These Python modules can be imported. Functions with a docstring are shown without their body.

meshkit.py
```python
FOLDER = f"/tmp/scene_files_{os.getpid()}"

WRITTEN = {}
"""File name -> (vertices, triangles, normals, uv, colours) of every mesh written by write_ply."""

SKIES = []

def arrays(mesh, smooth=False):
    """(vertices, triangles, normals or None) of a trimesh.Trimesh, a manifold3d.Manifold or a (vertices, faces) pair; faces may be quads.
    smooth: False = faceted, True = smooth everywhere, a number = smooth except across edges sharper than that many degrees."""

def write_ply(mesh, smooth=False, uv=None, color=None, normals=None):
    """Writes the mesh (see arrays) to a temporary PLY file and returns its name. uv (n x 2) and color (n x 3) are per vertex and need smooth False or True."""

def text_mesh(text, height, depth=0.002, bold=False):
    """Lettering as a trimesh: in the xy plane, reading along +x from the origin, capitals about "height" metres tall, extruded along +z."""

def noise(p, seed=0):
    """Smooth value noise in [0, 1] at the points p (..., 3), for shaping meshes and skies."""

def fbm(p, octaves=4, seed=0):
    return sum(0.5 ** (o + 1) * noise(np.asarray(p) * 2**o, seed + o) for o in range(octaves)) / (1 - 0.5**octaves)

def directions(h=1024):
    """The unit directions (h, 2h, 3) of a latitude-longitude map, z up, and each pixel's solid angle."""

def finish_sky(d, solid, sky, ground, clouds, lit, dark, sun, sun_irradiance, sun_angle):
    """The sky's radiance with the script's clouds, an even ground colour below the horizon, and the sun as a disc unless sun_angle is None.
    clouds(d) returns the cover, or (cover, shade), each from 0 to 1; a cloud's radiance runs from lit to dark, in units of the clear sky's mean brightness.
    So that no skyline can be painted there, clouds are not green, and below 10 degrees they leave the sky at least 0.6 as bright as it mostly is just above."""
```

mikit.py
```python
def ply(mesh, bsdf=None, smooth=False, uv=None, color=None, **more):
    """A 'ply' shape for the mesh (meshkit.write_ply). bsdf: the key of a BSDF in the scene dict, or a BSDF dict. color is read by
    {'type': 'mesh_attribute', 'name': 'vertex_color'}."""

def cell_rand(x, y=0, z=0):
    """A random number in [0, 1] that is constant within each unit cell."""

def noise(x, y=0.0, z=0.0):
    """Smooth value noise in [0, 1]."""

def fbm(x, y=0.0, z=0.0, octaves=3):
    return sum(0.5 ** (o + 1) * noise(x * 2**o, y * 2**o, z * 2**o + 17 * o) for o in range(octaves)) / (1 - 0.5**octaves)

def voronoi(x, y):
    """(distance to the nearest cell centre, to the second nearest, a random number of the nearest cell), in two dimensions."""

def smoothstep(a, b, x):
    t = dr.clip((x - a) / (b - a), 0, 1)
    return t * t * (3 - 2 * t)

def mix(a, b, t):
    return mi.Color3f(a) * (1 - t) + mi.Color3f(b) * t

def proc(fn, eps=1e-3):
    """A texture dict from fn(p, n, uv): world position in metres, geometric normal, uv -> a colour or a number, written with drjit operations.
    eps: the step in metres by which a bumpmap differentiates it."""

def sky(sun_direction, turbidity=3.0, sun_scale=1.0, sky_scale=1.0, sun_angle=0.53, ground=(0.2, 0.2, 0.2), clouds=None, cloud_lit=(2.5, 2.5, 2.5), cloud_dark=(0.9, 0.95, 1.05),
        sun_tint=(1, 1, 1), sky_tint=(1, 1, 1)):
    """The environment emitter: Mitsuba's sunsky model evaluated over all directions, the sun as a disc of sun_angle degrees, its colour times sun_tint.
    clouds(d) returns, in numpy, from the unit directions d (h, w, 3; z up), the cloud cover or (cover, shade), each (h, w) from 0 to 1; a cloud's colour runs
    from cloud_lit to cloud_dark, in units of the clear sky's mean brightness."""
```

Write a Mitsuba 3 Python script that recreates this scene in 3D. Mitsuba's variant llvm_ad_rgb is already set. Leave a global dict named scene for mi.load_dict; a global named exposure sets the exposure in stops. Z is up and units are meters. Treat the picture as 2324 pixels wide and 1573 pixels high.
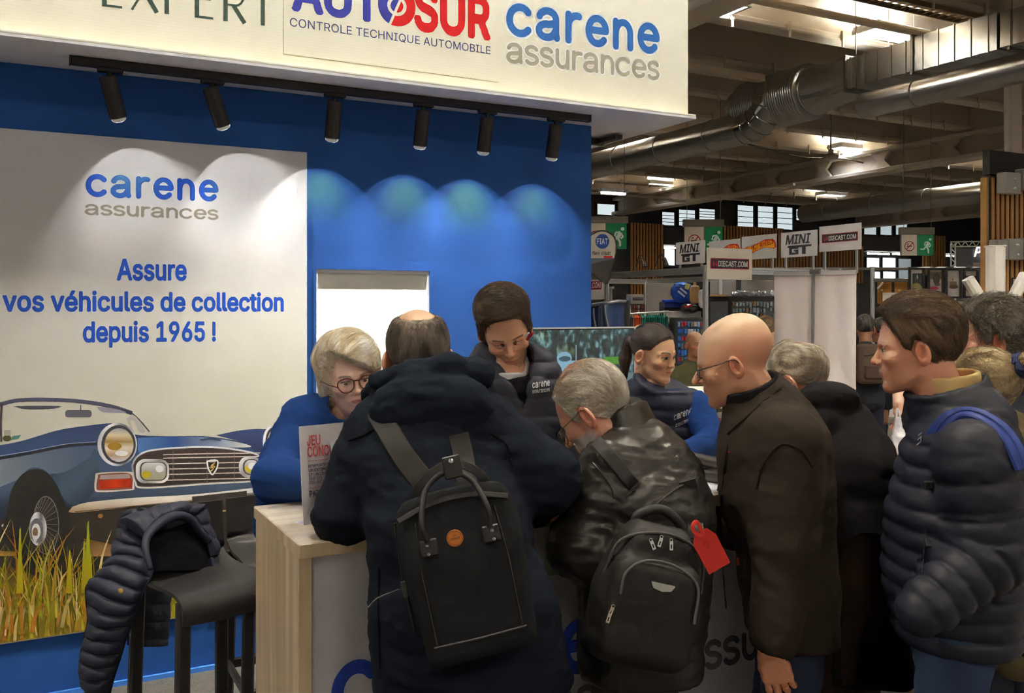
import math, random
import numpy as np, trimesh, shapely, shapely.geometry as sg, shapely.affinity as sa
import mitsuba as mi, drjit as dr
import mikit, meshkit
from scipy.ndimage import maximum_filter

# ------------------------------------------------------------------ camera, light, exposure
exposure = 0.62
H, F = 1.68, 2100.0                       # eye height, focal length in photograph pixels
CX, CY = 1162.0, 700.0                    # principal point: the lens is shifted so that uprights stay upright
T = mi.ScalarTransform4f
scene, labels = {}, {}
scene['camera'] = {'type': 'perspective', 'fov': math.degrees(2 * math.atan(1162.0 / F)), 'fov_axis': 'x', 'near_clip': 0.05, 'far_clip': 300.0,
    'principal_point_offset_x': 0.0, 'principal_point_offset_y': -(CY - 786.5) / 1573.0,
    'to_world': T().look_at(origin=[0, 0, H], target=[0, 1, H], up=[0, 0, 1])}
scene['ambient'] = {'type': 'constant', 'radiance': {'type': 'rgb', 'value': [0.33, 0.315, 0.29]}}   # the rest of the big hall around
LAMP = [250.0, 227.0, 188.0]                  # ceiling light panels of the hall
SPOT = [6.6, 6.35, 5.8]                   # track spots on the stand wall

# ------------------------------------------------------------------ helpers
CO, SI, WALL = 0.8846, 0.4664, 4.457      # the stand (and hall grid) is turned against the camera
ML = np.array([[CO, -SI, 0, -SI * WALL], [SI, CO, 0, CO * WALL], [0, 0, 1, 0], [0, 0, 0, 1.0]])   # local x along the wall, y into it, z up
def lw(p):
    p = np.asarray(p, float); return p @ ML[:3, :3].T + ML[:3, 3]
def P(u, v, Y):                            # photograph pixel + distance -> world point
    return np.array([(u - CX) / F * Y, Y, H - (v - CY) / F * Y])
def ply_(u, v, y0):                        # pixel -> local point on the plane y = y0
    a, b = (u - CX) / F, -(v - CY) / F
    Y = (WALL + y0) / (CO - SI * a)
    return np.array([(CO * a + SI) * Y, y0, H + b * Y])
def plx(u, v, x0):
    a, b = (u - CX) / F, -(v - CY) / F
    Y = x0 / (CO * a + SI)
    return np.array([x0, (CO - SI * a) * Y - WALL, H + b * Y])
def plz(u, v, z0):
    a, b = (u - CX) / F, -(v - CY) / F
    Y = (z0 - H) / b
    return np.array([(CO * a + SI) * Y, (CO - SI * a) * Y - WALL, z0])
def loc(p):                                # world -> local
    return (np.asarray(p, float) - ML[:3, 3]) @ ML[:3, :3]
def C(r, g, b):                            # sRGB 0..255 -> linear
    c = np.array([r, g, b], float) / 255
    return np.where(c < 0.04045, c / 12.92, ((c + 0.055) / 1.055) ** 2.4)
def vcol(): return {'type': 'mesh_attribute', 'name': 'vertex_color'}
def rgb(c): return {'type': 'rgb', 'value': [float(x) for x in c]}
def bsdf(name, col=None, rough=0.6, metal=0.0, spec=0.4, sheen=0.0, coat=0.0, bump=None, bscale=1.0):
    b = {'type': 'principled', 'base_color': vcol() if col is None else (col if isinstance(col, dict) else rgb(col)), 'roughness': rough, 'metallic': metal, 'specular': spec}
    if sheen: b['sheen'] = sheen
    if coat: b['clearcoat'] = coat; b['clearcoat_gloss'] = 0.9
    if bump is not None: b = {'type': 'bumpmap', 'arbitrary': bump, 'scale': bscale, 'bsdf': b}
    scene[name] = {'type': 'twosided', 'bsdf': b}
# vertex-coloured finishes shared by most things
bsdf('matte', rough=0.85, spec=0.2); bsdf('plastic', rough=0.42, spec=0.22); bsdf('gloss', rough=0.18, spec=0.5)
bsdf('metal', rough=0.32, metal=0.9); bsdf('chrome', rough=0.1, metal=1.0); bsdf('skin', rough=0.48, spec=0.42); bsdf('hair', rough=0.5, spec=0.2)
bsdf('cloth', rough=0.95, spec=0.02); bsdf('nylon', rough=0.55, spec=0.12); bsdf('leather', rough=0.36, spec=0.16)
bsdf('print', rough=0.7, spec=0.25); bsdf('soft', rough=0.85, spec=0.04)

def TM(v, f): return trimesh.Trimesh(np.asarray(v, float), np.asarray(f, int), process=False)
def emit(c, w=1.0): return {'type': 'area', 'radiance': c if isinstance(c, dict) else rgb(c), 'sampling_weight': w}
def cat(ms): return trimesh.util.concatenate([m for m in ms if m is not None])
def tr(m, M):
    m = m.copy(); m.apply_transform(M); return m
def L2W(m): return tr(m, ML)
def add(key, mesh, mat='matte', col=None, smooth=30, loc_=False, **kw):
    """One entry of the scene. col: one colour, or one per vertex (then smooth must be False/True)."""
    if loc_: mesh = L2W(mesh)
    if col is None: scene[key] = mikit.ply(mesh, mat, smooth=smooth, **kw); return key
    col = np.asarray(col, float)
    if col.ndim == 1:
        if smooth not in (True, False): mesh = trimesh.graph.smooth_shade(mesh, angle=np.radians(smooth), facet_minarea=None); smooth = True
        col = np.tile(col, (len(mesh.vertices), 1))
    scene[key] = mikit.ply(mesh, mat, smooth=smooth, color=col, **kw)
    return key
def lab(key, label, cat_=None, group=None, kind=None):
    d = labels.setdefault(key, {})
    if label: d['label'] = label
    if cat_: d['category'] = cat_
    if group: d['group'] = group
    if kind: d['kind'] = kind
    return key
USED = {}
def nm(base):                              # next free name: chair, chair_001 ...
    n = USED.get(base, 0); USED[base] = n + 1
    return base if n == 0 else f'{base}_{n:03d}'
def thing(base, label, cat_, group=None):
    return lab(nm(base), label, cat_, group)
def box(x0, x1, y0, y1, z0, z1, r=0.0):
    e = np.array([x1 - x0, y1 - y0, z1 - z0], float)
    if r <= 0: m = trimesh.creation.box(e)
    else:
        r = min(r, e.min() * 0.49); h = e / 2
        pts = []
        for s in np.ndindex(2, 2, 2):
            sg_ = np.array(s) * 2 - 1
            for k in range(3):
                q = sg_ * (h - r); q = q.astype(float); q[k] = sg_[k] * h[k]; pts.append(q)
        m = trimesh.convex.convex_hull(np.array(pts))
    m.apply_translation([(x0 + x1) / 2, (y0 + y1) / 2, (z0 + z1) / 2]); return m
def tube(pts, r, n=8, caps=True, flat=None):
    """Swept tube; r a number or one per point; flat=(w,h,up): a ribbon of that section instead."""
    p = np.asarray(pts, float); t = np.gradient(p, axis=0); t /= np.linalg.norm(t, axis=1, keepdims=True) + 1e-12
    if flat is not None: up = np.broadcast_to(np.asarray(flat[2], float), p.shape)
    else:
        up = np.tile([0.0, 0, 1.0], (len(p), 1)); up[np.abs(t[:, 2]) > 0.92] = [1.0, 0, 0]
        if np.abs(t[:, 2]).max() > 0.92 and np.abs(t[:, 2]).min() < 0.92:
            k = np.array([0.31, 0.52, 0.17]); up = np.tile(k, (len(p), 1))
    a = np.cross(t, up); a /= np.linalg.norm(a, axis=1, keepdims=True) + 1e-12
    b = np.cross(a, t)
    ang = np.arange(n) * 2 * np.pi / n
    if flat is not None:
        n = 8; w, h = flat[0] / 2, flat[1] / 2; k = min(w, h) * 0.5
        sec = np.array([[w, h - k], [w - k, h], [k - w, h], [-w, h - k], [-w, k - h], [k - w, -h], [w - k, -h], [w, k - h]])
    else: sec = np.stack([np.cos(ang), np.sin(ang)], 1)
    rr = np.ones(len(p)) if flat is not None else np.broadcast_to(np.asarray(r, float), (len(p),))
    v = p[:, None] + rr[:, None, None] * (sec[None, :, :1] * a[:, None] + sec[None, :, 1:] * b[:, None])
    m = len(p); i, j = np.meshgrid(np.arange(m - 1), np.arange(n), indexing='ij')
    q = np.stack([i * n + j, i * n + (j + 1) % n, (i + 1) * n + (j + 1) % n, (i + 1) * n + j], -1).reshape(-1, 4)
    f = np.vstack([q[:, [0, 1, 2]], q[:, [0, 2, 3]]]); v = v.reshape(-1, 3)
    if caps:
        v = np.vstack([v, p[:1], p[-1:]]); c = len(v)
        k = np.arange(n)
        f = np.vstack([f, np.stack([(k + 1) % n, k, k * 0 + c - 2], 1), np.stack([(m - 1) * n + k, (m - 1) * n + (k + 1) % n, k * 0 + c - 1], 1)])
    ms = TM(v, f)
    if ms.volume < 0: ms.invert()
    return ms
def rod(a, b, r, n=12): return tube([a, b], r, n)
def spline(pts, n=8):                      # Catmull-Rom through the points
    p = np.asarray(pts, float); q = np.vstack([2 * p[0] - p[1], p, 2 * p[-1] - p[-2]]); out = []
    t = np.linspace(0, 1, n, endpoint=False)[:, None]
    for i in range(len(p) - 1):
        a, b, c, d = q[i:i + 4]
        out.append(0.5 * (2 * b + (c - a) * t + (2 * a - 5 * b + 4 * c - d) * t ** 2 + (3 * b - a - 3 * c + d) * t ** 3))
    return np.vstack(out + [p[-1:]])
def lathe(prof, n=24):                     # profile of (r, z)
    return trimesh.creation.revolve(np.asarray(prof, float), sections=n)
def extr(poly, d):                         # shapely polygon(s) -> solid along +z
    gs = [g for g in getattr(poly, 'geoms', [poly]) if g.area > 1e-9]
    return cat([trimesh.creation.extrude_polygon(g, d, engine='earcut') for g in gs])
def frame(o, x, y):                        # 4x4 with given origin, x and y axes
    x = np.asarray(x, float); x = x / np.linalg.norm(x); y = np.asarray(y, float); y = y - x * (x @ y); y = y / np.linalg.norm(y)
    M = np.eye(4); M[:3, 0], M[:3, 1], M[:3, 2], M[:3, 3] = x, y, np.cross(x, y), o; return M
UPR = np.array([[1, 0, 0, 0], [0, 0, -1, 0], [0, 1, 0, 0], [0, 0, 0, 1.0]])   # xy drawing -> upright xz, front towards -y
def upright(m, x, y, z):
    m = tr(m, UPR); m.apply_translation([x, y, z]); return m
def text(s, h, depth=0.002, bold=True, width=1.0, w_total=None, slant=0.0):
    m = meshkit.text_mesh(s, h, depth, bold)
    m.apply_translation([-m.bounds[0][0], 0, 0])
    k = width if w_total is None else w_total / m.extents[0]
    m.apply_transform(np.array([[k, slant, 0, 0], [0, 1, 0, 0], [0, 0, 1, 0], [0, 0, 0, 1.0]])); return m
def grad_mesh(m, fn, size):                # subdivide for colour gradients; returns mesh and colours
    v, f = trimesh.remesh.subdivide_to_size(m.vertices, m.faces, size, max_iter=12)
    m = TM(v, f); m.merge_vertices(); return m, fn(np.asarray(m.vertices))

# rounded stroke lettering (the stand owner's logo face)
def _arc(cx, cy, rx, ry, a0, a1, n=20):
    a = np.radians(np.linspace(a0, a1, n)); return [(cx + rx * math.cos(t), cy + ry * math.sin(t)) for t in a]
STROKES = {  # x-height 1, ((polylines), advance)
    'c': ([_arc(.45, .5, .40, .43, 42, 318)], .92),
    'a': ([_arc(.40, .68, .32, .26, 165, 0, 14) + [(.72, .2), (.75, .08)], [(.72, .55), (.45, .50)] + _arc(.36, .28, .30, .22, 80, 300, 14) + [(.62, .17), (.72, .33)]], .92),
    'r': ([[(.12, .07), (.12, .93)], [(.12, .6)] + _arc(.45, .55, .33, .36, 175, 75, 10)], .66),
    'e': ([[(.10, .52), (.80, .52)] + _arc(.45, .5, .36, .43, 5, 318, 26)], .92),
    'n': ([[(.12, .07), (.12, .93)], [(.12, .55)] + _arc(.43, .56, .30, .36, 170, 0, 14) + [(.73, .07)]], .90),
    'u': ([[(.73, .93), (.73, .07)], [(.73, .45)] + _arc(.43, .44, .30, .36, 0, -180, 14) + [(.13, .93)]], .90),
    's': ([_arc(.37, .72, .28, .21, 25, 235, 12) + [(.37, .515)] + _arc(.37, .285, .30, .22, 70, -150, 14)], .78)}
def rounded(word, w=0.2, track=0.06):
    x, gs = 0.0, []
    for ch in word:
        st, adv = STROKES[ch]
        for l in st: gs.append(sa.translate(sg.LineString(l).buffer(w / 2, quad_segs=6), x, 0))
        x += adv + track
    g = shapely.union_all(gs); return sa.translate(g, -g.bounds[0], 0)
def fit(g, w):                             # scale a drawing to a width
    k = w / (g.bounds[2] - g.bounds[0]); return sa.scale(g, k, k, origin=(0, 0))

# ------------------------------------------------------------------ implicit surfaces (for people, clothes, bags)
def snet(fn, lo, hi, h):
    """Surface net of fn(points) < 0, evaluated fully only near the surface."""
    lo, hi = np.asarray(lo, float), np.asarray(hi, float); k = 4
    nc = np.ceil((hi - lo) / (h * k)).astype(int) + 1
    ax = [lo[i] + np.arange(nc[i]) * h * k for i in range(3)]
    g = np.stack(np.meshgrid(*ax, indexing='ij'), -1).reshape(-1, 3)
    dc = fn(g).reshape(nc)
    act = np.ones(nc - 1) * 1e9
    sl = lambda o, n: slice(o, n - 1 + o)
    for o in np.ndindex(2, 2, 2): act = np.minimum(act, np.abs(dc[sl(o[0], nc[0]), sl(o[1], nc[1]), sl(o[2], nc[2])]))
    act = maximum_filter((act < h * k * 1.5).astype(np.uint8), size=3) > 0
    nf = (nc - 1) * k + 1
    ix = [np.minimum(np.arange(nf[i]) // k, nc[i] - 2) for i in range(3)]
    A = act[np.ix_(*ix)]; D = dc[:-1, :-1, :-1][np.ix_(*ix)].copy()
    w = np.nonzero(A)
    pts = np.stack([lo[i] + w[i] * h for i in range(3)], 1)
    out = np.empty(len(pts))
    for s in range(0, len(pts), 400000): out[s:s + 400000] = fn(pts[s:s + 400000])
    D[w] = out
    S = D < 0
    cnt = np.zeros(np.array(D.shape) - 1, np.uint8); q = D.shape
    for o in np.ndindex(2, 2, 2): cnt += S[sl(o[0], q[0]), sl(o[1], q[1]), sl(o[2], q[2])]
    cells = np.stack(np.nonzero((cnt > 0) & (cnt < 8)), 1)
    idx = -np.ones(cnt.shape, int); idx[tuple(cells.T)] = np.arange(len(cells))
    acc, num = np.zeros((len(cells), 3)), np.zeros(len(cells))
    cor = [np.array(o) for o in np.ndindex(2, 2, 2)]
    for a in cor:
        for ax_ in range(3):
            if a[ax_]: continue
            b = a.copy(); b[ax_] = 1
            da, db = D[tuple((cells + a).T)], D[tuple((cells + b).T)]
            m = (da < 0) != (db < 0)
            t = np.where(m, da / np.where(m, da - db, 1), 0)[:, None]
            acc += np.where(m[:, None], a + t * (b - a), 0); num += m
    v = lo + (cells + acc / np.maximum(num, 1)[:, None]) * h
    fs = []
    for ax_ in range(3):
        b, c = (ax_ + 1) % 3, (ax_ + 2) % 3
        s0 = [slice(None)] * 3; s1 = [slice(None)] * 3; s0[ax_] = slice(0, -1); s1[ax_] = slice(1, None)
        a0, a1 = S[tuple(s0)], S[tuple(s1)]
        e = np.stack(np.nonzero(a0 != a1), 1)
        e = e[(e[:, b] > 0) & (e[:, c] > 0) & (e[:, b] < idx.shape[b]) & (e[:, c] < idx.shape[c])]
        if not len(e): continue
        ub, uc = np.eye(3, dtype=int)[b], np.eye(3, dtype=int)[c]
        qd = np.stack([idx[tuple((e - ub - uc).T)], idx[tuple((e - uc).T)], idx[tuple(e.T)], idx[tuple((e - ub).T)]], 1)
        flip = ~a0[tuple(e.T)]
        qd[flip] = qd[flip][:, ::-1]
        fs.append(qd)
    qd = np.vstack(fs); qd = qd[(qd >= 0).all(1)]
    return TM(v, np.vstack([qd[:, [0, 1, 2]], qd[:, [0, 2, 3]]]))
def smin(a, b, k):
    hh = np.clip(0.5 + 0.5 * (b - a) / k, 0, 1); return b + (a - b) * hh - k * hh * (1 - hh)
def smax(a, b, k): return -smin(-a, -b, k)
def seg(p, a, b, ra, rb):
    a, b = np.asarray(a, float), np.asarray(b, float); d = b - a; q = p - a
    t = np.clip(q @ d / max(d @ d, 1e-12), 0, 1)
    return np.linalg.norm(q - t[:, None] * d, axis=1) - (ra + (rb - ra) * t)
def chain(p, pts, rs, k=0.02):
    o = None
    for i in range(len(pts) - 1):
        d = seg(p, pts[i], pts[i + 1], rs[i], rs[i + 1]); o = d if o is None else smin(o, d, k)
    return o
def eseg(p, a, b, A, B, lat, pw=2.3):
    """Tapered limb of elliptic section: A, B = (half width along lat, half depth) at the ends."""
    a, b = np.asarray(a, float), np.asarray(b, float); d = b - a; L = np.linalg.norm(d); ez = d / L
    lx = np.asarray(lat, float); lx = lx - ez * (lx @ ez); lx /= np.linalg.norm(lx); ly = np.cross(ez, lx)
    q = p - a; z = q @ ez; t = np.clip(z / L, 0, 1)
    wa, wb = A[0] + (B[0] - A[0]) * t, A[1] + (B[1] - A[1]) * t
    ex = np.where(z < 0, -z, np.where(z > L, z - L, 0)); m = np.minimum(wa, wb)
    r = (np.abs(q @ lx / wa) ** pw + np.abs(q @ ly / wb) ** pw + np.abs(ex / m) ** pw) ** (1 / pw)
    return (r - 1) * m
def stack(p, rings, lat, k=0.03, pw=2.3):
    """rings: (point, half width, half depth)"""
    o = None
    for (a, wa, da), (b, wb, db) in zip(rings[:-1], rings[1:]):
        d = eseg(p, a, b, (wa, da), (wb, db), lat, pw); o = d if o is None else smin(o, d, k)
    return o
def ell(p, c, r):
    q = (p - np.asarray(c, float)) / np.asarray(r, float); k0 = np.linalg.norm(q, axis=1); k1 = np.linalg.norm(q / np.asarray(r, float), axis=1)
    return k0 * (k0 - 1) / np.maximum(k1, 1e-9)
def rbx(p, h, r):
    q = np.abs(p) - (np.asarray(h, float) - r)
    return np.linalg.norm(np.maximum(q, 0), axis=1) + np.minimum(q.max(1), 0) - r
def vnorm(m):
    n = np.zeros_like(m.vertices); f = m.faces; v = m.vertices
    c = np.cross(v[f[:, 1]] - v[f[:, 0]], v[f[:, 2]] - v[f[:, 0]])
    for k in range(3): np.add.at(n, f[:, k], c)
    return n / (np.linalg.norm(n, axis=1, keepdims=True) + 1e-20)
def push(m, amt):
    v = m.vertices + vnorm(m) * np.asarray(amt)[:, None]; return TM(v, m.faces)
def relax(m, it=2, lam=0.5):
    v = m.vertices.copy(); f = m.faces
    e = np.vstack([f[:, [0, 1]], f[:, [1, 2]], f[:, [2, 0]]]); e = np.vstack([e, e[:, ::-1]])
    n = np.bincount(e[:, 0], minlength=len(v))[:, None] + 1e-9
    for i in range(it):
        for l in (lam, -lam * 1.04):
            s = np.zeros_like(v)
            for k in range(3): s[:, k] = np.bincount(e[:, 0], weights=v[e[:, 1], k], minlength=len(v))
            v = v + l * (s / n - v)
    return TM(v, f)
fbm = meshkit.fbm
def clamp01(x): return np.clip(x, 0, 1)
def sst(a, b, x):
    t = np.clip((x - a) / (b - a), 0, 1); return t * t * (3 - 2 * t)
def vary(n, col, amt, seed=0, pts=None, fr=30):
    base = np.tile(np.asarray(col, float), (n, 1))
    return base * (1 + amt * (2 * fbm(pts * fr, 3, seed)[:, None] - 1)) if pts is not None else base

ORD = ('first', 'second', 'third', 'fourth', 'fifth', 'sixth', 'seventh', 'eighth', 'ninth', 'tenth', 'eleventh', 'twelfth', 'thirteenth', 'fourteenth', 'fifteenth', 'sixteenth', 'seventeenth', 'eighteenth', 'nineteenth', 'twentieth') + tuple('twenty-' + x for x in ('first', 'second', 'third', 'fourth', 'fifth', 'sixth', 'seventh', 'eighth', 'ninth')) + ('thirtieth',)
# ------------------------------------------------------------------ the hall (setting)
def struct(key, mesh, mat='matte', col=None, smooth=30, label=None):
    add(key, L2W(mesh), mat, col, smooth); lab(key, label, kind='structure'); return key
WOOD, BLACK, CEIL = C(176, 128, 78), C(16, 16, 18), C(176, 164, 150)
bsdf('carpet', col=mikit.proc(lambda p, n, uv: mi.Color3f(0.18, 0.174, 0.16) * (0.8 + 0.4 * mikit.noise(p.x * 160, p.y * 160, 0.0)) * (0.9 + 0.2 * mikit.fbm(p.x * 1.3, p.y * 1.3, 0.0))), rough=0.95, spec=0.1)
struct('floor', box(-16, 48, -16, 40, -0.1, 0), 'carpet', label='grey carpet floor of the exhibition hall')
bsdf('stand_carpet', col=mikit.proc(lambda p, n, uv: mi.Color3f(0.085, 0.082, 0.076) * (0.8 + 0.4 * mikit.noise(p.x * 160, p.y * 160, 0.0))), rough=0.95, spec=0.05)
struct('floor_stand', box(-4, 3.6, -6.5, 0, -.005, .004), 'stand_carpet', label='dark grey carpet floor of the insurance stand')
struct('ceiling', box(-16, 48, -16, 40, 6.72, 6.9), 'matte', CEIL, label='pale concrete ceiling slab of the hall')
struct('wall_back', box(-16, 48, 25.6, 25.9, 0, 6.72), 'matte', C(22, 22, 25), label='black far wall of the hall')
struct('wall_right', box(46, 46.3, -16, 40, 0, 6.72), 'matte', C(28, 28, 31))
# joists (along x), one part of the ceiling each
PALE = C(198, 180, 152)
for i, y in enumerate(np.arange(-3.4, 25.3, 1.97)):
    m = cat([box(2.5, 46, y - .06, y + .06, 6.1, 6.72), box(2.5, 46, y - .16, y + .16, 6.02, 6.12, .02)])
    add(f'ceiling__joist_{i:03d}', L2W(m), 'matte', CEIL * (1.0 + .05 * ((i * 7) % 3 - 1)))
    cl = []
    for x in np.arange(5.2 + .37 * (i % 3), 34, 1.15):
        cl += [box(x - .03, x + .03, y - .21, y - .155, 6.0, 6.16, .01), box(x - .012, x + .012, y - .2, y - .17, 5.9, 6.01)]
    add(f'ceiling__joist_{i:03d}__clip', L2W(cat(cl)), 'matte', C(176, 164, 144)); lab(f'ceiling__joist_{i:03d}__clip', None, kind='stuff')
# castellated girders (along y)
def girder(x, key, lab_):
    L0, L1 = -6.0, 25.5
    web = sg.box(L0, 5.95, L1, 6.62)
    for y in np.arange(L0 + .6, L1, 2.05): web = web.difference(sg.Point(y, 6.27).buffer(.13))
    M = np.array([[0, 0, 1, x - .02], [1, 0, 0, 0], [0, 1, 0, 0], [0, 0, 0, 1.0]])
    add(key + '__web', L2W(tr(extr(web, .04), M)), 'matte', CEIL * 1.05)
    add(key + '__top_flange', L2W(box(x - .2, x + .2, L0, L1, 6.6, 6.72)), 'matte', CEIL)
    add(key + '__middle_flange', L2W(box(x - .22, x + .22, L0, L1, 5.86, 5.97, .02)), 'matte', CEIL * 1.1)
    add(key + '__bottom_flange', L2W(box(x - .26, x + .26, L0, L1, 5.3, 5.42, .02)), 'matte', CEIL * 1.12)
    for i, y in enumerate(np.arange(L0 + .4, L1 - 1, 2.05)):
        poly = sg.Polygon([(y, 5.4), (y + .35, 5.4), (y + .12, 5.65), (y + .35, 5.9), (y, 5.9), (y - .35, 5.9), (y - .12, 5.65), (y - .35, 5.4)])
        add(key + f'__stiffener_{i:03d}', L2W(tr(extr(poly, .1), np.array([[0, 0, 1, x - .13], [1, 0, 0, 0], [0, 1, 0, 0], [0, 0, 0, 1.0]]))), 'matte', CEIL * 1.1)
    add(key + '__lower_web', L2W(box(x + .06, x + .1, L0, L1, 5.4, 5.9)), 'matte', CEIL * .9)
    lab(key, lab_, 'girder')
girder(20.4, thing('ceiling_girder', 'white castellated steel girder with round holes crossing the hall ceiling above the far stands', 'girder'), None)
girder(7.4, thing('ceiling_girder', 'white steel girder at the top edge of the picture right of the lit sign', 'girder'), None)
girder(33.4, thing('ceiling_girder', 'distant white steel girder behind the slatted pillar near the far wall', 'girder'), None)
# lamps: panels on a grid
def lamp(x, y, z, label_, grp='light panels in the hall ceiling', wt=.2):
    k = thing('ceiling_light', label_, 'ceiling light', grp)
    w, d = .62, .26
    add(k + '__housing', L2W(cat([box(x - w, x + w, y - d, y + d, z + .03, z + .1, .02), box(x - w, x + w, y - d, y - d + .05, z - .03, z + .05), box(x - w, x + w, y + d - .05, y + d, z - .03, z + .05), box(x - w, x - w + .05, y - d, y + d, z - .03, z + .05), box(x + w - .05, x + w, y - d, y + d, z - .03, z + .05)])), 'matte', C(188, 182, 170))
    gl = box(x - w + .06, x + w - .06, y - d + .06, y + d - .06, z, z + .012)
    add(k + '__diffuser', L2W(gl), 'matte', C(240, 240, 235), emitter=emit(LAMP, wt))
    add(k + '__uplight', L2W(TM([[x - .5, y - .2, z + .115], [x + .5, y - .2, z + .115], [x + .5, y + .2, z + .115], [x - .5, y + .2, z + .115]], [[0, 1, 2], [0, 2, 3]])), 'matte', C(240, 240, 235), smooth=False, emitter=emit(np.array(LAMP) * .7, .05))
    for j in range(3): add(k + f'__louvre_{j:03d}', L2W(box(x - w + .05, x + w - .05, y - d + .11 + j * .14, y - d + .125 + j * .14, z - .025, z - .002)), 'matte', C(200, 195, 180))
    add(k + '__rods', L2W(cat([rod([x - w + .1, y, z + .1], [x - w + .1, y, 6.5], .006, 6), rod([x + w - .1, y, z + .1], [x + w - .1, y, 6.5], .006, 6)])), 'metal', C(120, 118, 112))
lamp(8.76, 6.08, 6.1, 'bright ceiling light panel cut by the picture top right of the lit sign')
lamp(12.4, 5.9, 6.1, 'bright ceiling light panel above the rectangular air duct, largest in full view')
lamp(20.2, 13.8, 6.1, 'ceiling light panel in the middle of the hall above the white girder')
lamp(20.0, 22.2, 6.1, 'small ceiling light panel right of the long round duct low over the far wall')
lamp(27.8, 21.6, 6.1, 'small ceiling light panel above the far dark windows')
lamp(35.7, 21.4, 6.1, 'small far ceiling light panel just left of the slatted pillar')
for x, y, wt in ((.8, -1.9, 1.2), (4.6, -1.9, 1.2), (8.5, -1.9, .7), (-3.1, -1.9, .8), (.8, -9.7, .9), (4.6, -9.7, .8), (-3.1, -9.7, .8), (8.5, -9.7, .4), (12.4, -1.9, .5), (16.3, -1.9, .3), (16.3, 5.9, .4), (21, 5.9, .25), (24.1, 13.8, .2), (12.4, 13.8, .3), (8.6, 13.8, .2), (12.4, 21.7, .2), (16.3, 21.7, .2), (4.7, 6.0, .2), (27.8, 5.9, .15), (27.8, 13.8, .15)):
    lamp(x, y, 6.1, 'ceiling light panel of the hall outside the picture', 'hall light panels out of view', wt)
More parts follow.
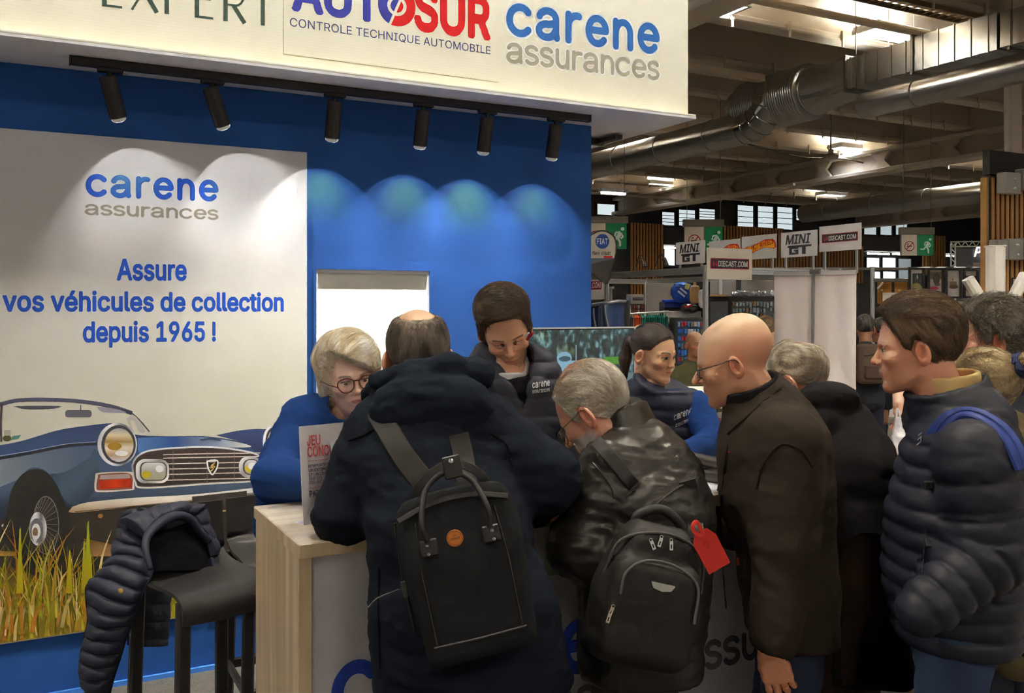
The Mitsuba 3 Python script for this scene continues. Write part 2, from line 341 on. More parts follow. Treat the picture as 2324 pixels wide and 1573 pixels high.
# ducts (along y)
ZINC = C(150, 150, 148)
def ring_seams(x, y0, y1, z, r, step): return [tr(trimesh.creation.torus(r + .004, .012, major_sections=28, minor_sections=6), np.array([[1, 0, 0, x], [0, 0, 1, y], [0, -1, 0, z], [0, 0, 0, 1.0]])) for y in np.arange(y0, y1, step)]
def pipe(x, y0, y1, z, r, n=36): return tube([[x, y0, z], [x, y1, z]], r, n)
k = thing('round_duct', 'long shiny round air duct running under the ceiling from behind the blue stand wall', 'air duct')
add(k + '__pipe', L2W(pipe(11.75, 8.6, 25, 5.0, .3)), 'metal', ZINC)
for i, m in enumerate(ring_seams(11.75, 9.5, 25, 5.0, .3, 1.55)): add(k + f'__seam_{i:03d}', L2W(m), 'metal', ZINC * .8)
el = tube([[11.75 + .0, 8.6 - .62 * math.sin(a), 5.0 + .42 - .42 * math.cos(a)] for a in np.linspace(0, math.pi * .55, 10)], .3, 28)
add(k + '__elbow', L2W(el), 'chrome', ZINC * .8)
for i, a in enumerate(np.linspace(.25, 1.6, 5)):
    t = trimesh.creation.torus(.305, .014, major_sections=28, minor_sections=6)
    c = np.array([11.75, 8.6 - .62 * math.sin(a), 5.42 - .42 * math.cos(a)]); d = np.array([0, -.62 * math.cos(a), .42 * math.sin(a)]); d /= np.linalg.norm(d)
    add(k + f'__elbow_seam_{i:03d}', L2W(tr(t, frame(c, [1, 0, 0], np.cross(d, [1, 0, 0])))), 'chrome', ZINC * .8)
k = thing('corrugated_duct', 'fat ribbed air duct drum between the round duct and the rectangular duct', 'air duct')
pr = [(0.001, 0)]
for i in range(34):
    z = i / 33 * 1.75; r = .47 if .1 < z < 1.68 else .4
    pr += [(r, z), (r + .014, z + .018), (r, z + .036)]
pr += [(0.001, 1.79)]
add(k + '__drum', L2W(tr(lathe(pr, 40), np.array([[1, 0, 0, 11.95], [0, 0, 1, 7.05], [0, -1, 0, 5.4], [0, 0, 0, 1.0]]))), 'metal', ZINC * .75, smooth=50)
dome = tr(lathe([(.001, 0.34), (.16, .32), (.3, .24), (.38, .12), (.41, 0), (.001, 0)][::-1], 36), np.array([[1, 0, 0, 11.95], [0, 0, 1, 8.83], [0, -1, 0, 5.4], [0, 0, 0, 1.0]]))
add(k + '__end_cap', L2W(dome), 'metal', ZINC * .7, smooth=50)
cone = []
a_ = np.arange(36) * 2 * np.pi / 36
sq = lambda a: np.array([11.95 + np.clip(.55 * math.cos(a), -.3, .3), 6.2, 5.43 + np.clip(.45 * math.sin(a), -.235, .235)])
v = [[11.95 + .42 * math.cos(a), 7.06, 5.4 + .42 * math.sin(a)] for a in a_] + [sq(a) for a in a_]
add(k + '__transition', L2W(TM(v, [[i, (i + 1) % 36, 36 + i] for i in range(36)] + [[(i + 1) % 36, 36 + (i + 1) % 36, 36 + i] for i in range(36)])), 'metal', ZINC * .8, smooth=20)
k = thing('rectangular_duct', 'rectangular sheet metal air duct with standing seams rising to the top right corner', 'air duct')
for i, (y0, y1) in enumerate(((4.9, 6.2), (3.55, 4.88), (2.2, 3.52), (.6, 2.17), (-1.2, .57), (-3.2, -1.22))):
    e = .06 if i >= 4 else (.02 if i == 1 else 0)
    m = [box(11.65 - e, 12.25 + e, y0, y1, 5.2 - e, 5.67 + e)]
    for y in np.arange(y0 + .12, y1 - .08, .26): m.append(box(11.65 - e - .014, 12.25 + e + .014, y, y + .02, 5.2 - e - .012, 5.67 + e + .012))
    add(k + f'__section_{i:03d}', L2W(cat(m)), 'metal', ZINC * (1.0, 1.12, .95, .9, .85, .85)[i])
for i, y in enumerate((6.15, 4.89, 2.19, .58, -1.21)): add(k + f'__flange_{i:03d}', L2W(box(11.6 - (.06 if i > 2 else 0), 12.3, y - .02, y + .02, 5.14, 5.73)), 'metal', ZINC * .45)
for i, y in enumerate((5.9, 3.3, .5)):
    add(k + f'__hanger_{i:03d}', L2W(cat([rod([11.58, y, 5.12], [11.58, y, 6.7], .008, 6), rod([12.32, y, 5.12], [12.32, y, 6.7], .008, 6), box(11.5, 12.6, y - .02, y + .02, 5.1, 5.14)])), 'metal', C(90, 88, 85))
k = thing('round_duct', 'perforated round air duct hanging under the rectangular duct', 'air duct')
add(k + '__pipe', L2W(pipe(11.7, -2, 5.85, 4.87, .2)), 'metal', ZINC)
for i, m in enumerate(ring_seams(11.7, -1, 5.9, 4.87, .2, 1.95)): add(k + f'__seam_{i:03d}', L2W(m), 'metal', ZINC)
k = thing('round_duct', 'far round air duct with closed end above the white signs, left of the slatted pillar', 'air duct')
add(k + '__pipe', L2W(pipe(23.5, 2, 18.8, 4.9, .3)), 'metal', ZINC)
for i, m in enumerate(ring_seams(23.5, 2.5, 18.7, 4.9, .3, 1.9)): add(k + f'__seam_{i:03d}', L2W(m), 'metal', ZINC * .85)
# cable tray, pipes, control box under the ceiling
k = thing('cable_tray', 'dark ladder cable tray slung under the ceiling at the top of the picture', 'cable tray')
m = [box(7.7, 20.1, 4.35, 4.38, 5.93, 6.0), box(7.7, 20.1, 4.62, 4.65, 5.93, 6.0)] + [box(x, x + .03, 4.36, 4.64, 5.94, 5.96) for x in np.arange(7.8, 17, .16)]
add(k, L2W(cat(m)), 'metal', C(90, 78, 62)); 
k = thing('ceiling_pipe', 'pale round pipe beside the cable tray under the ceiling', 'pipe'); add(k, L2W(rod([7.7, 4.95, 5.8], [20.1, 4.95, 5.8], .055, 14)), 'matte', C(205, 190, 165))
k = thing('ceiling_pipe', 'thin pipe with a bend low under the ceiling above the far left stand', 'pipe'); add(k, L2W(tube(spline([[13.5, 20.4, 5.35], [18.4, 20.4, 5.35], [19.2, 20.2, 5.25], [19.4, 19, 5.2], [19.3, 15, 5.2]]), .05, 10)), 'matte', C(190, 178, 158))
for i, (x, y) in enumerate(((11.3, 12), (11.3, 16.2), (15.5, 8), (17, 18))):
    pass
k = thing('control_box', 'grey metal control box on a ceiling rail right of the lit sign', 'box')
add(k + '__case', L2W(box(8.9, 9.6, 7.5, 7.9, 5.55, 5.95, .02)), 'matte', C(150, 140, 126)); add(k + '__rail', L2W(box(7.7, 11.3, 7.62, 7.78, 5.6, 5.72)), 'matte', C(150, 138, 122))
add(k + '__cover', L2W(cat([box(8.0, 8.9, 7.55, 7.85, 5.6, 5.85, .02), box(8.86, 8.9, 7.45, 7.95, 5.5, 5.95)])), 'matte', C(120, 112, 100))
k = thing('ceiling_sensor', 'small dark device hanging on a rod from the ceiling below the round ducts', 'pendant')
add(k + '__rod', L2W(rod([17.0, 11.5, 5.4], [17.0, 11.5, 6.7], .015, 8)), 'matte', C(60, 58, 55)); add(k + '__body', L2W(tr(lathe([(.001, 0), (.16, 0), (.18, .06), (.06, .12), (.06, .22), (.001, .22)], 18), np.array([[1, 0, 0, 17.0], [0, 1, 0, 11.5], [0, 0, 1, 5.25], [0, 0, 0, 1.0]]))), 'matte', C(150, 140, 125))
k = thing('ceiling_cable', 'black cable sagging below the ceiling lamp in the middle of the hall', 'cable'); add(k, L2W(tube(spline([[14.6, 12.2, 5.6], [17.5, 13, 5.55], [19.7, 13.6, 5.75], [21.4, 13.4, 5.62], [22.0, 12.8, 6.1]]), .022, 6)), 'plastic', C(20, 20, 20))
# far wall: windows, wood slats, tubes, doors
YW = 25.58
def win(u0, v0, u1, v1, base='window', bars=3, bright=1.0, label=None):
    a, b = ply_(u0, v1, YW), ply_(u1, v0, YW)
    n = nm(base); n = n if n != base else base
    add(n + '__frame', L2W(cat([box(a[0] - .05, b[0] + .05, YW - .09, YW + .01, a[2] - .05, a[2]), box(a[0] - .05, b[0] + .05, YW - .09, YW + .01, b[2], b[2] + .05), box(a[0] - .05, a[0], YW - .09, YW + .01, a[2], b[2]), box(b[0], b[0] + .05, YW - .09, YW + .01, a[2], b[2])])), 'matte', BLACK)
    e = np.array([.40, .46, .48]) * bright
    add(n + '__pane', L2W(box(a[0], b[0], YW - .03, YW, a[2], b[2])), 'gloss', C(120, 128, 130), emitter=emit(e, .02))
    if bars: add(n + '__glazing_bars', L2W(cat([box(a[0], b[0], YW - .06, YW - .03, a[2] + (b[2] - a[2]) * (j + 1) / (bars + 1) - .012, a[2] + (b[2] - a[2]) * (j + 1) / (bars + 1) + .012) for j in range(bars)])), 'matte', C(170, 175, 175))
    lab(n, label, kind='structure')
for q in ((1500, 483, 1529, 511), (1538, 478, 1576, 512), (1584, 476, 1621, 498)): win(*q)
for q in ((1671, 468, 1708, 517), (1717, 470, 1753, 519), (1761, 472, 1797, 520), (1804, 476, 1822, 500)): win(*q, bars=3)
for q in ((1958, 487, 1987, 532), (1995, 487, 2022, 533), (2030, 489, 2057, 533)): win(*q, bars=0, bright=.7)
for q in ((1964, 586, 1994, 607), (2000, 586, 2031, 608), (1979, 617, 1996, 633), (2001, 617, 2031, 632), (1505, 566, 1530, 602)): win(*q, bars=0, bright=2.4)
win(2036, 588, 2066, 632, bars=0, bright=.35); win(1353, 465, 1394, 487, bars=0, bright=1.1)
def slats(u0, v0, u1, v1, y, n, label, base='slat_panel'):
    a, b = ply_(u0, v1, y), ply_(u1, v0, y); k = thing(base, label, 'slat panel')
    add(k + '__backing', L2W(box(a[0], b[0], y, y + .03, a[2], b[2])), 'matte', C(14, 13, 13))
    w = (b[0] - a[0]) / n
    for i in range(n): add(k + f'__slat_{i:03d}', L2W(box(a[0] + i * w, a[0] + (i + .58) * w, y - .05, y, a[2], b[2], .005)), 'matte', WOOD * (.92 + .16 * ((i * 5) % 4) / 3))
slats(1431, 509, 1506, 668, 24.6, 11, 'wooden slat wall panel behind the round club flag and the lamps')
slats(1642, 519, 1778, 650, 25.2, 20, 'wooden slat wall panel behind the flame logo sign'); slats(1778, 560, 1960, 640, 25.2, 26, 'long low wooden slat panel behind the right white signs')
slats(2093, 536, 2146, 625, 24.6, 9, 'wooden slat panel right of the green exit sign')
for q, t in (((1969, 573, 2018, 579), 'white tube light on the far wall left of the no smoking sign'), ((2026, 574, 2052, 580), 'short white tube light just left of the no smoking sign'), ((1504, 559, 1532, 565), 'white tube light on the far wall left of the first white sign'), ((2146, 578, 2166, 584), 'white tube light left of the truss')):
    a, b = ply_(q[0], q[3], 25.1), ply_(q[2], q[1], 25.1); k = thing('tube_light', t, 'tube light')
    add(k + '__tube', L2W(rod([a[0], 25.1, (a[2] + b[2]) / 2], [b[0], 25.1, (a[2] + b[2]) / 2], .045, 10)), 'matte', C(250, 250, 250), emitter=emit([7, 7, 6.6], .03)); add(k + '__bracket', L2W(box(a[0] - .05, b[0] + .05, 25.12, 25.58, b[2] + .02, b[2] + .06)), 'matte', C(150, 150, 148))
k = thing('tube_light', 'long white tube light under the ceiling right beside the blue stand wall', 'tube light')
a = P(1392, 439, 24.0); al = loc(a)
add(k + '__tube', L2W(box(al[0] - .36, al[0] + .36, al[1] - .06, al[1] + .06, al[2] - .03, al[2] + .03, .01)), 'matte', C(250, 250, 250), emitter=emit([7, 7, 6.6], .03)); add(k + '__housing', L2W(box(al[0] - .42, al[0] + .42, al[1] - .1, al[1] + .1, al[2] + .03, al[2] + .12, .01)), 'matte', C(130, 128, 122))
# grey column with slat cladding and switch boxes, right
c0 = loc(P(2247, 700, 13.2)); cx, cy = c0[0], c0[1]
k = 'column_right'; lab(k, 'square hall pillar clad in wooden slats with a black top', kind='structure')
add(k + '__core', L2W(box(cx, cx + 1.6, cy, cy + .13, 0, 3.58)), 'matte', C(20, 19, 18)); add(k + '__black_top', L2W(box(cx + .02, cx + 1.6, cy + .02, cy + .13, 3.6, 3.95)), 'matte', C(12, 12, 13)); add(k + '__upper_core', L2W(box(cx + .5, cx + .75, cy + .02, cy + .13, 3.95, 6.72)), 'matte', CEIL)
for i in range(14):
    add(k + f'__slat_{i:03d}', L2W(box(cx + .02 + i * .108, cx + .076 + i * .108, cy - .022, cy, 0, 3.6 if i else 3.55, .005)), 'matte', WOOD * (.9 + .2 * ((i * 3) % 5) / 4))
add(k + '__slat_014', L2W(box(cx - .05, cx, cy + .02, cy + .12, 0, 3.55, .005)), 'matte', WOOD)
def swbox(u0, v0, u1, v1, t):
    a, b = ply_(u0, v1, cy - .06), ply_(u1, v0, cy - .06); k = thing('switch_box', t, 'switch box')
    add(k + '__case', L2W(box(a[0], b[0], cy - .2, cy - .055, a[2], b[2], .01)), 'matte', C(150, 148, 142)); add(k + '__knob', L2W(cat([tr(lathe([(.001, 0), (.018, 0), (.018, .03), (.001, .03)], 12), frame([(a[0] + b[0]) / 2, cy - .2, a[2] + (b[2] - a[2]) * q], [1, 0, 0], [0, 0, 1])) for q in (.25, .7)])), 'gloss', C(230, 235, 240))
swbox(2262, 396, 2297, 440, 'grey metal switch box high on the slatted pillar, left one'); swbox(2303, 388, 2332, 432, 'grey metal switch box high on the slatted pillar at the picture edge')
swbox(2244, 546, 2268, 590, 'narrow grey metal box on the slatted pillar behind the white beam sculpture'); swbox(2270, 544, 2302, 590, 'grey metal box at mid height on the slatted pillar'); swbox(2308, 542, 2335, 590, 'grey metal box at mid height on the slatted pillar at the picture edge')
# ------------------------------------------------------------------ the insurer's stand
ZT = 2.72                                   # underside of the lit canopy
bsdf('wall_blue', col=mikit.proc(lambda p, n, uv: mi.Color3f(0.0075, 0.042, 0.170) * (0.93 + 0.14 * mikit.fbm(p.x * 7, p.y * 7, p.z * 7))), rough=0.8, spec=0.2)
d0, d1 = ply_(716, 700, 0)[0], ply_(975, 700, 0)[0]; dz = ply_(845, 612, 0)[2]
wall = sg.box(-3.2, 0.0, 2.86, ZT).difference(sg.box(d0, -.1, d1, dz))
struct('wall_stand', upright(extr(wall, .12), 0, .12, 0), 'wall_blue', label='blue painted stand wall lit by track spots')
struct('trim_1', cat([box(-3.2, d0, -.016, .0, .0, .025), box(d1, 2.86, -.016, 0, 0, .025)]), 'matte', C(70, 130, 220), label='light blue strip along the foot of the stand wall')
struct('trim_2', cat([box(d0 - .012, d0 + .002, -.006, .01, 0, dz), box(d1 - .002, d1 + .014, -.008, .01, 0, dz), box(d0, d1, -.008, .01, dz - .002, dz + .012)]), 'wall_blue')
add('door_1__leaf', L2W(box(d0, d1, .022, .06, 0, dz, .003)), 'matte', C(236, 234, 224)); add('door_1__jamb', L2W(cat([box(d0, d0 + .012, .0, .08, 0, dz), box(d0, d1, 0, .08, dz - .02, dz), box(d1 - .012, d1, .0, .08, 0, dz)])), 'matte', C(222, 222, 216)); lab('door_1', 'white flush door in the blue stand wall', kind='structure')
# canopy with its lit sign face
XF, YF = 3.235, -.40
add('wall_canopy__underside', L2W(box(-3.2, XF + .03, YF - .035, 1.4, ZT, ZT + .012)), 'matte', C(226, 224, 226)); lab('wall_canopy', 'white canopy board over the stand', kind='structure')
def face_col(p, n, uv):
    s = dr.abs(dr.sin(p.z * (math.pi / .0125)))
    return mi.Color3f(0.62, 0.59, 0.475) * (0.93 + 0.09 * mikit.smoothstep(0.0, 0.35, s))
bsdf('sign_face', col=mikit.proc(face_col), rough=0.45, spec=0.4)
def face_glow(p, n, uv):
    h = dr.maximum(p.z - 2.725, 0.0); s = dr.abs(dr.sin(p.z * (math.pi / .0125)))
    return (mi.Color3f(0.13, 0.118, 0.075) + mi.Color3f(0.32, 0.265, 0.08) * dr.exp(-h * 22) + mi.Color3f(.06, .06, .055) * mikit.smoothstep(.15, .7, h)) * (0.92 + .1 * mikit.smoothstep(0.0, .35, s))
k = thing('fascia_sign', 'large cream backlit fascia sign with three company names over the stand', 'sign')
add(k + '__panel', L2W(box(-3.2, XF, YF + .001, YF + .012, ZT + .013, ZT + 1.25)), 'sign_face')
add(k + '__face', L2W(TM([[-3.2, YF, ZT + .013], [XF, YF, ZT + .013], [XF, YF, ZT + 1.25], [-3.2, YF, ZT + 1.25]], [[0, 1, 2], [0, 2, 3]])), 'sign_face', smooth=False, uv=np.array([[0, 0], [1, 0], [1, 1], [0, 1.0]]), emitter=emit(mikit.proc(face_glow), .7))
add(k + '__bottom_lip', L2W(box(-3.2, XF + .03, YF - .035, YF, ZT + .012, ZT + .024, .003)), 'matte', C(240, 236, 214))
add(k + '__side', L2W(box(XF - .012, XF, YF + .014, 1.4, ZT + .013, ZT + 1.25)), 'matte', C(225, 220, 205))
def place(poly_or_mesh, y, A, B, Tp, depth=.0004):
    """A drawing (0..1 wide base line, x-height/cap 1) put on plane y: A, B pixels of the base line ends, Tp pixel above A."""
    a, b, t = ply_(*A, y), ply_(*B, y), ply_(*Tp, y)
    m = extr(poly_or_mesh, depth) if not isinstance(poly_or_mesh, trimesh.Trimesh) else poly_or_mesh.copy()
    kx, kz = (b[0] - a[0]), (t[2] - a[2])
    M = np.diag([kx, kz, 1, 1.0]); M[0, 3] = 0; M[1, 0] = b[2] - a[2]
    return upright(tr(m, M), a[0], y, a[2])
def unit(g, cap=1.0): return sa.scale(g, 1 / (g.bounds[2] - g.bounds[0]), 1 / cap, origin=(0, 0))
CAR, ASS = rounded('carene', .245, .17), rounded('assurances', .20, .05)
def utext(s, bold=True, fat=0):
    m = text(s, 1.0, .0004, bold)
    if fat: m = cat([tr(m, trimesh.transformations.translation_matrix([dx, dy, 0])) for dx, dy in ((0, 0), (fat, 0), (-fat, 0), (0, fat), (0, -fat))]); m.apply_translation([-m.bounds[0][0], 0, 0])
    m.apply_transform(np.diag([1 / m.extents[0], 1, 1, 1])); return m
BLUE_, GREY_ = C(24, 66, 158), C(128, 124, 112)
add(k + '__lettering', L2W(place(unit(CAR), YF - .0012, (1149, 77), (1497, 122), (1149, 7))), 'print', C(34, 92, 178)); lab(k + '__lettering', 'rounded blue letters reading carene')
add(k + '__lettering_001', L2W(place(unit(ASS), YF - .0012, (1149, 141), (1497, 182), (1149, 96))), 'print', C(150, 146, 128)); lab(k + '__lettering_001', 'rounded grey letters reading assurances')
for i, (g, A, B, Tp, q) in enumerate(((CAR, (1149, 77), (1497, 122), (1149, 7), 1), (ASS, (1149, 141), (1497, 182), (1149, 96), 1))):
    add(k + f'__outline_{i:03d}', L2W(place(unit(g).buffer(.0) if 0 else sa.scale(g.buffer(.07), 1 / (g.bounds[2] - g.bounds[0]), 1, origin=(0, 0)), YF - .0006, A, B, Tp, .0003)), 'print', C(240, 240, 238))
BL2, RED_ = C(46, 52, 150), C(222, 22, 28)
add(k + '__lettering_002', L2W(place(utext('AUT', fat=.035), YF - .0012, (662, 18), (862, 49), (662, -62))), 'print', BL2)
add(k + '__lettering_003', L2W(place(utext('SUR', fat=.035), YF - .0012, (940, 63), (1113, 87), (940, -30))), 'print', RED_)
O = sg.Point(.5, .5).buffer(.5, quad_segs=24); O = sa.scale(O, 1, 1.06)
ring = O.difference(sg.Point(.5, .5).buffer(.26)); dot = sg.Point(.5, .5).buffer(.17)
diag = sg.Polygon([(.18, -.3), (.86, 1.3), (-1, 1.3), (-1, -.3)]); cut = sg.LineString([(.18, -.3), (.86, 1.3)]).buffer(.035)
for i, (g, c_) in enumerate(((shapely.union_all([ring, dot]).intersection(diag).difference(cut), BL2), (shapely.union_all([ring, dot]).difference(diag).difference(cut), RED_))):
    add(k + f'__emblem_{i:03d}', L2W(place(g, YF - .0012, (858, 52), (943, 62), (858, -36))), 'print', c_)
add(k + '__lettering_004', L2W(place(utext('CONTROLE TECHNIQUE AUTOMOBILE', bold=False), YF - .0012, (658, 59), (1113, 123), (658, 40))), 'print', C(62, 66, 118))
fl = lambda pts, w: sg.LineString(pts).buffer(w / 2, cap_style=2, join_style=2)
def deco(ch):
    t, h = .11, .055
    if ch == 'E': return [fl([(.05, 0), (.05, 1)], t), fl([(0, h / 2), (.46, h / 2)], h), fl([(0, .5), (.4, .5)], h), fl([(0, 1 - h / 2), (.46, 1 - h / 2)], h)]
    if ch == 'X': return [fl([(0, 1), (.6, 0)], t), fl([(0, 0), (.56, 1)], h)]
    if ch in 'PR': return [fl([(.05, 0), (.05, 1)], t), fl([(.05, .97), (.3, .97)] + _arc(.3, .7, .22, .27, 90, -90, 14) + [(.05, .43)], h)] + ([fl([(.25, .43), (.55, 0)], t)] if ch == 'R' else [])
    return [fl([(.3, 0), (.3, 1)], t), fl([(0, .97), (.6, .97)], h)]
x, gs = 0, []
for ch, w in zip('EXPERT', (.62, .72, .68, .66, .66, .62)): gs += [sa.translate(g, x, 0) for g in deco(ch)]; x += w + .07
add(k + '__lettering_005', L2W(place(unit(shapely.union_all(gs)), YF - .0012, (232, 14), (622, 61), (232, -80))), 'print', C(26, 46, 42))
add(k + '__seam', L2W(cat([box(ply_(643, 60, YF)[0] - .001, ply_(643, 60, YF)[0] + .001, YF - .002, YF, ply_(643, 122, YF)[2], ZT + 1.2), place(sg.box(0, 0, 1, .02), YF - .001, (643, 123), (1131, 187), (643, 60), .001)])), 'matte', C(150, 145, 120))
# track and spots
TRY = -.24
xt0, xt1 = .17, 2.69
k = thing('spot_track', 'black lighting track screwed under the canopy edge', 'lighting track')
add(k + '__rail', L2W(box(xt0, xt1, TRY - .018, TRY + .018, ZT - .036, ZT, .003)), 'plastic', C(14, 14, 16)); add(k + '__end_cap', L2W(cat([box(xt0 - .006, xt0, TRY - .019, TRY + .019, ZT - .037, ZT), box(xt1, xt1 + .006, TRY - .019, TRY + .019, ZT - .037, ZT)])), 'plastic', C(18, 18, 20))
SPD = [(250, 'tilted'), (482, 'tilted'), (760, ''), (961, ''), (1106, ''), (1262, '')]
names = ('first black track spot from the left, tilted over the poster', 'second black track spot from the left, tilted to the right', 'third black track spot from the left, above the door side of the blue wall', 'fourth black track spot from the left over the blue wall', 'fifth black track spot from the left over the blue wall', 'black track spot at the right end of the track')
for i, (u, til) in enumerate(SPD):
    x0 = None
    for it in range(1):
        a_ = (u - CX) / F; Yc = (WALL + TRY) / (CO - SI * a_); x0 = (CO * a_ + SI) * Yc
    k = thing('track_spot', names[i], 'spotlight', 'black spots on the stand track')
    d = np.array([.30 if i == 0 else .42 if i == 1 else .0, .30 if til else .28, -1.0]); d /= np.linalg.norm(d)
    top = np.array([x0 - .0, TRY, ZT - .062]); cen = top + np.array([-.012 * (d[0] > 0), 0, -.005])
    add(k + '__adapter', L2W(cat([box(x0 - .05, x0 + .05, TRY - .016, TRY + .016, ZT - .053, ZT - .034, .003), rod([x0, TRY, ZT - .07], [x0, TRY, ZT - .05], .012)])), 'plastic', C(14, 14, 16))
    fr = frame(cen, np.cross(-d, [0, 1.0, .01]), np.cross(-d, np.cross(-d, [0, 1.0, .01])))
    z_ = -d; fr = np.eye(4); xx = np.cross([0, 1.0, 0], z_); xx /= np.linalg.norm(xx); fr[:3, 0], fr[:3, 1], fr[:3, 2], fr[:3, 3] = xx, np.cross(z_, xx), z_, cen
    L_ = .175
    add(k + '__body', L2W(tr(lathe([(.001, .0), (.031, 0), (.035, -.004), (.035, -L_), (.031, -L_), (.030, -L_ + .006), (.001, -L_ + .006)], 28), fr)), 'plastic', C(15, 15, 17))
    add(k + '__lens', L2W(tr(lathe([(.001, -L_ + .004), (.0295, -L_ + .004), (.0305, -L_ - .006), (.026, -L_ - .014), (.014, -L_ - .019), (.001, -L_ - .020)], 24), fr)), 'gloss', C(250, 250, 245), emitter=emit([9, 9, 8.4], .02))
    o = lw(cen + d * (L_ + .026)); tgt = lw(cen + d * 2)
    scene[f'spot_light_{i}'] = {'type': 'spot', 'to_world': T().look_at(origin=o.tolist(), target=tgt.tolist(), up=[.1, .2, .97]), 'sampling_weight': 2.0, 'cutoff_angle': 48.0, 'beam_width': 24.0, 'intensity': rgb(np.array(SPOT) * (.24, .30, .52, .52, .62, .46)[i])}
k = thing('spot_track', 'short black track at the right end under the canopy, behind the blue wall', 'lighting track')
q = loc(P(1362, 318, 5.62)); add(k, L2W(cat([box(q[0] - .28, q[0] + .05, .30, .33, ZT - .04, ZT, .003), box(q[0] - .0, q[0] + .05, .1, .33, ZT - .035, ZT - .01)])), 'plastic', C(16, 16, 18))
# ---------------------------------------------------- poster
YP = -.016
x1 = ply_(697, 600, YP)[0]; zt, zb = ply_(350, 318, YP)[2], ply_(300, 1419, YP)[2]
k = thing('poster', 'huge printed poster of an old dark blue convertible with blue slogan on the stand wall', 'poster')
PK = k
def sheet_col(p, n, uv):
    f = mikit.smoothstep(1.1, 2.3, p.z)
    return mikit.mix(mi.Color3f(.58, .56, .46), mi.Color3f(.52, .51, .54), f)
bsdf('poster_sheet', col=mikit.proc(sheet_col), rough=0.55, spec=0.3)
add(k + '__sheet', L2W(box(-3.1, x1, YP, -.003, zb, zt, .002)), 'poster_sheet')
add(k + '__lettering', L2W(place(unit(CAR), YP - .0004, (194, 444), (496, 456), (194, 396))), 'print', BLUE_); lab(k + '__lettering', 'rounded blue letters reading carene')
add(k + '__lettering_001', L2W(place(unit(ASS), YP - .0004, (192, 487), (496, 499), (192, 463))), 'print', GREY_)
for i, (s, A, B, Tp) in enumerate((('Assure', (265, 634), (424, 635), (265, 589)), ('vos véhicules de collection', (6, 705), (644, 705), (6, 661)), ('depuis 1965 !', (188, 775), (490, 773), (188, 731)))):
    add(k + f'__lettering_{i + 2:03d}', L2W(place(utext(s, fat=.02), YP - .0004, A, B, Tp)), 'print', BLUE_)
# the printed car, flat coloured layers
def art(layers, plane, step=.0003, size=14):
    vs, fs, cs, at = [], [], [], 0
    for i, (g, c) in enumerate(layers):
        for q in getattr(g, 'geoms', [g]):
            if q.geom_type != 'Polygon' or q.area < .3: continue
            v, f = trimesh.creation.triangulate_polygon(q, engine='earcut')
            if callable(c) and size:
                v3, f = trimesh.remesh.subdivide_to_size(np.c_[v, 0 * v[:, :1]], f, size, max_iter=10); v = v3[:, :2]
            col = np.array([c(*a) for a in v]) if callable(c) else np.tile(c, (len(v), 1))
            w = np.array([plane(a[0], a[1]) for a in v]); w[:, 1] -= step * i
            f = np.asarray(f)
            n = np.cross(w[f[0, 1]] - w[f[0, 0]], w[f[0, 2]] - w[f[0, 0]])
            if n[1] > 0: f = f[:, ::-1]
            vs.append(w); fs.append(f + at); cs.append(col); at += len(w)
    return TM(np.vstack(vs), np.vstack(fs)), np.vstack(cs)
PG = lambda *p: sg.Polygon(p)
def SP(*p, n=6): return sg.Polygon(spline(list(p) + [p[0]], n)).buffer(0)
def ln(pts, w, sm=True): return sg.LineString(spline(pts, 6) if sm and len(pts) > 2 else pts).buffer(w / 2, cap_style=2)
def el_(x, y, a, b): return sa.scale(sg.Point(x, y).buffer(1, quad_segs=14), a, b)
def rr(x0, y0, x1, y1, r): return sg.box(x0 + r, y0 + r, x1 - r, y1 - r).buffer(r, quad_segs=5)
def lin(p0, p1, *cols):
    p0, p1 = np.array(p0, float), np.array(p1, float); d = (p1 - p0); n2 = d @ d; cs = [C(*c) for c in cols]
    def fn(u, v):
        t = np.clip(((np.array([u, v]) - p0) @ d) / n2, 0, 1) * (len(cs) - 1); i = min(int(t), len(cs) - 2); return cs[i] + (cs[i + 1] - cs[i]) * (t - i)
    return fn
NAVY = (20, 30, 58)
CHR = lin((0, 1000), (0, 1120), (240, 240, 245), (120, 125, 140), (230, 225, 215))
L_ = []
L_ += [(PG((-60, 1100), (0, 1110), (160, 1120), (640, 1090), (640, 1330), (300, 1345), (-60, 1330)), C(26, 22, 18))]
L_ += [(PG((-60, 1235), (50, 1238), (48, 1262), (-60, 1262)), lin((0, 1235), (0, 1262), (120, 90, 20), (190, 140, 70))), (PG((190, 1222), (256, 1236), (256, 1262), (190, 1264)), lin((0, 1225), (0, 1264), (70, 55, 10), (170, 130, 90)))]
L_ += [(PG((-60, 1285), (60, 1290), (180, 1320), (320, 1345), (640, 1325), (640, 1372), (-60, 1472)), lin((0, 1290), (0, 1450), (50, 28, 18), (120, 110, 30), (165, 150, 50)))]
L_ += [(PG((490, 1345), (640, 1322), (640, 1366), (490, 1388)), lin((490, 1340), (600, 1390), (176, 160, 40), (205, 175, 150), (150, 110, 95)))]
body = SP((-60, 1020), (40, 1003), (130, 977), (200, 966), (262, 962), (300, 985), (380, 990), (460, 990), (530, 999), (575, 1010), (610, 1020), (650, 1040), (650, 1100), (590, 1118), (440, 1135), (165, 1152), (140, 1135), (118, 1090), (92, 1068), (66, 1070), (38, 1096), (24, 1130), (20, 1170), (-60, 1185))
L_ += [(body, lin((0, 965), (0, 1150), (28, 40, 72), (34, 52, 84), (54, 70, 92), (16, 26, 44)))]
L_ += [(SP((490, 988), (545, 977), (600, 974), (650, 985), (650, 1040), (596, 1040), (560, 1008)), lin((0, 975), (0, 1040), (40, 52, 92), (14, 22, 48)))]
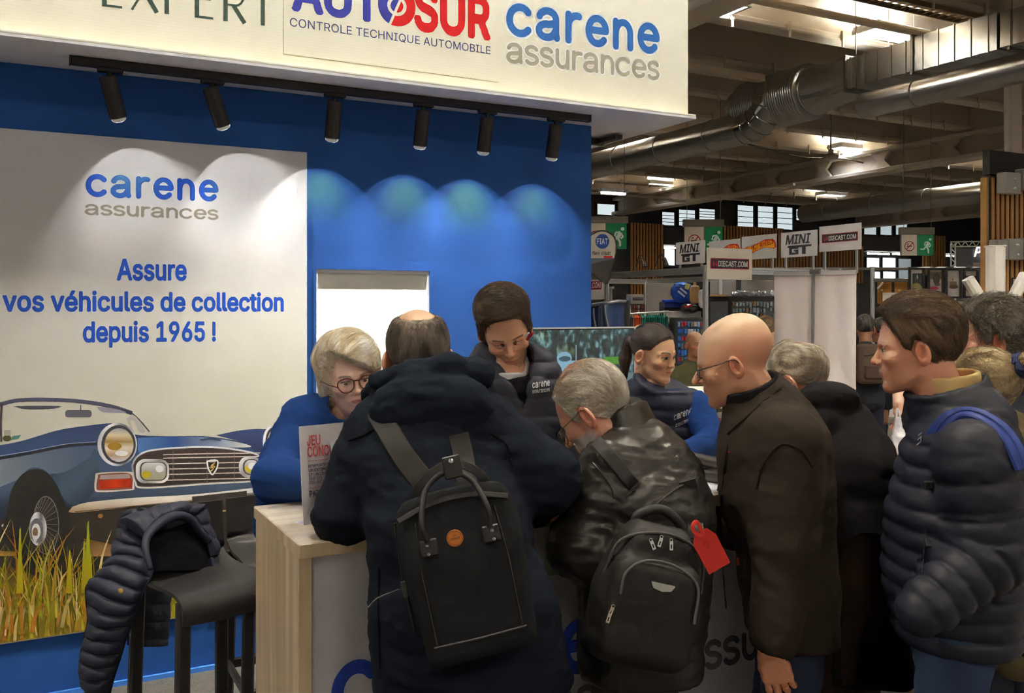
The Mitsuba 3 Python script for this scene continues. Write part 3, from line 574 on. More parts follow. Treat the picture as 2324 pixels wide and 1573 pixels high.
L_ += [(SP((312, 994), (400, 991), (470, 993), (540, 1004), (570, 1014), (520, 1016), (430, 1014), (360, 1018), (318, 1030)), lin((312, 0), (575, 0), (70, 110, 165), (34, 62, 120), (120, 140, 170), (200, 200, 190)))]
L_ += [(SP((-60, 1056), (60, 1030), (215, 1012), (208, 1040), (170, 1070), (122, 1080), (96, 1064), (66, 1064), (36, 1090), (-60, 1120)), lin((-60, 1090), (210, 1020), (120, 128, 138), (84, 98, 118), (60, 76, 100)))]
L_ += [(SP((112, 1076), (150, 1070), (200, 1040), (216, 1020), (226, 1060), (216, 1110), (190, 1140), (160, 1145), (130, 1110)), lin((120, 1060), (200, 1140), (30, 42, 60), (44, 60, 78), (18, 26, 42)))]
L_ += [(ln([(-60, 1050), (60, 1030), (150, 1012), (220, 1006)], 7), C(10, 14, 26)), (ln([(-60, 1045), (60, 1025), (150, 1008), (218, 1003)], 1.6), C(150, 165, 190))]
L_ += [(ln([(-60, 934), (0, 918), (40, 909), (100, 907), (180, 911), (250, 922), (300, 938)], 9), lin((0, 905), (0, 935), (70, 72, 96), (24, 26, 40))), (ln([(300, 938), (318, 955), (339, 980)], 3), C(50, 50, 62)), (ln([(4, 915), (2, 960), (3, 1003)], 5), C(40, 34, 40))]
L_ += [(SP((30, 922), (80, 921), (137, 922), (118, 928), (60, 929)), C(44, 46, 58)), (SP((220, 923), (256, 927), (286, 936), (240, 936), (226, 931)), C(140, 138, 155)), (rr(148, 931, 208, 947, 6), C(78, 80, 92)), (ln([(183, 919), (183, 932)], 2.5), C(70, 70, 80))]
L_ += [(SP((286, 950), (306, 944), (330, 978), (316, 980), (304, 955), (296, 958), (304, 980), (298, 976)), C(178, 176, 172)), (PG((28, 990), (48, 987), (42, 996), (25, 999)), C(60, 110, 100)), (el_(16, 995, 10, 7), C(50, 50, 30)), (rr(9, 976, 24, 989, 1), C(160, 158, 150))]
for cx_, s_ in ((268, 1.0), (620, .78)):
    yy = 1009 if s_ == 1 else 1004
    L_ += [(el_(cx_ - 2, yy, 45 * s_ * (.62 if s_ < 1 else 1), 49 * s_), lin((cx_ - 44, 0), (cx_ + 44, 0), (180, 180, 185), (235, 235, 240), (80, 85, 100), (215, 215, 220))), (el_(cx_ + 1, yy, 39 * s_ * (.62 if s_ < 1 else 1), 44 * s_), C(36, 36, 44)), (el_(cx_ + 2, yy + 1, 33 * s_ * (.62 if s_ < 1 else 1), 38 * s_), lin((0, yy - 36), (0, yy + 38), (150, 150, 160), (205, 190, 160), (150, 120, 60), (215, 205, 190), (170, 140, 100), (190, 190, 200)))]
    L_ += [(el_(cx_ - 8 * s_, yy + 4, 16 * s_ * (.6 if s_ < 1 else 1), 9 * s_), C(150, 115, 40)), (el_(cx_ + 8 * s_, yy + 20 * s_, 15 * s_ * (.6 if s_ < 1 else 1), 6 * s_), C(225, 222, 218))]
gr = SP((300, 1056), (311, 1037), (339, 1023), (408, 1016), (482, 1015), (551, 1023), (587, 1034), (597, 1052), (592, 1088), (470, 1098), (330, 1107), (307, 1095))
L_ += [(gr.buffer(2), CHR), (gr.buffer(-2), C(44, 36, 38)), (gr.buffer(-5), lin((0, 1020), (0, 1100), (40, 30, 30), (22, 16, 18)))]
for i, y in enumerate((1032, 1040, 1053, 1065, 1077, 1090)): L_ += [(ln([(370, y), (460, y - 2), (592, y - 4 + (i > 3) * -1)], 2.2), C(206, 196, 190))]
for x in (393, 470, 532): L_ += [(ln([(x, 1024), (x, 1096)], 1.2), C(120, 110, 108))]
for x0, x1_, y0, y1_ in ((308, 384, 1042, 1097), (542, 594, 1036, 1084)):
    L_ += [(rr(x0, y0, x1_, y1_, 20), lin((x0, y0), (x1_, y1_), (240, 240, 240), (130, 130, 135), (235, 230, 225))), (rr(x0 + 9, y0 + 6, x1_ - 5, y1_ - 6, 15), C(60, 56, 54)), (rr(x0 + 13, y0 + 8, x1_ - 8, y1_ - 8, 13), lin((0, y0 + 6), (0, y1_ - 6), (205, 210, 215), (165, 160, 150), (150, 145, 120))), (el_(x0 + 24, y1_ - 20, 11, 8), C(176, 160, 40)), (el_(x1_ - 22, y0 + 22, 9, 8), C(225, 225, 228))]
sh = SP((468, 1046), (481, 1043), (495, 1045), (494, 1062), (482, 1079), (471, 1064))
L_ += [(sh, C(225, 225, 222)), (sh.buffer(-3.4), C(16, 14, 16)), (ln([(478, 1070), (484, 1063), (479, 1058), (486, 1052), (482, 1056), (488, 1060)], 2.6), C(205, 170, 90)), (ln([(480, 1063), (475, 1060)], 1.8), C(205, 170, 90)), (rr(474, 1046.5, 490, 1049, 1), C(190, 190, 188))]
L_ += [(SP((216, 1080), (224, 1073), (296, 1071), (301, 1082), (305, 1106), (296, 1113), (226, 1117), (214, 1108)), C(196, 186, 178)), (SP((222, 1082), (229, 1076), (294, 1075), (300, 1106), (292, 1110), (228, 1113), (219, 1106)), C(110, 66, 58)), (PG((225, 1090), (297, 1086), (301, 1105), (226, 1111)), lin((225, 0), (301, 0), (150, 40, 16), (200, 60, 20), (130, 34, 16))), (PG((228, 1078), (293, 1076), (296, 1085), (226, 1088)), C(150, 138, 140))]
L_ += [(SP((164, 1150), (200, 1140), (300, 1130), (440, 1122), (600, 1104), (640, 1098), (640, 1112), (440, 1137), (300, 1150), (166, 1164), n=4), lin((0, 1100), (0, 1160), (215, 215, 220), (235, 225, 210), (170, 140, 110))), (ln([(170, 1162), (300, 1149), (436, 1136), (600, 1116)], 2), C(70, 55, 45)), (PG((436, 1127), (560, 1114), (562, 1156), (436, 1164)), C(34, 28, 26)), (PG((466, 1160), (560, 1154), (560, 1158), (466, 1164)), C(160, 140, 110))]
L_ += [(PG((452, 997), (480, 993), (503, 998), (500, 1001), (476, 998), (456, 1000)), C(36, 48, 74)), (el_(228, 1171, 6, 5), C(150, 110, 60)), (el_(12, 1193, 9, 4), C(190, 190, 195))]
L_ += [(SP((-10, 1250), (14, 1170), (26, 1112), (56, 1072), (94, 1066), (122, 1090), (144, 1140), (165, 1250)), C(15, 14, 14)), (el_(92, 1200, 66, 108), C(11, 10, 11)), (el_(104, 1192, 30, 66), C(120, 118, 120)), (el_(104, 1192, 28.5, 64), C(18, 16, 16))]
for a in np.arange(0, 360, 15): L_ += [(ln([(90 + 16 * math.cos(math.radians(a)), 1196 + 26 * math.sin(math.radians(a))), (104 + 28 * math.cos(math.radians(a + 14)), 1192 + 63 * math.sin(math.radians(a + 14)))], 1.1), C(110, 104, 100))]
L_ += [(el_(86, 1200, 20, 38), lin((66, 0), (106, 0), (150, 150, 160), (235, 235, 240), (60, 62, 74), (200, 200, 205))), (el_(83, 1204, 15, 28), C(90, 92, 104)), (el_(82, 1206, 10, 18), C(210, 210, 214)), (el_(80, 1208, 6, 11), C(110, 84, 66)), (PG((72, 1215), (80, 1238), (86, 1216)), C(200, 200, 205))]
rg = random.Random(5)
cols = [(150, 150, 30), (188, 172, 50), (128, 118, 24), (170, 112, 36), (206, 186, 110), (222, 196, 140), (110, 96, 20), (176, 140, 40)]
zbm = lambda u: 1462.6 - .148 * u - 2
for i in range(330):
    u = rg.uniform(-50, 330) if i < 290 else rg.uniform(330, 560); vb = min(zbm(u) - 2, rg.uniform(1330, 1490)); h = rg.uniform(40, 170) * (1 if u < 230 else .5)
    if u > 300: h = rg.uniform(8, 40)
    dx = rg.uniform(-.45, .55) * h; w = rg.uniform(1.8, 10) * (1 if vb > 1380 else .6)
    p0, p1, p2 = np.array([u, vb]), np.array([u + dx * .3, vb - h * .55]), np.array([u + dx, vb - h])
    c_ = spline([p0, p1, p2], 4); nrm = np.gradient(c_, axis=0); nrm = np.stack([-nrm[:, 1], nrm[:, 0]], 1); nrm /= np.linalg.norm(nrm, axis=1, keepdims=True); ww = w * (1 - np.linspace(0, 1, len(c_)) ** 2.2)[:, None] / 2 + .2
    L_ += [(sg.Polygon(np.vstack([c_ + nrm * ww, (c_ - nrm * ww)[::-1]])).buffer(0).intersection(sg.Polygon([(-80, 900), (700, 900), (700, zbm(700)), (-80, zbm(-80))])), C(*cols[rg.randrange(len(cols))]) * rg.uniform(.6, 1.1))]
for u, h, w in ((199, 165, 9), (157, 100, 8), (45, 150, 8), (190, 120, 7), (205, 90, 6)):
    L_ += [(PG((u - w, 1345), (u + w, 1345), (u + 2, 1345 - h), (u - 1, 1350 - h)), lin((0, 1180), (0, 1345), (150, 165, 40), (160, 140, 20)))]
L_[2] = L_[2]
clip_ = sg.Polygon([(-60, 880), (697, 880), (697, zbm(697)), (-60, zbm(-60))])
L_ = [(g.buffer(0).intersection(clip_), c) for g, c in L_]
m, cc = art(L_, lambda u, v: ply_(u, v, YP - .0005), step=.00003)
add(k + '__car_print', L2W(m), 'print', cc, smooth=False); lab(k + '__car_print', 'printed dark blue classic convertible with chrome grille behind yellow grass')
# ---------------------------------------------------- counter
YC, YB, ZC, TC = -2.195, -1.70, 1.10, .036
xa, xb = .60, 2.87
def oak(p, n, uv):
    q = p.x * CO + p.y * SI; r = -p.x * SI + p.y * CO
    up = dr.abs(n.z) > 0.7
    along = dr.select(up, q, p.z); across = dr.select(up, r, q * 0.7 + r)
    w = mikit.fbm(across * 26 + 1.3 * mikit.noise(along * 2.2, across * 5), along * 1.6, 3.0, 4)
    g = mikit.noise(across * 190, along * 5.0, 1.0)
    c = mikit.mix(mi.Color3f(0.47, 0.345, 0.20), mi.Color3f(0.62, 0.475, 0.30), mikit.smoothstep(.2, .75, w))
    return c * (0.92 + 0.12 * g)
bsdf('oak', col=mikit.proc(oak), rough=0.5, spec=0.35)
k = thing('reception_counter', 'long bar-high reception counter with pale oak top and white front panel', 'counter'); KC = k
add(k + '__countertop', L2W(box(xa - .004, xb, YC - .012, YB, ZC - TC, ZC, .0025)), 'oak')
add(k + '__side_panel', L2W(box(xa, xa + .036, YC + .012, YB - .01, 0, ZC - TC, .002)), 'oak'); add(k + '__side_panel_001', L2W(box(xb - .04, xb, YC + .012, YB - .01, 0, ZC - TC, .002)), 'oak')
add(k + '__front_panel', L2W(box(xa + .036, xb - .04, YC + .035, YC + .055, 0, ZC - TC)), 'matte', C(206, 202, 204)); add(k + '__shelf', L2W(box(xa + .036, xb - .04, YC + .06, YB - .04, .5, .53)), 'oak')
YL = YC + .033
add(k + '__lettering', L2W(upright(tr(extr(fit(CAR, .80), .002), np.diag([1, 1.12, 1, 1])), ply_(752, 1560, YL)[0], YL, ply_(1297, 1527, YL)[2])), 'print', C(18, 40, 118)); lab(k + '__lettering', 'large rounded blue letters reading carene')
add(k + '__lettering_001', L2W(upright(extr(fit(ASS, .80), .002), ply_(752, 1560, YL)[0], YL, ply_(1297, 1527, YL)[2] - .135)), 'print', C(96, 94, 96))
add(k + '__lettering_002', L2W(upright(extr(fit(ASS, .80), .002), ply_(1548, 1500, YL)[0], YL, ply_(1640, 1512, YL)[2])), 'print', C(60, 60, 66))
lf = thing('leaflet_holder', 'clear leaflet holder with green car leaflets on the counter front between the two backpacks', 'leaflet holder')
a, b = ply_(1240, 1310, YL - .02), ply_(1312, 1205, YL - .02)
add(lf + '__leaflet', L2W(box(a[0], b[0], YL - .012, YL - .008, a[2], b[2])), 'print', C(150, 160, 140)); 
ly = [(rr(1246, 1225, 1306, 1262, 2), C(120, 140, 90)), (el_(1262, 1284, 8, 6), C(60, 60, 62)), (rr(1266, 1266, 1300, 1290, 3), C(96, 104, 70)), (el_(1292, 1300, 8, 5), C(140, 60, 60))]
m, cc = art(ly, lambda u, v: ply_(u, v, YL - .0125), .0003, 0); add(lf + '__print', L2W(m), 'print', cc, smooth=False)
scene['clear'] = {'type': 'thindielectric', 'int_ior': 1.3}
add(lf + '__clear_front', L2W(box(a[0] - .006, b[0] + .006, YL - .026, YL - .025, a[2] - .006, b[2] - .08)), 'clear')
# counter card
k = thing('counter_card', 'white standing card announcing a prize game in red letters on the counter corner', 'sign card')
A0, A1 = P(689, 1190, 2.47), P(830, 1176, 2.60)
ex = A1 - A0; ex[2] = 0; wv = np.linalg.norm(ex); ex /= wv; nz = np.cross(ex, [0, 0, 1.0]); wv = .30
hz = .225 * 0 + (1190 - 967) / F * 2.47
lean = np.array([0, 0, 1.0]) - nz * .09; lean /= np.linalg.norm(lean)
base = np.array([A0[0], A0[1], ZC + .001])
MF = np.eye(4); MF[:3, 0], MF[:3, 1], MF[:3, 2], MF[:3, 3] = ex, lean, np.cross(ex, lean), base
add(k + '__board', tr(cat([box(0, wv, 0, hz, -.003, 0), box(0, wv, 0, .004, -.09, 0)]), MF), 'gloss', C(226, 218, 220))
add(k + '__prop', tr(box(wv * .3, wv * .7, 0, hz * .8, -.0, .0015), MF @ trimesh.transformations.rotation_matrix(-.35, [1, 0, 0], [0, hz * .8, -.003])), 'gloss', C(220, 214, 214))
def card(s, x, y, h, col, bold=True, wd=.62):
    m = text(s, h, .0008, bold, wd); m.apply_translation([x, y, .0004]); return tr(m, MF)
s_ = hz / 226.0                              # metres per pixel down the card
yy = lambda v: hz - (v - 966) * s_
add(k + '__title', cat([card('JEU', .021, yy(1012), .0265, 0), card('CONCOURS', .021, yy(1038), .0265, 0)]), 'print', C(196, 78, 84)); lab(k + '__title', 'red letters reading JEU CONCOURS')
add(k + '__text', cat([card(t, .022, yy(v), .0078, 0, b, .95) for t, v, b in (('REMPORTEZ', 1063, False), ('UN EXTINCTEUR', 1073, True), ('ET UN LIVRE DE', 1083, True), ('SUR LES VOITURES DE', 1092, False), ('COLLECTION', 1101, False))]), 'print', C(60, 54, 66))
add(k + '__call', card('PARTICIPEZ', .022, yy(1130), .0155, 0, True, .7), 'print', C(44, 40, 56)); add(k + '__rules', tr(cat([box(.021, .2, yy(1048), yy(1047), .0004, .001), box(.021, .2, yy(1110), yy(1109), .0004, .001)]), MF), 'print', C(200, 120, 124))
# papers, scanner, cable, mouse on the counter
def sheet(x, y, w, d, a, label_, key='paper_sheet', col=C(236, 234, 230), z=ZC):
    m = box(-w / 2, w / 2, -d / 2, d / 2, 0, .0012); m.apply_transform(trimesh.transformations.rotation_matrix(a, [0, 0, 1])); m.apply_translation([x, y, z + .0005]); k = thing(key, label_, 'paper'); add(k, L2W(m), 'print', col); return k
q = plz(1190, 1125, ZC); sheet(q[0], q[1], .21, .297, .5, 'white form on the counter under the elbow of the man with the big black backpack')
q = plz(2050, 1064, ZC); sheet(q[0] - .02, q[1] + .02, .30, .21, .1, 'white sheet at the right end of the counter under a hand')
q = plz(1590, 1098, ZC); sheet(q[0], q[1], .21, .26, .2, 'white paper on the counter beside the black telephone')
k = thing('telephone', 'black desk telephone on the counter behind the bald man', 'telephone')
q = plz(1612, 1086, ZC)
m = snet(lambda p: smin(smin(rbx((p - [0, 0, .02]) @ np.array([[1, 0, 0], [0, 1, 0], [0, 0, 1.0]]), [.08, .1, .02], .012), seg(p, [-.05, -.08, .06], [-.05, .08, .075], .02, .02), .012), rbx(p - [.03, .0, .045], [.045, .08, .02], .012), .02), [-.12, -.14, -.02], [.12, .14, .12], .005)
m.apply_transform(trimesh.transformations.rotation_matrix(.4, [0, 0, 1])); m.apply_translation([q[0], q[1], ZC + .001]); add(k + '__body', L2W(m), 'plastic', C(14, 14, 16), smooth=True)
add(k + '__cord', L2W(tube(spline([[q[0] - .02, q[1] - .12, ZC + .006], [q[0] + .05, q[1] - .16, ZC + .006], [q[0] - .06, q[1] - .19, ZC + .006], [q[0] + .08, q[1] - .2, ZC + .006], [q[0] + .14, q[1] - .1, ZC + .006]]), .0035, 6)), 'plastic', C(16, 16, 16))
# television
k = thing('television', 'flat television showing a pale blue old car under green trees', 'television')
tvY = -.62
ta, tb = ply_(1188, 900, tvY), ply_(1441, 742, tvY); tw = tb[0] - ta[0]
z1 = tb[2]; z0 = z1 - .62
add(k + '__case', L2W(box(ta[0] - .02, tb[0], tvY, tvY + .05, z0, z1, .004)), 'plastic', C(20, 20, 22)); add(k + '__bezel', L2W(cat([box(ta[0] - .02, tb[0] + .002, tvY - .002, tvY + .01, z1 - .006, z1 + .002), box(tb[0] - .006, tb[0] + .002, tvY - .002, tvY + .01, z0, z1)])), 'metal', C(225, 225, 225))
nx, nz_ = 300, 180
gx, gz = np.meshgrid(np.linspace(ta[0] - .015, tb[0] - .01, nx), np.linspace(z0 + .008, z1 - .011, nz_), indexing='ij')
u_, w_ = (gx - gx.min()) / np.ptp(gx), (gz - gz.min()) / np.ptp(gz)
pp = np.stack([u_ * 3.2, w_ * 1.9, 0 * u_], -1)
lf_ = fbm(pp * 9, 4, 3); big = fbm(pp * 2.2 + 4, 3, 8)
fine = fbm(pp * 22, 3, 13); lf_ = .7 * lf_ + .3 * fine
colv = (np.array([.014, .035, .038])[None, None] * (0.5 + 2.6 * sst(.40, .68, lf_)[..., None]) + np.array([.20, .29, .30]) * sst(.54, .74, lf_)[..., None] * .5 + np.array([.10, .13, .015]) * (sst(.52, .7, big) * sst(.4, .62, lf_) * (u_ < .62))[..., None])
colv *= (1 - .75 * (sst(.3, .36, u_) * (1 - sst(.46, .56, u_)) * sst(.5, .6, w_) * (1 - sst(.8, .95, w_))))[..., None]
car = ((u_ - .40) / .16) ** 2 + ((w_ - .70) / .055) ** 2 < 1; roof = ((u_ - .37) / .065) ** 2 + ((w_ - .775) / .05) ** 2 < 1; glass_ = ((u_ - .375) / .052) ** 2 + ((w_ - .768) / .022) ** 2 < 1
colv[car | roof] = [.17, .32, .42]; colv[glass_] = [.03, .07, .09]; colv[(abs(u_ - .475) < .006) & (w_ > .74) & (w_ < .88)] = [.16, .22, .30]
colv[(w_ < .64)] = np.array([.03, .06, .07]) + .12 * fbm(pp * 14, 3, 9)[w_ < .64][:, None] * np.array([.8, 1.2, 1.2])
colv[(abs(u_ - .80) < .075) & (w_ > .71) & (w_ < .775)] = [.05, .20, .012]
i, j = np.meshgrid(np.arange(nx - 1), np.arange(nz_ - 1), indexing='ij'); id_ = lambda a, b: a * nz_ + b
f_ = np.stack([id_(i, j), id_(i + 1, j), id_(i + 1, j + 1), id_(i, j + 1)], -1).reshape(-1, 4)
sv = np.stack([gx, np.full_like(gx, tvY - .0015), gz], -1).reshape(-1, 3)
scene['screen'] = {'type': 'diffuse', 'reflectance': rgb([.02, .02, .02])}
add(k + '__screen', L2W(TM(sv, np.vstack([f_[:, [0, 1, 2]], f_[:, [0, 2, 3]]]))), 'screen', colv.reshape(-1, 3) * .75, smooth=False, uv=np.stack([u_, w_], -1).reshape(-1, 2), emitter=emit(vcol(), .15))
add(k + '__stand', L2W(cat([box(ta[0] + tw / 2 - .04, ta[0] + tw / 2 + .04, tvY + .05, tvY + .09, 0, z1 - .1), box(ta[0] + tw / 2 - .35, ta[0] + tw / 2 + .35, tvY - .15, tvY + .3, 0, .02, .004)])), 'metal', C(60, 60, 62))
# ---------------------------------------------------- bar stools
def stool(x, y, rot, label_, zs=1.0):
    k = thing('bar_stool', label_, 'bar stool', 'black bar stools behind the counter')
    R = trimesh.transformations.rotation_matrix(rot, [0, 0, 1]); R[:3, 3] = [x, y, 0]; R = ML @ R @ np.diag([1, 1, zs, 1.0])
    B = C(22, 22, 23)
    pr = spline([(-.205, .985), (-.20, .92), (-.185, .82), (-.14, .785), (-.05, .772), (.08, .776), (.16, .772), (.20, .745), (.205, .70)], 6)
    def shell(t): return t
    V, n = [], 15
    for (yy_, zz) in pr:
        for s in np.linspace(-1, 1, n): V.append([s * .168, yy_ + (.02 * s * s if zz > .83 else 0), zz + (-.008 * (1 - s * s) if zz < .79 else 0)])
    V = np.array(V); m_ = len(pr); i, j = np.meshgrid(np.arange(m_ - 1), np.arange(n - 1), indexing='ij'); q = np.stack([i * n + j, i * n + j + 1, (i + 1) * n + j + 1, (i + 1) * n + j], -1).reshape(-1, 4)
    f = np.vstack([q[:, [0, 1, 2]], q[:, [0, 2, 3]]]); sh_ = TM(V, f); nn = vnorm(sh_); V2 = V + nn * .012; N_ = len(V)
    e = []
    ring_ = [0 * n + j for j in range(n)] + [i * n + n - 1 for i in range(1, m_)] + [(m_ - 1) * n + j for j in range(n - 2, -1, -1)] + [i * n for i in range(m_ - 2, 0, -1)]
    for a, b in zip(ring_, ring_[1:] + ring_[:1]): e += [[a, b, b + N_], [a, b + N_, a + N_]]
    back = TM(np.vstack([V, V2]), np.vstack([f[:, ::-1], f + N_, e])); back.fix_normals()
    add(k + '__seat', tr(back, R), 'plastic', B, smooth=40)
    for i, (sx, sy) in enumerate(((-1, -1), (1, -1), (1, 1), (-1, 1))):
        a = np.array([sx * .150, sy * .165 + .015, .762]); b = np.array([sx * .166, sy * .185 + .005, 0.0])
        add(k + f'__leg_{i:03d}', tr(tube([a, b], 0, flat=(.03, .045, [1, 0, 0])), R), 'plastic', B)
    for i, (p, q) in enumerate((((-.162, -.165), (.162, -.165)), ((.162, -.165), (.162, .185)), ((.162, .185), (-.162, .185)), ((-.162, .185), (-.162, -.165)))):
        add(k + f'__footrest_{i:03d}', tr(tube([[p[0], p[1], .26], [q[0], q[1], .26]], 0, flat=(.018, .04, [0, 0, 1])), R), 'plastic', B)
    return R
# ------------------------------------------------------------------ people: heads, hands
def rot(yaw, pitch=0, roll=0):             # yaw 0 = looking away from the camera, -90 = to the picture's left; pitch > 0 = looking down; roll > 0 = head tips to its right
    y, p, r = np.radians([yaw, pitch, roll])
    Rz = np.array([[math.cos(y), math.sin(y), 0], [-math.sin(y), math.cos(y), 0], [0, 0, 1.0]])
    Rx = np.array([[1, 0, 0], [0, math.cos(p), math.sin(p)], [0, -math.sin(p), math.cos(p)]])
    Ry = np.array([[math.cos(r), 0, math.sin(r)], [0, 1, 0], [-math.sin(r), 0, math.cos(r)]])
    return Rz @ Rx @ Ry
def pose(c, R, s=1.0):
    M = np.eye(4); M[:3, :3] = R * s; M[:3, 3] = c; return M
def head_sdf(o):
    W, J, N = o.get('wide', 1.0), o.get('jaw', 1.0), o.get('nose', 1.0)
    eo = o.get('eye', .0042)
    neck = o.get('neck', [(0, -.02, -.05), (0, -.045, -.13), (0, -.06, -.22)]); nr = o.get('neck_r', .054)
    def f(p):
        d = ell(p, (0, -.012, .045), (.0755 * W, .097, .086))
        d = smin(d, ell(p, (0, .028, -.005), (.066 * W, .062, .075)), .03)
        d = smin(d, ell(p, (0, .034, -.062), (.050 * W * J, .046, .05)), .03)
        q = p.copy(); q[:, 0] = np.abs(q[:, 0])
        d = smin(d, seg(q, (.048 * W * J, -.005, -.055), (.012, .066, -.098), .020, .017), .022)   # jaw line
        d = smin(d, ell(p, (0, .070, -.100), (.021 * J, .018, .016)), .014)
        d = smin(d, seg(q, (.012, .083, .019), (.046, .066, .016), .0105, .0095), .013)           # brow ridge
        d = smin(d, ell(q, (.043 * W, .058, -.022), (.024, .022, .018)), .016)                       # cheek bone
        d = smax(d, -ell(q, (.032, .092, .000), (.019, .016, .0125)), .010)                        # eye sockets
        d = smin(d, ell(q, (.032, .0715, -.001), (.0145, .0135, .0135)), .003)                      # lids
        slit = np.abs(p[:, 2] + .001 + .06 * np.maximum(q[:, 0] - .032, 0) * 0) - eo * np.sqrt(np.clip(1 - ((q[:, 0] - .032) / .0145) ** 2, 0, 1))
        d = smax(d, -np.maximum(np.maximum(slit, .074 - p[:, 1]), np.abs(q[:, 0] - .032) - .0142), .0012)
        d = smin(d, seg(p, (0, .080, .014), (0, .079 + .024 * N, -.026), .0075, .0095), .010)       # nose
        d = smin(d, ell(p, (0, .084 + .021 * N, -.031), (.0105, .0105, .009)), .006)
        d = smin(d, ell(q, (.0125, .087 + .004 * N, -.034), (.0075, .010, .0075)), .006)
        d = smax(d, -ell(q, (.0062, .094 + .006 * N, -.0425), (.0032, .005, .004)), .003)
        d = smin(d, ell(p, (0, .074, -.060), (.028, .018, .020)), .014)                              # mouth mound
        lip = np.stack([q[:, 0], p[:, 1] + q[:, 0] ** 2 * 9, p[:, 2] - o.get('smile', 0) * q[:, 0] ** 2 * 9], 1)
        d = smin(d, seg(lip, (0, .0900, -.0565), (.019, .0885, -.0605), .0048, .002), .005)
        d = smin(d, seg(lip, (0, .0890, -.0665), (.016, .0875, -.0640), .0056, .002), .005)
        d = smax(d, -seg(lip, (0, .0975, -.0612), (.0215, .0945, -.0612), .0020 + o.get('mouth', 0), .0014), .002)
        # ears
        c, s = math.cos(.25), math.sin(.25)
        e = q - np.array([.0755 * W, -.012, -.008]); ey = e[:, 1] * c - e[:, 2] * s * .0 + .0; out = e[:, 0] - np.maximum(-e[:, 1] + .005, 0) * .35
        e2 = np.stack([out, ey + e[:, 2] * -.18, e[:, 2]], 1)
        E = ell(e2, (.005, -.004, .002), (.0095, .0185, .0315))
        E = smin(E, ell(e2, (.003, .002, -.024), (.006, .009, .011)), .006)
        E = smax(E, -ell(e2, (.0165, -.0015, .002), (.0125, .0130, .0235)), .0015)
        E = smin(E, seg(e2, (.0040, -.009, .014), (.0045, -.006, -.012), .0040, .003), .003)
        E = smin(E, seg(e2, (.003, .011, .000), (.003, .010, -.008), .0042, .004), .003)
        E = smax(E, -ell(e2, (.0085, .002, -.006), (.0075, .0060, .0080)), .0015)
        d = smin(d, E, .005)
        d = smin(d, chain(p, neck, [nr, nr * 1.0, nr * 1.18]), .022)
        if 'extra' in o: d = o['extra'](p, q, d)
        return d
    return f
def interp_mask(o):
    ys, zs = o['line']
    def m(p):
        a = p[:, 2] - np.interp(p[:, 1], ys, zs)
        if 'side' in o: a = np.minimum(a, o['side'](p))
        if 'bald' in o:
            c, r = o['bald'][:2]; a = np.minimum(a, (np.linalg.norm((p - np.array(c)) / np.array(r), axis=1) - 1) * min(r))
        return a
    return m
LINE_SHORT = ([-.12, -.085, -.05, -.03, -.012, .004, .012, .026, .034, .05, .066, .08, .11], [-.072, -.070, -.058, -.035, .022, .026, -.020, -.022, .012, .040, .070, .085, .088])
def strands(rng, mesh, sdf, mask, flow, n, length, r, lift, lo=0.0, jitter=.35, steps=6, outp=.3):
    v, nn = mesh.vertices, vnorm(mesh)
    ok = np.nonzero(mask(v) > lo)[0]
    if not len(ok): return None, None
    # area-uniform enough: the net's vertices are evenly spread
    id_ = rng.choice(ok, n); p = v[id_] + rng.normal(0, .0012, (n, 3)); nr = nn[id_]
    L = length * rng.uniform(.6, 1.15, n)[:, None] / steps
    pts = [p + nr * -.001]
    jit = rng.normal(0, jitter, (n, 3)); eps = 1e-3
    for s in range(steps):
        q = pts[-1]; g = np.stack([sdf(q + np.eye(3)[k] * eps) - sdf(q - np.eye(3)[k] * eps) for k in range(3)], 1); g /= np.linalg.norm(g, axis=1, keepdims=True) + 1e-9
        d = flow(q) + jit; d = d - g * np.sum(d * g, 1, keepdims=True); d /= np.linalg.norm(d, axis=1, keepdims=True) + 1e-9
        q2 = q + d * L; dd = sdf(q2); tgt = lift * (outp + (1 - outp) * (s + 1) / steps) * (1 + .7 * (id_ % 7) / 7)
        q2 = q2 - g * (dd - tgt)[:, None] * .8
        pts.append(q2)
    P_ = np.stack(pts, 1)                       # n, steps+1, 3
    t = np.gradient(P_, axis=1); t /= np.linalg.norm(t, axis=2, keepdims=True) + 1e-9
    a = np.cross(t, [0.3, .5, .8]); a /= np.linalg.norm(a, axis=2, keepdims=True) + 1e-9; b = np.cross(t, a)
    w = np.linspace(1, .25, steps + 1)[None, :, None] * r
    V = np.stack([P_ + w * (math.cos(k * 2.0944) * a + math.sin(k * 2.0944) * b) for k in range(3)], 2)     # n, S, 3, 3
    S = steps + 1; i, s, k = np.meshgrid(np.arange(n), np.arange(steps), np.arange(3), indexing='ij')
    ix = lambda i, s, k: (i * S + s) * 3 + k % 3
    q = np.stack([ix(i, s, k), ix(i, s, k + 1), ix(i, s + 1, k + 1), ix(i, s + 1, k)], -1).reshape(-1, 4)
    return TM(V.reshape(-1, 3), np.vstack([q[:, [0, 1, 2]], q[:, [0, 2, 3]]])), np.repeat(id_, S * 3)
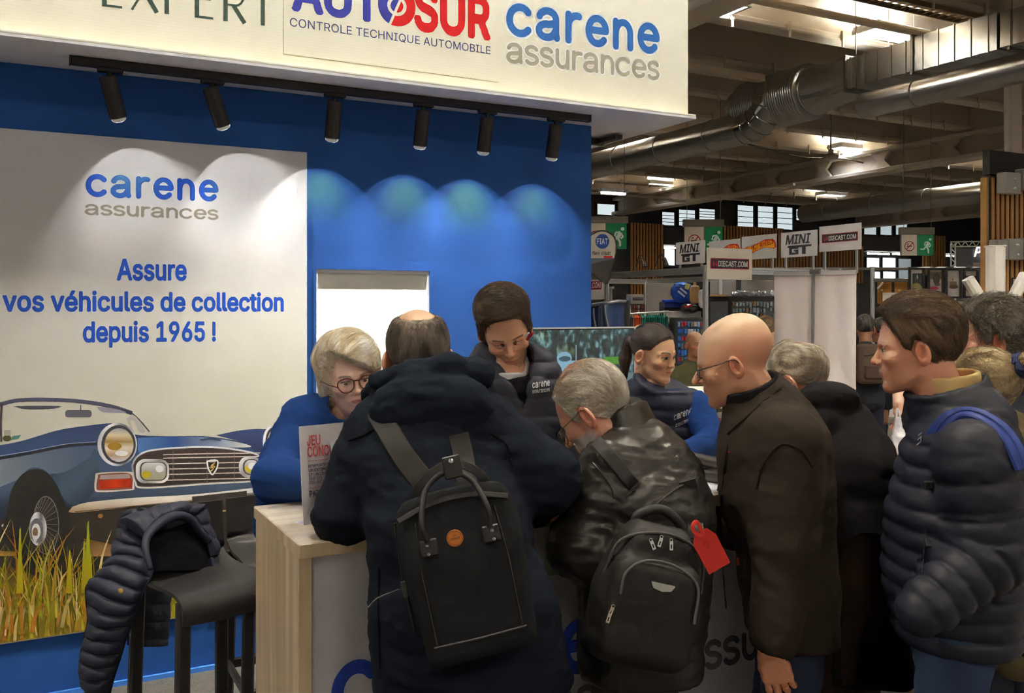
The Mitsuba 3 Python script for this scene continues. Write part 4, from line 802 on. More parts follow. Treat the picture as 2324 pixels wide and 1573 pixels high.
def hair_mesh(o, seed=0):
    """Hair shell over the skull plus loose strands, in head coordinates. Returns (mesh, colours)."""
    rng = np.random.default_rng(seed); W = o.get('wide', 1.0); m = interp_mask(o); th = o.get('thick', .012)
    thf = o.get('thf', lambda p: 1.0); extra = o.get('hair_extra')
    hs = o.get('skull', lambda p: smin(ell(p, (0, -.012, .045), (.0755 * W, .097, .086)), ell(p, (0, .028, -.005), (.066 * W, .062, .075)), .03))
    flow = o.get('flow', lambda p: np.stack([0 * p[:, 0], -1 + 0 * p[:, 0], -.9 + 0 * p[:, 0]], 1))
    def f(p):
        k = m(p); d = hs(p) - th * thf(p) * sst(0, .022, k) + .005 * (1 - sst(-.004, .006, k))
        if extra is not None: d = extra(p, d)
        return d
    ms = snet(f, o.get('hlo', (-.13, -.16, -.13)), o.get('hhi', (.13, .14, .17)), o.get('hh', .0032))
    v = ms.vertices; fl = flow(v); fl = fl / (np.linalg.norm(fl, axis=1, keepdims=True) + 1e-9); n = vnorm(ms)
    sd = np.cross(fl, n); c1 = np.sum(v * sd, 1)
    st = fbm(np.stack([np.sum(v * sd, 1) * 240, np.sum(v * fl, 1) * 16, c1 * 0 + seed], 1), 3, seed)
    ms = push(ms, (st - .5) * o.get('groove', .004))
    base = np.array(o['hair'], float); tip = np.array(o.get('hair2', base * 1.5), float)
    col = base + (tip - base) * sst(.3, .75, st)[:, None]
    if 'tint' in o: col = o['tint'](v, col)
    parts, cols = [ms], [col]
    if o.get('n', 0):
        s, idx = strands(rng, ms, f, (lambda p: m(p)) if extra is None else (lambda p: np.ones(len(p))), flow, o['n'], o.get('len', .03), o.get('sr', .0006), o.get('lift', .0025), lo=o.get('lo', .002), jitter=o.get('jit', .35))
        if s is not None:
            rv = rng.uniform(.6, 1.5, len(ms.vertices))[idx][:, None]
            parts.append(s); cols.append(np.clip(col[idx] * rv, 0, 1))
    return cat(parts), np.vstack(cols)
def skin_cols(v, o):
    base = np.array(o['skin'], float); q = np.abs(v[:, 0]); n = len(v)
    c = np.tile(base, (n, 1)) * (0.95 + .10 * fbm(v * 60, 3, 1))[:, None]
    red = base * np.array([1.10, .72, .66])
    def blend(w, t): return c * (1 - w[:, None]) + np.array(t) * w[:, None]
    c = blend(.35 * np.exp(-(((q - .042) / .02) ** 2 + ((v[:, 2] + .025) / .02) ** 2 + ((v[:, 1] - .06) / .04) ** 2)), red)
    c = blend(.45 * np.exp(-((q / .014) ** 2 + ((v[:, 2] + .03) / .014) ** 2 + ((v[:, 1] - .105) / .02) ** 2)), red)
    c = blend(.5 * sst(.074, .084, q) * (v[:, 1] < .03), red)
    lz = v[:, 2] - o.get('smile', 0) * q ** 2 * 9
    lh = np.sqrt(np.clip(1 - (q / .0235) ** 2, 0, 1)); up = lz + .0612
    lipw = sst(.076, .082, v[:, 1]) * (1 - sst(.75, 1.05, np.where(up > 0, up / (.0066 * lh + 1e-4), -up / (.0086 * lh + 1e-4)))) * (q < .024)
    c = blend(o.get('lipw', .75) * lipw, o.get('lip', base * np.array([.85, .48, .46])))
    c = blend(.75 * np.exp(-(up / .0016) ** 2) * (1 - sst(.019, .025, q)) * sst(.076, .082, v[:, 1]), base * np.array([.22, .10, .10]))
    lw_ = np.exp(-(((q - .032) / .017) ** 4 + ((v[:, 2] + .000) / .0085) ** 4)) * sst(.06, .07, v[:, 1])
    c = blend(.35 * lw_, base * .62)
    lash = np.exp(-(((q - .032) / .0155) ** 6)) * np.exp(-((v[:, 2] - .0025 - o.get('eye', .0042) * .45) / .0022) ** 2) * sst(.068, .072, v[:, 1]); c = blend(o.get('lash', .8) * lash, [.02, .014, .01])
    arch = .0195 + o.get('arch', .004) * (1 - ((q - .034) / .022) ** 2) + .0 * q
    br = np.exp(-((v[:, 2] - arch) / .0032) ** 4) * sst(.012, .017, q) * (1 - sst(.048, .056, q)) * (v[:, 1] > .04)
    c = blend(o.get('browd', .8) * br, o.get('brow', (.03, .02, .015)))
    if o.get('beard'):
        bc, amt = o['beard']; w = sst(-.028, -.05, v[:, 2]) * sst(-.02, .02, v[:, 1]) * (v[:, 2] > -.125) * (1 - lipw)
        w = w * (1 - .0 * q) * (.5 + .9 * fbm(v * np.array([500, 500, 160]), 2, 4)); w = w * sst(-.135, -.105, v[:, 2])
        c = blend(np.clip(amt * w, 0, .92), bc)
    if 'paint' in o: c = o['paint'](v, c)
    return np.clip(c, 0, 1)
def eyes(o):
    ms, cs = [], []
    g = np.array(o.get('gaze', (0, -.12)))
    for sx in (-1, 1):
        m = trimesh.creation.icosphere(subdivisions=4, radius=.0118); m.apply_translation([sx * .032, .0705, -.001])
        d = (m.vertices - [sx * .032, .0705, -.001]) / .0118; look = np.array([g[0], 1, g[1]]); look /= np.linalg.norm(look)
        t = d @ look; col = np.tile([.72, .68, .64], (len(d), 1)); col[t > .86] = o.get('iris', (.10, .06, .03)); col[t > .965] = (.01, .01, .01)
        ms.append(m); cs.append(col)
    return [(a, b) for a, b in zip(ms, cs)]
def glasses(M, key, shape, col, lens=True, wire=.0011, W=1.0, drop=0.0):
    """Spectacles as parts of a person."""
    bars = []; q = []
    for sx in (-1, 1):
        pts = [(sx * (.034 + x), .099 - abs(x + .034 - .02) * .0 - .35 * max(0, x) ** 1, -.004 + z - drop) for x, z in shape]
        bars.append(tube(spline(pts + pts[:1], 5), wire, 8)); q.append(pts)
        outer = max(pts, key=lambda a: a[0] * sx); inner = min(pts, key=lambda a: a[0] * sx)
        bars.append(tube(spline([outer, (sx * .070 * W, .085, .006 - drop), (sx * .0785 * W, .03, .010 - drop * .4), (sx * .0800 * W, -.012, .014), (sx * .078 * W, -.028, -.002)], 6), wire * .9, 6))
    i0, i1 = [min(s, key=lambda a: abs(a[0])) for s in q]
    bars.append(tube(spline([i0, (0, .104, i0[2] + .003), i1], 5), wire, 6))
    add(key + '__glasses__frame', tr(cat(bars), M), 'gloss', col, smooth=60)
    if lens:
        ls = []
        for s in q:
            c = np.mean(s, 0); v = np.vstack([c, s]); n = len(s); ls.append(TM(v, [[0, 1 + i, 1 + (i + 1) % n] for i in range(n)]))
        for i, m in enumerate(ls): add(key + ('__glasses__lens_001' if i else '__glasses__lens'), tr(m, M), 'clear', smooth=False)
def hand_sdf(curl=.5, spread=.12, thumb=.6, side=1):
    """Hand along -z from the wrist at the origin, palm facing +y, thumb at side*x."""
    ch = []
    for i, (x, L, r) in enumerate(((.030, .070, .0086), (.010, .079, .0088), (-.010, .073, .0084), (-.029, .058, .0076))):
        b = np.array([side * x, 0, -.092 + abs(x - .005) * .2]); a = side * (x / .03) * spread; c = curl * (1 + .12 * i); pts, rs = [b + [0, -.002, .03], b], [.0115, r * 1.1]
        ang = c * .5
        for j, l in enumerate((L * .48, L * .30, L * .22)):
            dd = np.array([math.sin(a) * math.cos(ang), math.sin(ang), -math.cos(ang) * math.cos(a)]); pts.append(pts[-1] + dd * l); rs.append(r * (1 - .09 * j)); ang += c
        ch.append((pts, rs))
    b = np.array([side * .024, .004, -.030]); d = np.array([side * math.sin(thumb), .35, -math.cos(thumb)]); d /= np.linalg.norm(d)
    d2 = d + np.array([-side * .25, .15, -.3]); d2 /= np.linalg.norm(d2)
    th = ([b, b + d * .038, b + d * .038 + d2 * .030, b + d * .038 + d2 * .052], [.0155, .0115, .0098, .0085])
    def f(p):
        d = eseg(p, (0, 0, .06), (0, 0, -.005), (.029, .021), (.028, .019), (1, 0, 0))
        d = smin(d, eseg(p, (0, 0, -.012), (side * .002, 0, -.088), (.030, .016), (.041, .0135), (1, 0, 0), 2.6), .015)
        o = None
        for pts, rs in ch: e = chain(p, pts, rs, .004); d = smin(d, e, .005)
        return smin(d, chain(p, th[0], th[1], .006), .009)
    return f
def hand_mesh(M, **kw):
    m = relax(snet(hand_sdf(**kw), (-.10, -.06, -.21), (.10, .13, .085), .0028), 1); return tr(m, M)
def hand_cols(n, skin, v):
    return np.array(skin) * (0.88 + .24 * fbm(v * 45, 3, 2))[:, None] * np.array([1.0, .96, .95])
PEOPLE = {}
def person(label, base='person'):
    k = thing(base, label, 'person'); return k
def add_head(k, M, o, seed=0, more=(), h=.0024):
    """Body mesh = head and neck (fine) joined with any further skin (hands, arms) and the trunk under the clothes."""
    if 'neck' not in o:
        dn = np.linalg.inv(M[:3, :3]) @ np.array([0, 0, -1.0]); dn /= np.linalg.norm(dn); dn = dn * .62 + np.array([0, -.2, -1.0]) * .38; dn /= np.linalg.norm(dn); a0 = np.array([0, -.02, -.05])
        o = dict(o, neck=[tuple(a0), tuple(a0 + dn * .08), tuple(a0 + dn * .165)])
    hd = relax(snet(head_sdf(o), (-.115, min(-.14, min(a[1] for a in o['neck']) - .08), min(a[2] for a in o['neck']) - .07), (.115, max(.13, max(a[1] for a in o['neck']) + .08), .145), h), 1)
    if 'shape' in o: hd = o['shape'](hd)
    ms, cs = [tr(hd, M)], [skin_cols(hd.vertices, o)]
    for m, c in more: ms.append(m); cs.append(np.tile(c, (len(m.vertices), 1)) if np.ndim(c) == 1 else c)
    add(k + '__body', cat(ms), 'skin', np.vstack(cs), smooth=True)
    for i, (m, c) in enumerate(eyes(o)): add(k + ('__eye_001' if i else '__eye'), tr(m, M), 'gloss', c, smooth=True)
    if 'hair' in o:
        m, c = hair_mesh(o, seed); add(k + '__hair', tr(m, M), 'hair', c, smooth=True)
def trunk(rings, lat, h=.02):
    """Coarse body under the clothes."""
    rings = [(a, b * .78, c * .78) for a, b, c in rings]; p = np.array([r[0] for r in rings]); w = max(max(r[1], r[2]) for r in rings) + .05
    return snet(lambda q: stack(q, rings, lat), p.min(0) - w, p.max(0) + w, h)
# cloth surfaces
def quilt(pos, pitch, amt):                 # puffy baffles: 0 at the seams
    s = np.abs(np.sin(np.pi * pos / pitch)); return amt * (s ** .45 - .55)
def folds(v, amt, fr=(9, 9, 14), seed=0):
    a = fbm(v * np.array(fr), 4, seed) - .5; b = np.abs(fbm(v * np.array(fr) * 1.7 + 5, 3, seed + 9) - .5)
    return amt * (a * 1.1 - b * 1.3 + .25)
def garment(k, fn, lo, hi, h, mat, col, disp=None, seed=0, varyamt=.12, smooth_it=2, colfn=None):
    m = relax(snet(fn, lo, hi, h), smooth_it)
    if disp is not None: m = push(m, disp(m.vertices))
    c = np.tile(np.asarray(col, float), (len(m.vertices), 1)) * (1 + varyamt * (2 * fbm(m.vertices * 12, 3, seed) - 1))[:, None]
    if colfn is not None: c = colfn(m.vertices, c)
    add(k, m, mat, np.clip(c, 0, 1), smooth=True); return m
def bounds(pts, pad):
    p = np.array(pts); return p.min(0) - pad, p.max(0) + pad
# ------------------------------------------------------------------ people: figures
def at(R, l, px, Y, s=1.0):
    return pose(P(px[0], px[1], Y) - R @ (np.asarray(l, float) * s), R, s)
EAR_L = (-.082, -.012, -.006)
def legs(k, c, yaw, col, hip=.13, r=(.095, .07, .055), top=.95, mat='cloth', gap=.10, shoe=C(18, 17, 16)):
    """Trousers down to the floor, and shoes."""
    R = rot(yaw); rt, fw = R[:, 0], R[:, 1]; c = np.array([c[0], c[1], 0.0]); fs = []
    L = [(c + rt * s * gap + [0, 0, top - .08], c + rt * s * (gap * .95) + fw * .03 + [0, 0, .50], c + rt * s * gap + fw * -.01 + [0, 0, .07]) for s in (-1, 1)]
    def f(p):
        d = eseg(p, c + [0, 0, top - .1], c + [0, 0, top + .05], (hip + .04, .125), (hip + .03, .115), rt)
        for l in L: d = smin(d, chain(p, l, r, .03), .03)
        return np.maximum(d, -(p[:, 2] - .03))
    lo, hi = bounds(sum([list(l) for l in L], []), .2)
    garment(k + '__trousers', f, lo, [hi[0], hi[1], top + .12], .018, mat, col, lambda v: folds(v, .01, seed=3), 3, .2)
    for i, s in enumerate((-1, 1)):
        q = c + rt * s * gap
        sh = snet(lambda p: np.maximum(smin(eseg(p, q + fw * -.07 + [0, 0, .045], q + fw * .15 + [0, 0, .035], (.045, .045), (.042, .03), rt), seg(p, q + [0, 0, .05], q + [0, 0, .11], .05, .05), .02), -(p[:, 2] - .002)), q - .26, q + [.26, .26, .18], .012)
        add(k + ('__shoe' if i == 0 else '__shoe_001'), sh, 'leather', shoe, smooth=True)
def hollow(p, a, b, ra, rb, t, lat=None, asp=1.0):
    """Collar: open tube from a to b with wall t."""
    a, b = np.asarray(a, float), np.asarray(b, float)
    d = b - a; L = np.linalg.norm(d); d = d / L; q = p - a; z = q @ d
    rr_ = np.linalg.norm(q - z[:, None] * d, axis=1); r = ra + (rb - ra) * np.clip(z / L, 0, 1)
    w = np.abs(rr_ - r + t / 2) - t / 2
    return np.maximum(w, np.maximum(-z, z - L)) - .004
from scipy.spatial import cKDTree
def pix(v): return np.stack([CX + v[:, 0] / v[:, 1] * F, CY - (v[:, 2] - H) / v[:, 1] * F], 1)
def draper(m):
    n = vnorm(m); ok = np.sum(n * (m.vertices - [0, 0, H]), 1) < 0; v = m.vertices[ok]; t = cKDTree(pix(v))
    def f(uv, off=.003):
        d, i = t.query(uv, k=5); Y = np.sort(v[i][:, :, 1], axis=1)[:, :2].mean(1) - off
        return np.stack([(uv[:, 0] - CX) / F * Y, Y, H - (uv[:, 1] - CY) / F * Y], 1)
    return f
def drape(key, mesh2d, m, uvfn, mat, col, off=.003, size=None):
    """Lay a flat drawing onto a garment surface; uvfn maps its x, y to the photograph."""
    v, f = mesh2d.vertices, mesh2d.faces
    if size: v, f = trimesh.remesh.subdivide_to_size(v, f, size)
    w = draper(m)(uvfn(v[:, :2]), off) ; w[:, 1] -= v[:, 2] * 1.0
    add(key, TM(w, f), mat, col, smooth=False)
def lin_uv(o, x, y): return lambda q: np.array(o) + q[:, :1] * np.array(x) + q[:, 1:2] * np.array(y)
NAVYC, BLACKC, BLUEC = C(20, 23, 35), C(11, 13, 17), C(15, 32, 68)
SK1, SK2, SK3 = C(214, 160, 130), C(196, 134, 104), C(206, 148, 120)

# ---- woman with white-blond bob behind the counter
k = person('blond short haired woman with big glasses in blue sweatshirt behind the counter'); W1 = k
o = dict(skin=C(232, 188, 164), line=([-.14, -.09, -.03, .0, .030, .040, .052, .075, .12], [-.105, -.105, -.098, -.092, -.080, .00, .010, .012, .014]), side=lambda p: p[:, 2] - (.056 + .62 * p[:, 0]) + 3 * np.clip(.058 - p[:, 1], 0, .1), hair=C(206, 186, 148), hair2=C(250, 240, 220), n=2600, len=.07, sr=.0008, lift=.004, jit=.22, thick=.030, jaw=.95, nose=.8, lip=C(176, 92, 92), brow=C(70, 50, 40), mouth=.0016, lash=1.0, eye=.0044,
    skull=lambda p: smin(smin(ell(p, (0, -.012, .045), (.0755, .097, .086)), ell(p, (0, .022, -.005), (.066, .062, .075)), .03), ell(p, (0, -.02, -.04), (.070, .075, .075)), .03),
    flow=lambda p: np.stack([np.where(p[:, 2] > .06, .9 - 8 * (p[:, 0] - .02), 0) * (p[:, 1] > -.02), np.where(p[:, 2] > .05, .5, .12) * np.sign(p[:, 1] + .02), -.55 - 4 * np.clip(.09 - p[:, 2], 0, .1)], 1), thf=lambda p: .85 + .45 * sst(.0, .09, p[:, 2]) - .35 * sst(-.06, -.1, p[:, 2]), hlo=(-.14, -.16, -.14), seed=1)
R = rot(156, 4, 8); M = at(R, (0, .072, 0), (805, 866), 3.02)
fu = lambda p: smin(smin(stack(p, [(P(705, 1190, 3.2), .19, .12), (P(720, 1060, 3.15), .185, .12), (P(752, 975, 3.12), .165, .10), (P(778, 935, 3.1), .085, .08)], (1, .15, 0)), chain(p, [P(672, 1000, 3.08), P(626, 1088, 2.82), P(800, 1094, 2.70)], [.075, .066, .05], .03), .035), chain(p, [P(855, 1000, 3.08), P(880, 1090, 2.85), P(800, 1100, 2.70)], [.075, .062, .05], .03), .035)
def fw1(p):
    d = fu(p); d = smin(d, hollow(p, P(776, 952, 3.10), P(790, 925, 3.075), .078, .072, .012), .01)
    return smax(d, -seg(p, P(782, 925, 3.07), P(800, 905, 3.0), .060, .055), .006)
lo, hi = bounds([P(560, 1200, 3.3), P(930, 900, 2.65)], .1)
add_head(k, M, o, 1, [(trunk([(P(710, 1190, 3.2), .15, .09), (P(752, 975, 3.12), .12, .08), (P(780, 930, 3.09), .05, .05)], (1, .1, 0)), SK1)])
sw = garment(k + '__sweatshirt', fw1, lo, hi, .008, 'cloth', BLUEC * 1.05, lambda v: folds(v, .013, (7, 7, 16), 11), 4, .12)
glasses(M, k, [(-.025, .010), (-.012, .021), (.008, .022), (.024, .014), (.026, -.004), (.014, -.021), (-.008, -.022), (-.022, -.010)], C(62, 26, 18), W=1.25, wire=.0019)
legs(k, lw([ *loc(P(720, 1200, 3.25))[:2], 0]), 150, C(24, 26, 34))

# ---- young man of the stand looking down
k = person('young man with dark hair looking down in a navy quilted vest over white collar')
o = dict(skin=C(206, 152, 122), line=([-.12, -.085, -.05, -.03, -.012, .004, .012, .026, .034, .05, .066, .08, .11], [-.072, -.070, -.058, -.035, .022, .026, -.020, -.022, .022, .056, .078, .086, .088]), hair=C(22, 17, 14), hair2=C(66, 52, 41), n=2600, len=.05, lift=.006, thick=.020, sr=.0008, thf=lambda p: .55 + 1.0 * sst(.05, .12, p[:, 2]), flow=lambda p: np.stack([-.9 * sst(.06, .1, p[:, 2]), np.where(p[:, 2] > .08, .55, -.5), -.2 - .9 * (p[:, 2] < .08) * (p[:, 1] < .03) + .9 * (p[:, 1] > .055)], 1), brow=C(40, 28, 20), browd=.9, eye=.0012, jaw=1.03, beard=(C(120, 92, 76), .35), arch=.002, lash=.6, gaze=(0, -.7))
R = rot(171, 28, 13); M = at(R, (0, .072, 0), (1154, 778), 3.10, 1.02)
def body_m(p): return stack(p, [(P(1185, 1100, 3.30), .19, .125), (P(1170, 960, 3.24), .185, .125), (P(1152, 868, 3.20), .165, .115), (P(1148, 815, 3.18), .09, .085)], (1, .08, 0))
arm_m = lambda p: smin(chain(p, [P(1252, 878, 3.24), P(1285, 985, 3.20), P(1335, 1052, 2.95)], [.064, .060, .045], .03), chain(p, [P(1062, 862, 3.22), P(1035, 985, 3.10), P(1100, 1075, 2.85)], [.075, .062, .045], .03), .02)
lo, hi = bounds([P(1000, 1130, 3.4), P(1360, 780, 2.8)], .1)
hh = hand_mesh(pose(P(1340, 1060, 2.92), rot(160, 60)), curl=.5)
add_head(k, M, o, 2, [(trunk([(P(1180, 1090, 3.3), .14, .09), (P(1152, 868, 3.2), .12, .08), (P(1148, 800, 3.15), .05, .05)], (1, .1, 0)), SK1), (hh, SK1)])
garment(k + '__sweater', lambda p: smax(smin(body_m(p) + .018, arm_m(p), .02), (p[:, 2] - np.maximum(1.51 - .50 * (3.25 - p[:, 1]), 1.448)) * .85, .006), lo, hi, .009, 'cloth', C(14, 14, 17), lambda v: folds(v, .010, seed=21), 5)
AX = P(1165, 960, 3.24)
def vest(p, body, a, b, r, cut, arms):
    d = body(p) - .012
    return smax(d, -arms(p), .012)
cA, cB = P(1147, 842, 3.17), P(1152, 780, 3.13)
def notch(p):
    q = p.copy(); q[:, 1] = 3.1 + (q[:, 1] - 3.1) * .32
    return seg(q, P(1189, 915, 3.1), P(1170, 815, 3.1), .007, .062)
armhole = lambda p: np.minimum(seg(p, P(1296, 880, 3.22), P(1322, 960, 3.2), .065, .07), seg(p, P(1010, 880, 3.22), P(985, 980, 3.1), .065, .07))
fv = lambda p: smax(smin(smax(body_m(p) - .014, -armhole(p), .015), hollow(p, cA, cB, .100, .088, .032), .02), -notch(p), .008)
fv0 = fv
fv = lambda p: smax(fv0(p), (p[:, 2] - np.maximum(1.568 - 2.2 * np.clip(3.155 - p[:, 1], 0, 1), 1.448)) * .42, .006)
vm = garment(k + '__vest', fv, lo, hi, .0068, 'nylon', NAVYC * .9, lambda v: quilt(H - v[:, 2] + .02 * fbm(v * 8, 2, 5), .062, .011) + folds(v, .004, (24, 24, 30), 6), 5)
add(k + '__collar', relax(snet(lambda p: smax(smax(hollow(p, P(1150, 868, 3.185), P(1152, 812, 3.16), .076, .070, .007), -seg(p, P(1180, 880, 3.0), P(1160, 800, 2.98), .04, .075), .004), (p[:, 2] - np.maximum(1.55 - 1.0 * np.clip(3.22 - p[:, 1], 0, 1), 1.464)) * .7, .003), *bounds([P(1080, 900, 3.35), P(1220, 780, 3.0)], .08), .005), 1), 'cloth', C(226, 222, 220), smooth=True)
drape(k + '__lettering', extr(fit(CAR, 1.0), .0004), vm, lin_uv((1208, 881), (40, -6), (0, -72)), 'print', C(220, 218, 214), .012)
drape(k + '__lettering_001', extr(fit(ASS, 1.0), .0004), vm, lin_uv((1208, 893), (40, -5), (0, -66)), 'print', C(210, 208, 204), .012)
drape(k + '__zip', tr(box(0, 1, -.02, .02, 0, .002), np.eye(4)), vm, lin_uv((1190, 900), (2, 90), (60, 0)), 'plastic', C(10, 10, 12), .004, .1)
legs(k, P(1185, 1000, 3.42), 178, C(20, 22, 28))
lan = thing('pen', 'red and white pen tucked behind the ear of the young man in the vest', 'pen')
add(lan + '__barrel', rod(P(1196, 771, 3.09), P(1209, 756, 3.06), .0042), 'gloss', C(206, 30, 40)); add(lan + '__band', rod(P(1192.5, 765, 3.09), P(1200, 755.5, 3.07), .0035), 'gloss', C(235, 235, 235))

# ---- stand woman with ponytail
k = person('smiling woman with dark ponytail, hoop earring and navy vest over blue sleeves')
o = dict(skin=C(206, 152, 118), line=([-.14, -.09, -.05, -.02, .0, .012, .028, .05, .066, .08, .11], [-.062, -.062, -.050, -.015, .022, .022, .022, .050, .068, .078, .084]), hair=C(11, 9, 9), hair2=C(40, 32, 30), n=1400, len=.07, lift=.001, thick=.007, jit=.1, sr=.0006, jaw=.92, nose=.75, lip=C(186, 98, 92), smile=.55, mouth=.0006, brow=C(26, 18, 16), browd=.95, lash=1.0, arch=.006, wide=.96, neck_r=.046, neck=[(0, -.02, -.05), (0, -.035, -.12), (0, -.05, -.19)],
    flow=lambda p: np.stack([-p[:, 0] * 6, -1 + 0 * p[:, 0], .3 - 3 * (p[:, 2] - .03)], 1),
    hair_extra=lambda p, d: smin(d, chain(p, [(0, -.10, .035), (0, -.135, .03), (0, -.15, -.05), (0.0, -.140, -.17)], [.018, .024, .026, .006], .01), .006), hlo=(-.13, -.20, -.2), hhi=(.13, .14, .15))
R = rot(135, 9, 2); M = at(R, (0, .072, 0), (1515, 812), 3.72, .95)
def body_w(p): return stack(p, [(P(1515, 1090, 3.92), .17, .11), (P(1508, 970, 3.86), .165, .115), (P(1492, 908, 3.82), .140, .10), (P(1482, 880, 3.80), .07, .07)], (1, -.35, 0))
arm_w = lambda p: smin(chain(p, [P(1578, 922, 3.77), P(1618, 1005, 3.62), P(1530, 1040, 3.42)], [.066, .056, .042], .03), chain(p, [P(1440, 918, 3.85), P(1425, 1010, 3.70), P(1480, 1040, 3.44)], [.066, .056, .042], .03), .02)
lo, hi = bounds([P(1380, 1110, 4.05), P(1670, 850, 3.4)], .1)
h2 = hand_mesh(pose(P(1520, 1044, 3.41), rot(-90, 75)), curl=.4)
add_head(k, M, o, 3, [(trunk([(P(1515, 1090, 3.92), .13, .08), (P(1492, 908, 3.82), .10, .07), (P(1482, 865, 3.77), .045, .045)], (1, -.3, 0)), SK1), (h2, SK1)])
garment(k + '__sweater', lambda p: smax(smin(body_w(p) + .02, arm_w(p), .02), (p[:, 2] - np.maximum(1.385 - .75 * np.clip((p[:, 0] - .575) * .7 - (p[:, 1] - 3.79) * .7 + .02, 0, 1), 1.35)) * .65, .006), lo, hi, .010, 'cloth', BLUEC * .95, lambda v: folds(v, .010, (14, 14, 26), 31), 6, .15)
fv = lambda p: smax(smin(smax(body_w(p) - .012, -np.minimum(seg(p, P(1610, 918, 3.74), P(1645, 985, 3.7), .055, .06), seg(p, P(1420, 918, 3.86), P(1400, 990, 3.8), .055, .06)), .015), hollow(p, P(1483, 893, 3.79), P(1487, 855, 3.755), .080, .080, .032), .02), -seg(p, P(1530, 905, 3.62), P(1522, 850, 3.58), .008, .06), .008)
wcut = lambda p, lo_: (p[:, 2] - np.maximum(1.412 - .75 * np.clip((p[:, 0] - .575) * .7 - (p[:, 1] - 3.79) * .7 + .02, 0, 1), lo_)) * .65
fvw = fv
fv = lambda p: smax(fvw(p), wcut(p, 1.346), .006)
vm = garment(k + '__vest', fv, lo, hi, .0075, 'nylon', NAVYC * 1.15, lambda v: quilt(H - v[:, 2] + .02 * fbm(v * 8, 2, 5), .060, .010) + folds(v, .004, (24, 24, 30), 7), 7)
drape(k + '__lettering', extr(fit(CAR, 1.0), .0004), vm, lin_uv((1529, 955), (41, -17), (4, -76)), 'print', C(220, 218, 214), .012)
drape(k + '__lettering_001', extr(fit(ASS, 1.0), .0004), vm, lin_uv((1533, 970), (40, -17), (4, -66)), 'print', C(210, 208, 204), .012)
t = trimesh.creation.torus(.025, .0018, major_sections=28, minor_sections=8); t.apply_transform(frame([-.084, -.008, -.064], [0, 1, .0], [.3, 0, 1]))
add(k + '__earring', tr(t, M), 'chrome', C(225, 205, 165), smooth=True)
legs(k, P(1515, 1050, 4.0), 140, C(20, 22, 28))

# ---- man in black parka, seen from behind, with his rucksack
k = person('balding man seen from behind in a black hooded parka leaning on the counter'); PA = k
o = dict(skin=C(186, 128, 98), line=LINE_SHORT, hair=C(38, 33, 29), hair2=C(112, 102, 92), n=2600, len=.022, lift=.0022, thick=.0075, jit=.3, sr=.0005, bald=((0, -.052, .118), (.046, .056, .046)), wide=1.0, flow=lambda p: np.stack([p[:, 0] * 3, -.5 * (p[:, 1] > -.05) + 0 * p[:, 0], -1 + 0 * p[:, 0]], 1), lo=-.002)
R = rot(-5, 14, -2); M = at(R, (0, -.02, 0), (950, 814), 2.50, 1.03)
jk = [(P(1072, 1545, 2.22), .238, .16), (P(1052, 1400, 2.22), .215, .155), (P(1018, 1200, 2.27), .19, .15), (P(985, 1050, 2.36), .195, .14), (P(968, 945, 2.44), .155, .115), (P(960, 900, 2.48), .085, .09)]
def fa(p):
    d = stack(p, jk, (1, .12, 0))
    d = smin(d, chain(p, [P(850, 990, 2.40), P(783, 1166, 2.36), P(850, 1178, 2.66)], [.085, .075, .058], .03), .04)
    d = smin(d, chain(p, [P(1105, 975, 2.38), P(1240, 1088, 2.36), P(1212, 1148, 2.60)], [.090, .080, .055], .03), .05)
    d = smin(d, ell(p, P(980, 945, 2.335), (.135, .075, .078)), .03)
    d = smin(d, chain(p, [P(852, 905, 2.52), P(880, 880, 2.42), P(945, 872, 2.36), P(1020, 862, 2.36), P(1075, 872, 2.42), P(1092, 905, 2.50)], [.026, .034, .036, .038, .036, .028], .02), .018)
    d = smax(d, -seg(p, P(955, 850, 2.49), P(962, 920, 2.47), .072, .055), .012)
    return smax(d, (P(1000, 1548, 2.25)[2] - p[:, 2]), .01)
lo, hi = bounds([P(690, 1560, 2.2), P(1340, 830, 2.7)], .12); lo[1] = 1.95
h3 = hand_mesh(pose(P(1210, 1140, 2.62), rot(-60, 70)), curl=.5)
add_head(k, M, o, 4, [(trunk([(P(1020, 1450, 2.25), .15, .1), (P(985, 1050, 2.38), .14, .09), (P(960, 890, 2.48), .05, .05)], (1, .1, 0)), SK2), (h3, SK2)])
pm = garment(k + '__parka', fa, lo, hi, .0088, 'cloth', BLACKC * np.array([1.0, 1.12, 1.3]), lambda v: folds(v, .020, (7, 7, 13), 41) + .004 * (fbm(v * 60, 2, 4) - .5), 8, .15)
fh = lambda p: smax(smin(smin(ell(p, P(978, 925, 2.30), (.150, .055, .088)), chain(p, [P(838, 898, 2.50), P(868, 868, 2.40), P(935, 850, 2.33), P(1020, 838, 2.33), P(1085, 852, 2.38), P(1108, 895, 2.48)], [.020, .030, .034, .036, .034, .024], .02), .016), chain(p, [P(852, 905, 2.42), P(890, 980, 2.30), P(985, 1003, 2.275), P(1075, 975, 2.32), P(1105, 910, 2.42)], [.022, .026, .028, .026, .020], .02), .014), -seg(p, P(952, 830, 2.50), P(960, 905, 2.47), .074, .058), .012)
lo, hi = bounds([P(820, 1020, 2.3), P(1130, 830, 2.5)], .09)
garment(k + '__hood', fh, lo, hi, .0075, 'cloth', BLACKC * np.array([1.15, 1.3, 1.5]), lambda v: folds(v, .020, (10, 10, 17), 43), 18, .15)
for i, uv in enumerate((((790, 1000), (830, 985), (868, 960)), ((1118, 985), (1150, 1010), (1165, 1060)), ((860, 1290), (858, 1400), (862, 1520)))): add(k + f'__parka__seam_{i:03d}', tube(draper(pm)(spline(uv, 8), .001), .0024, 6), 'cloth', C(8, 9, 12))
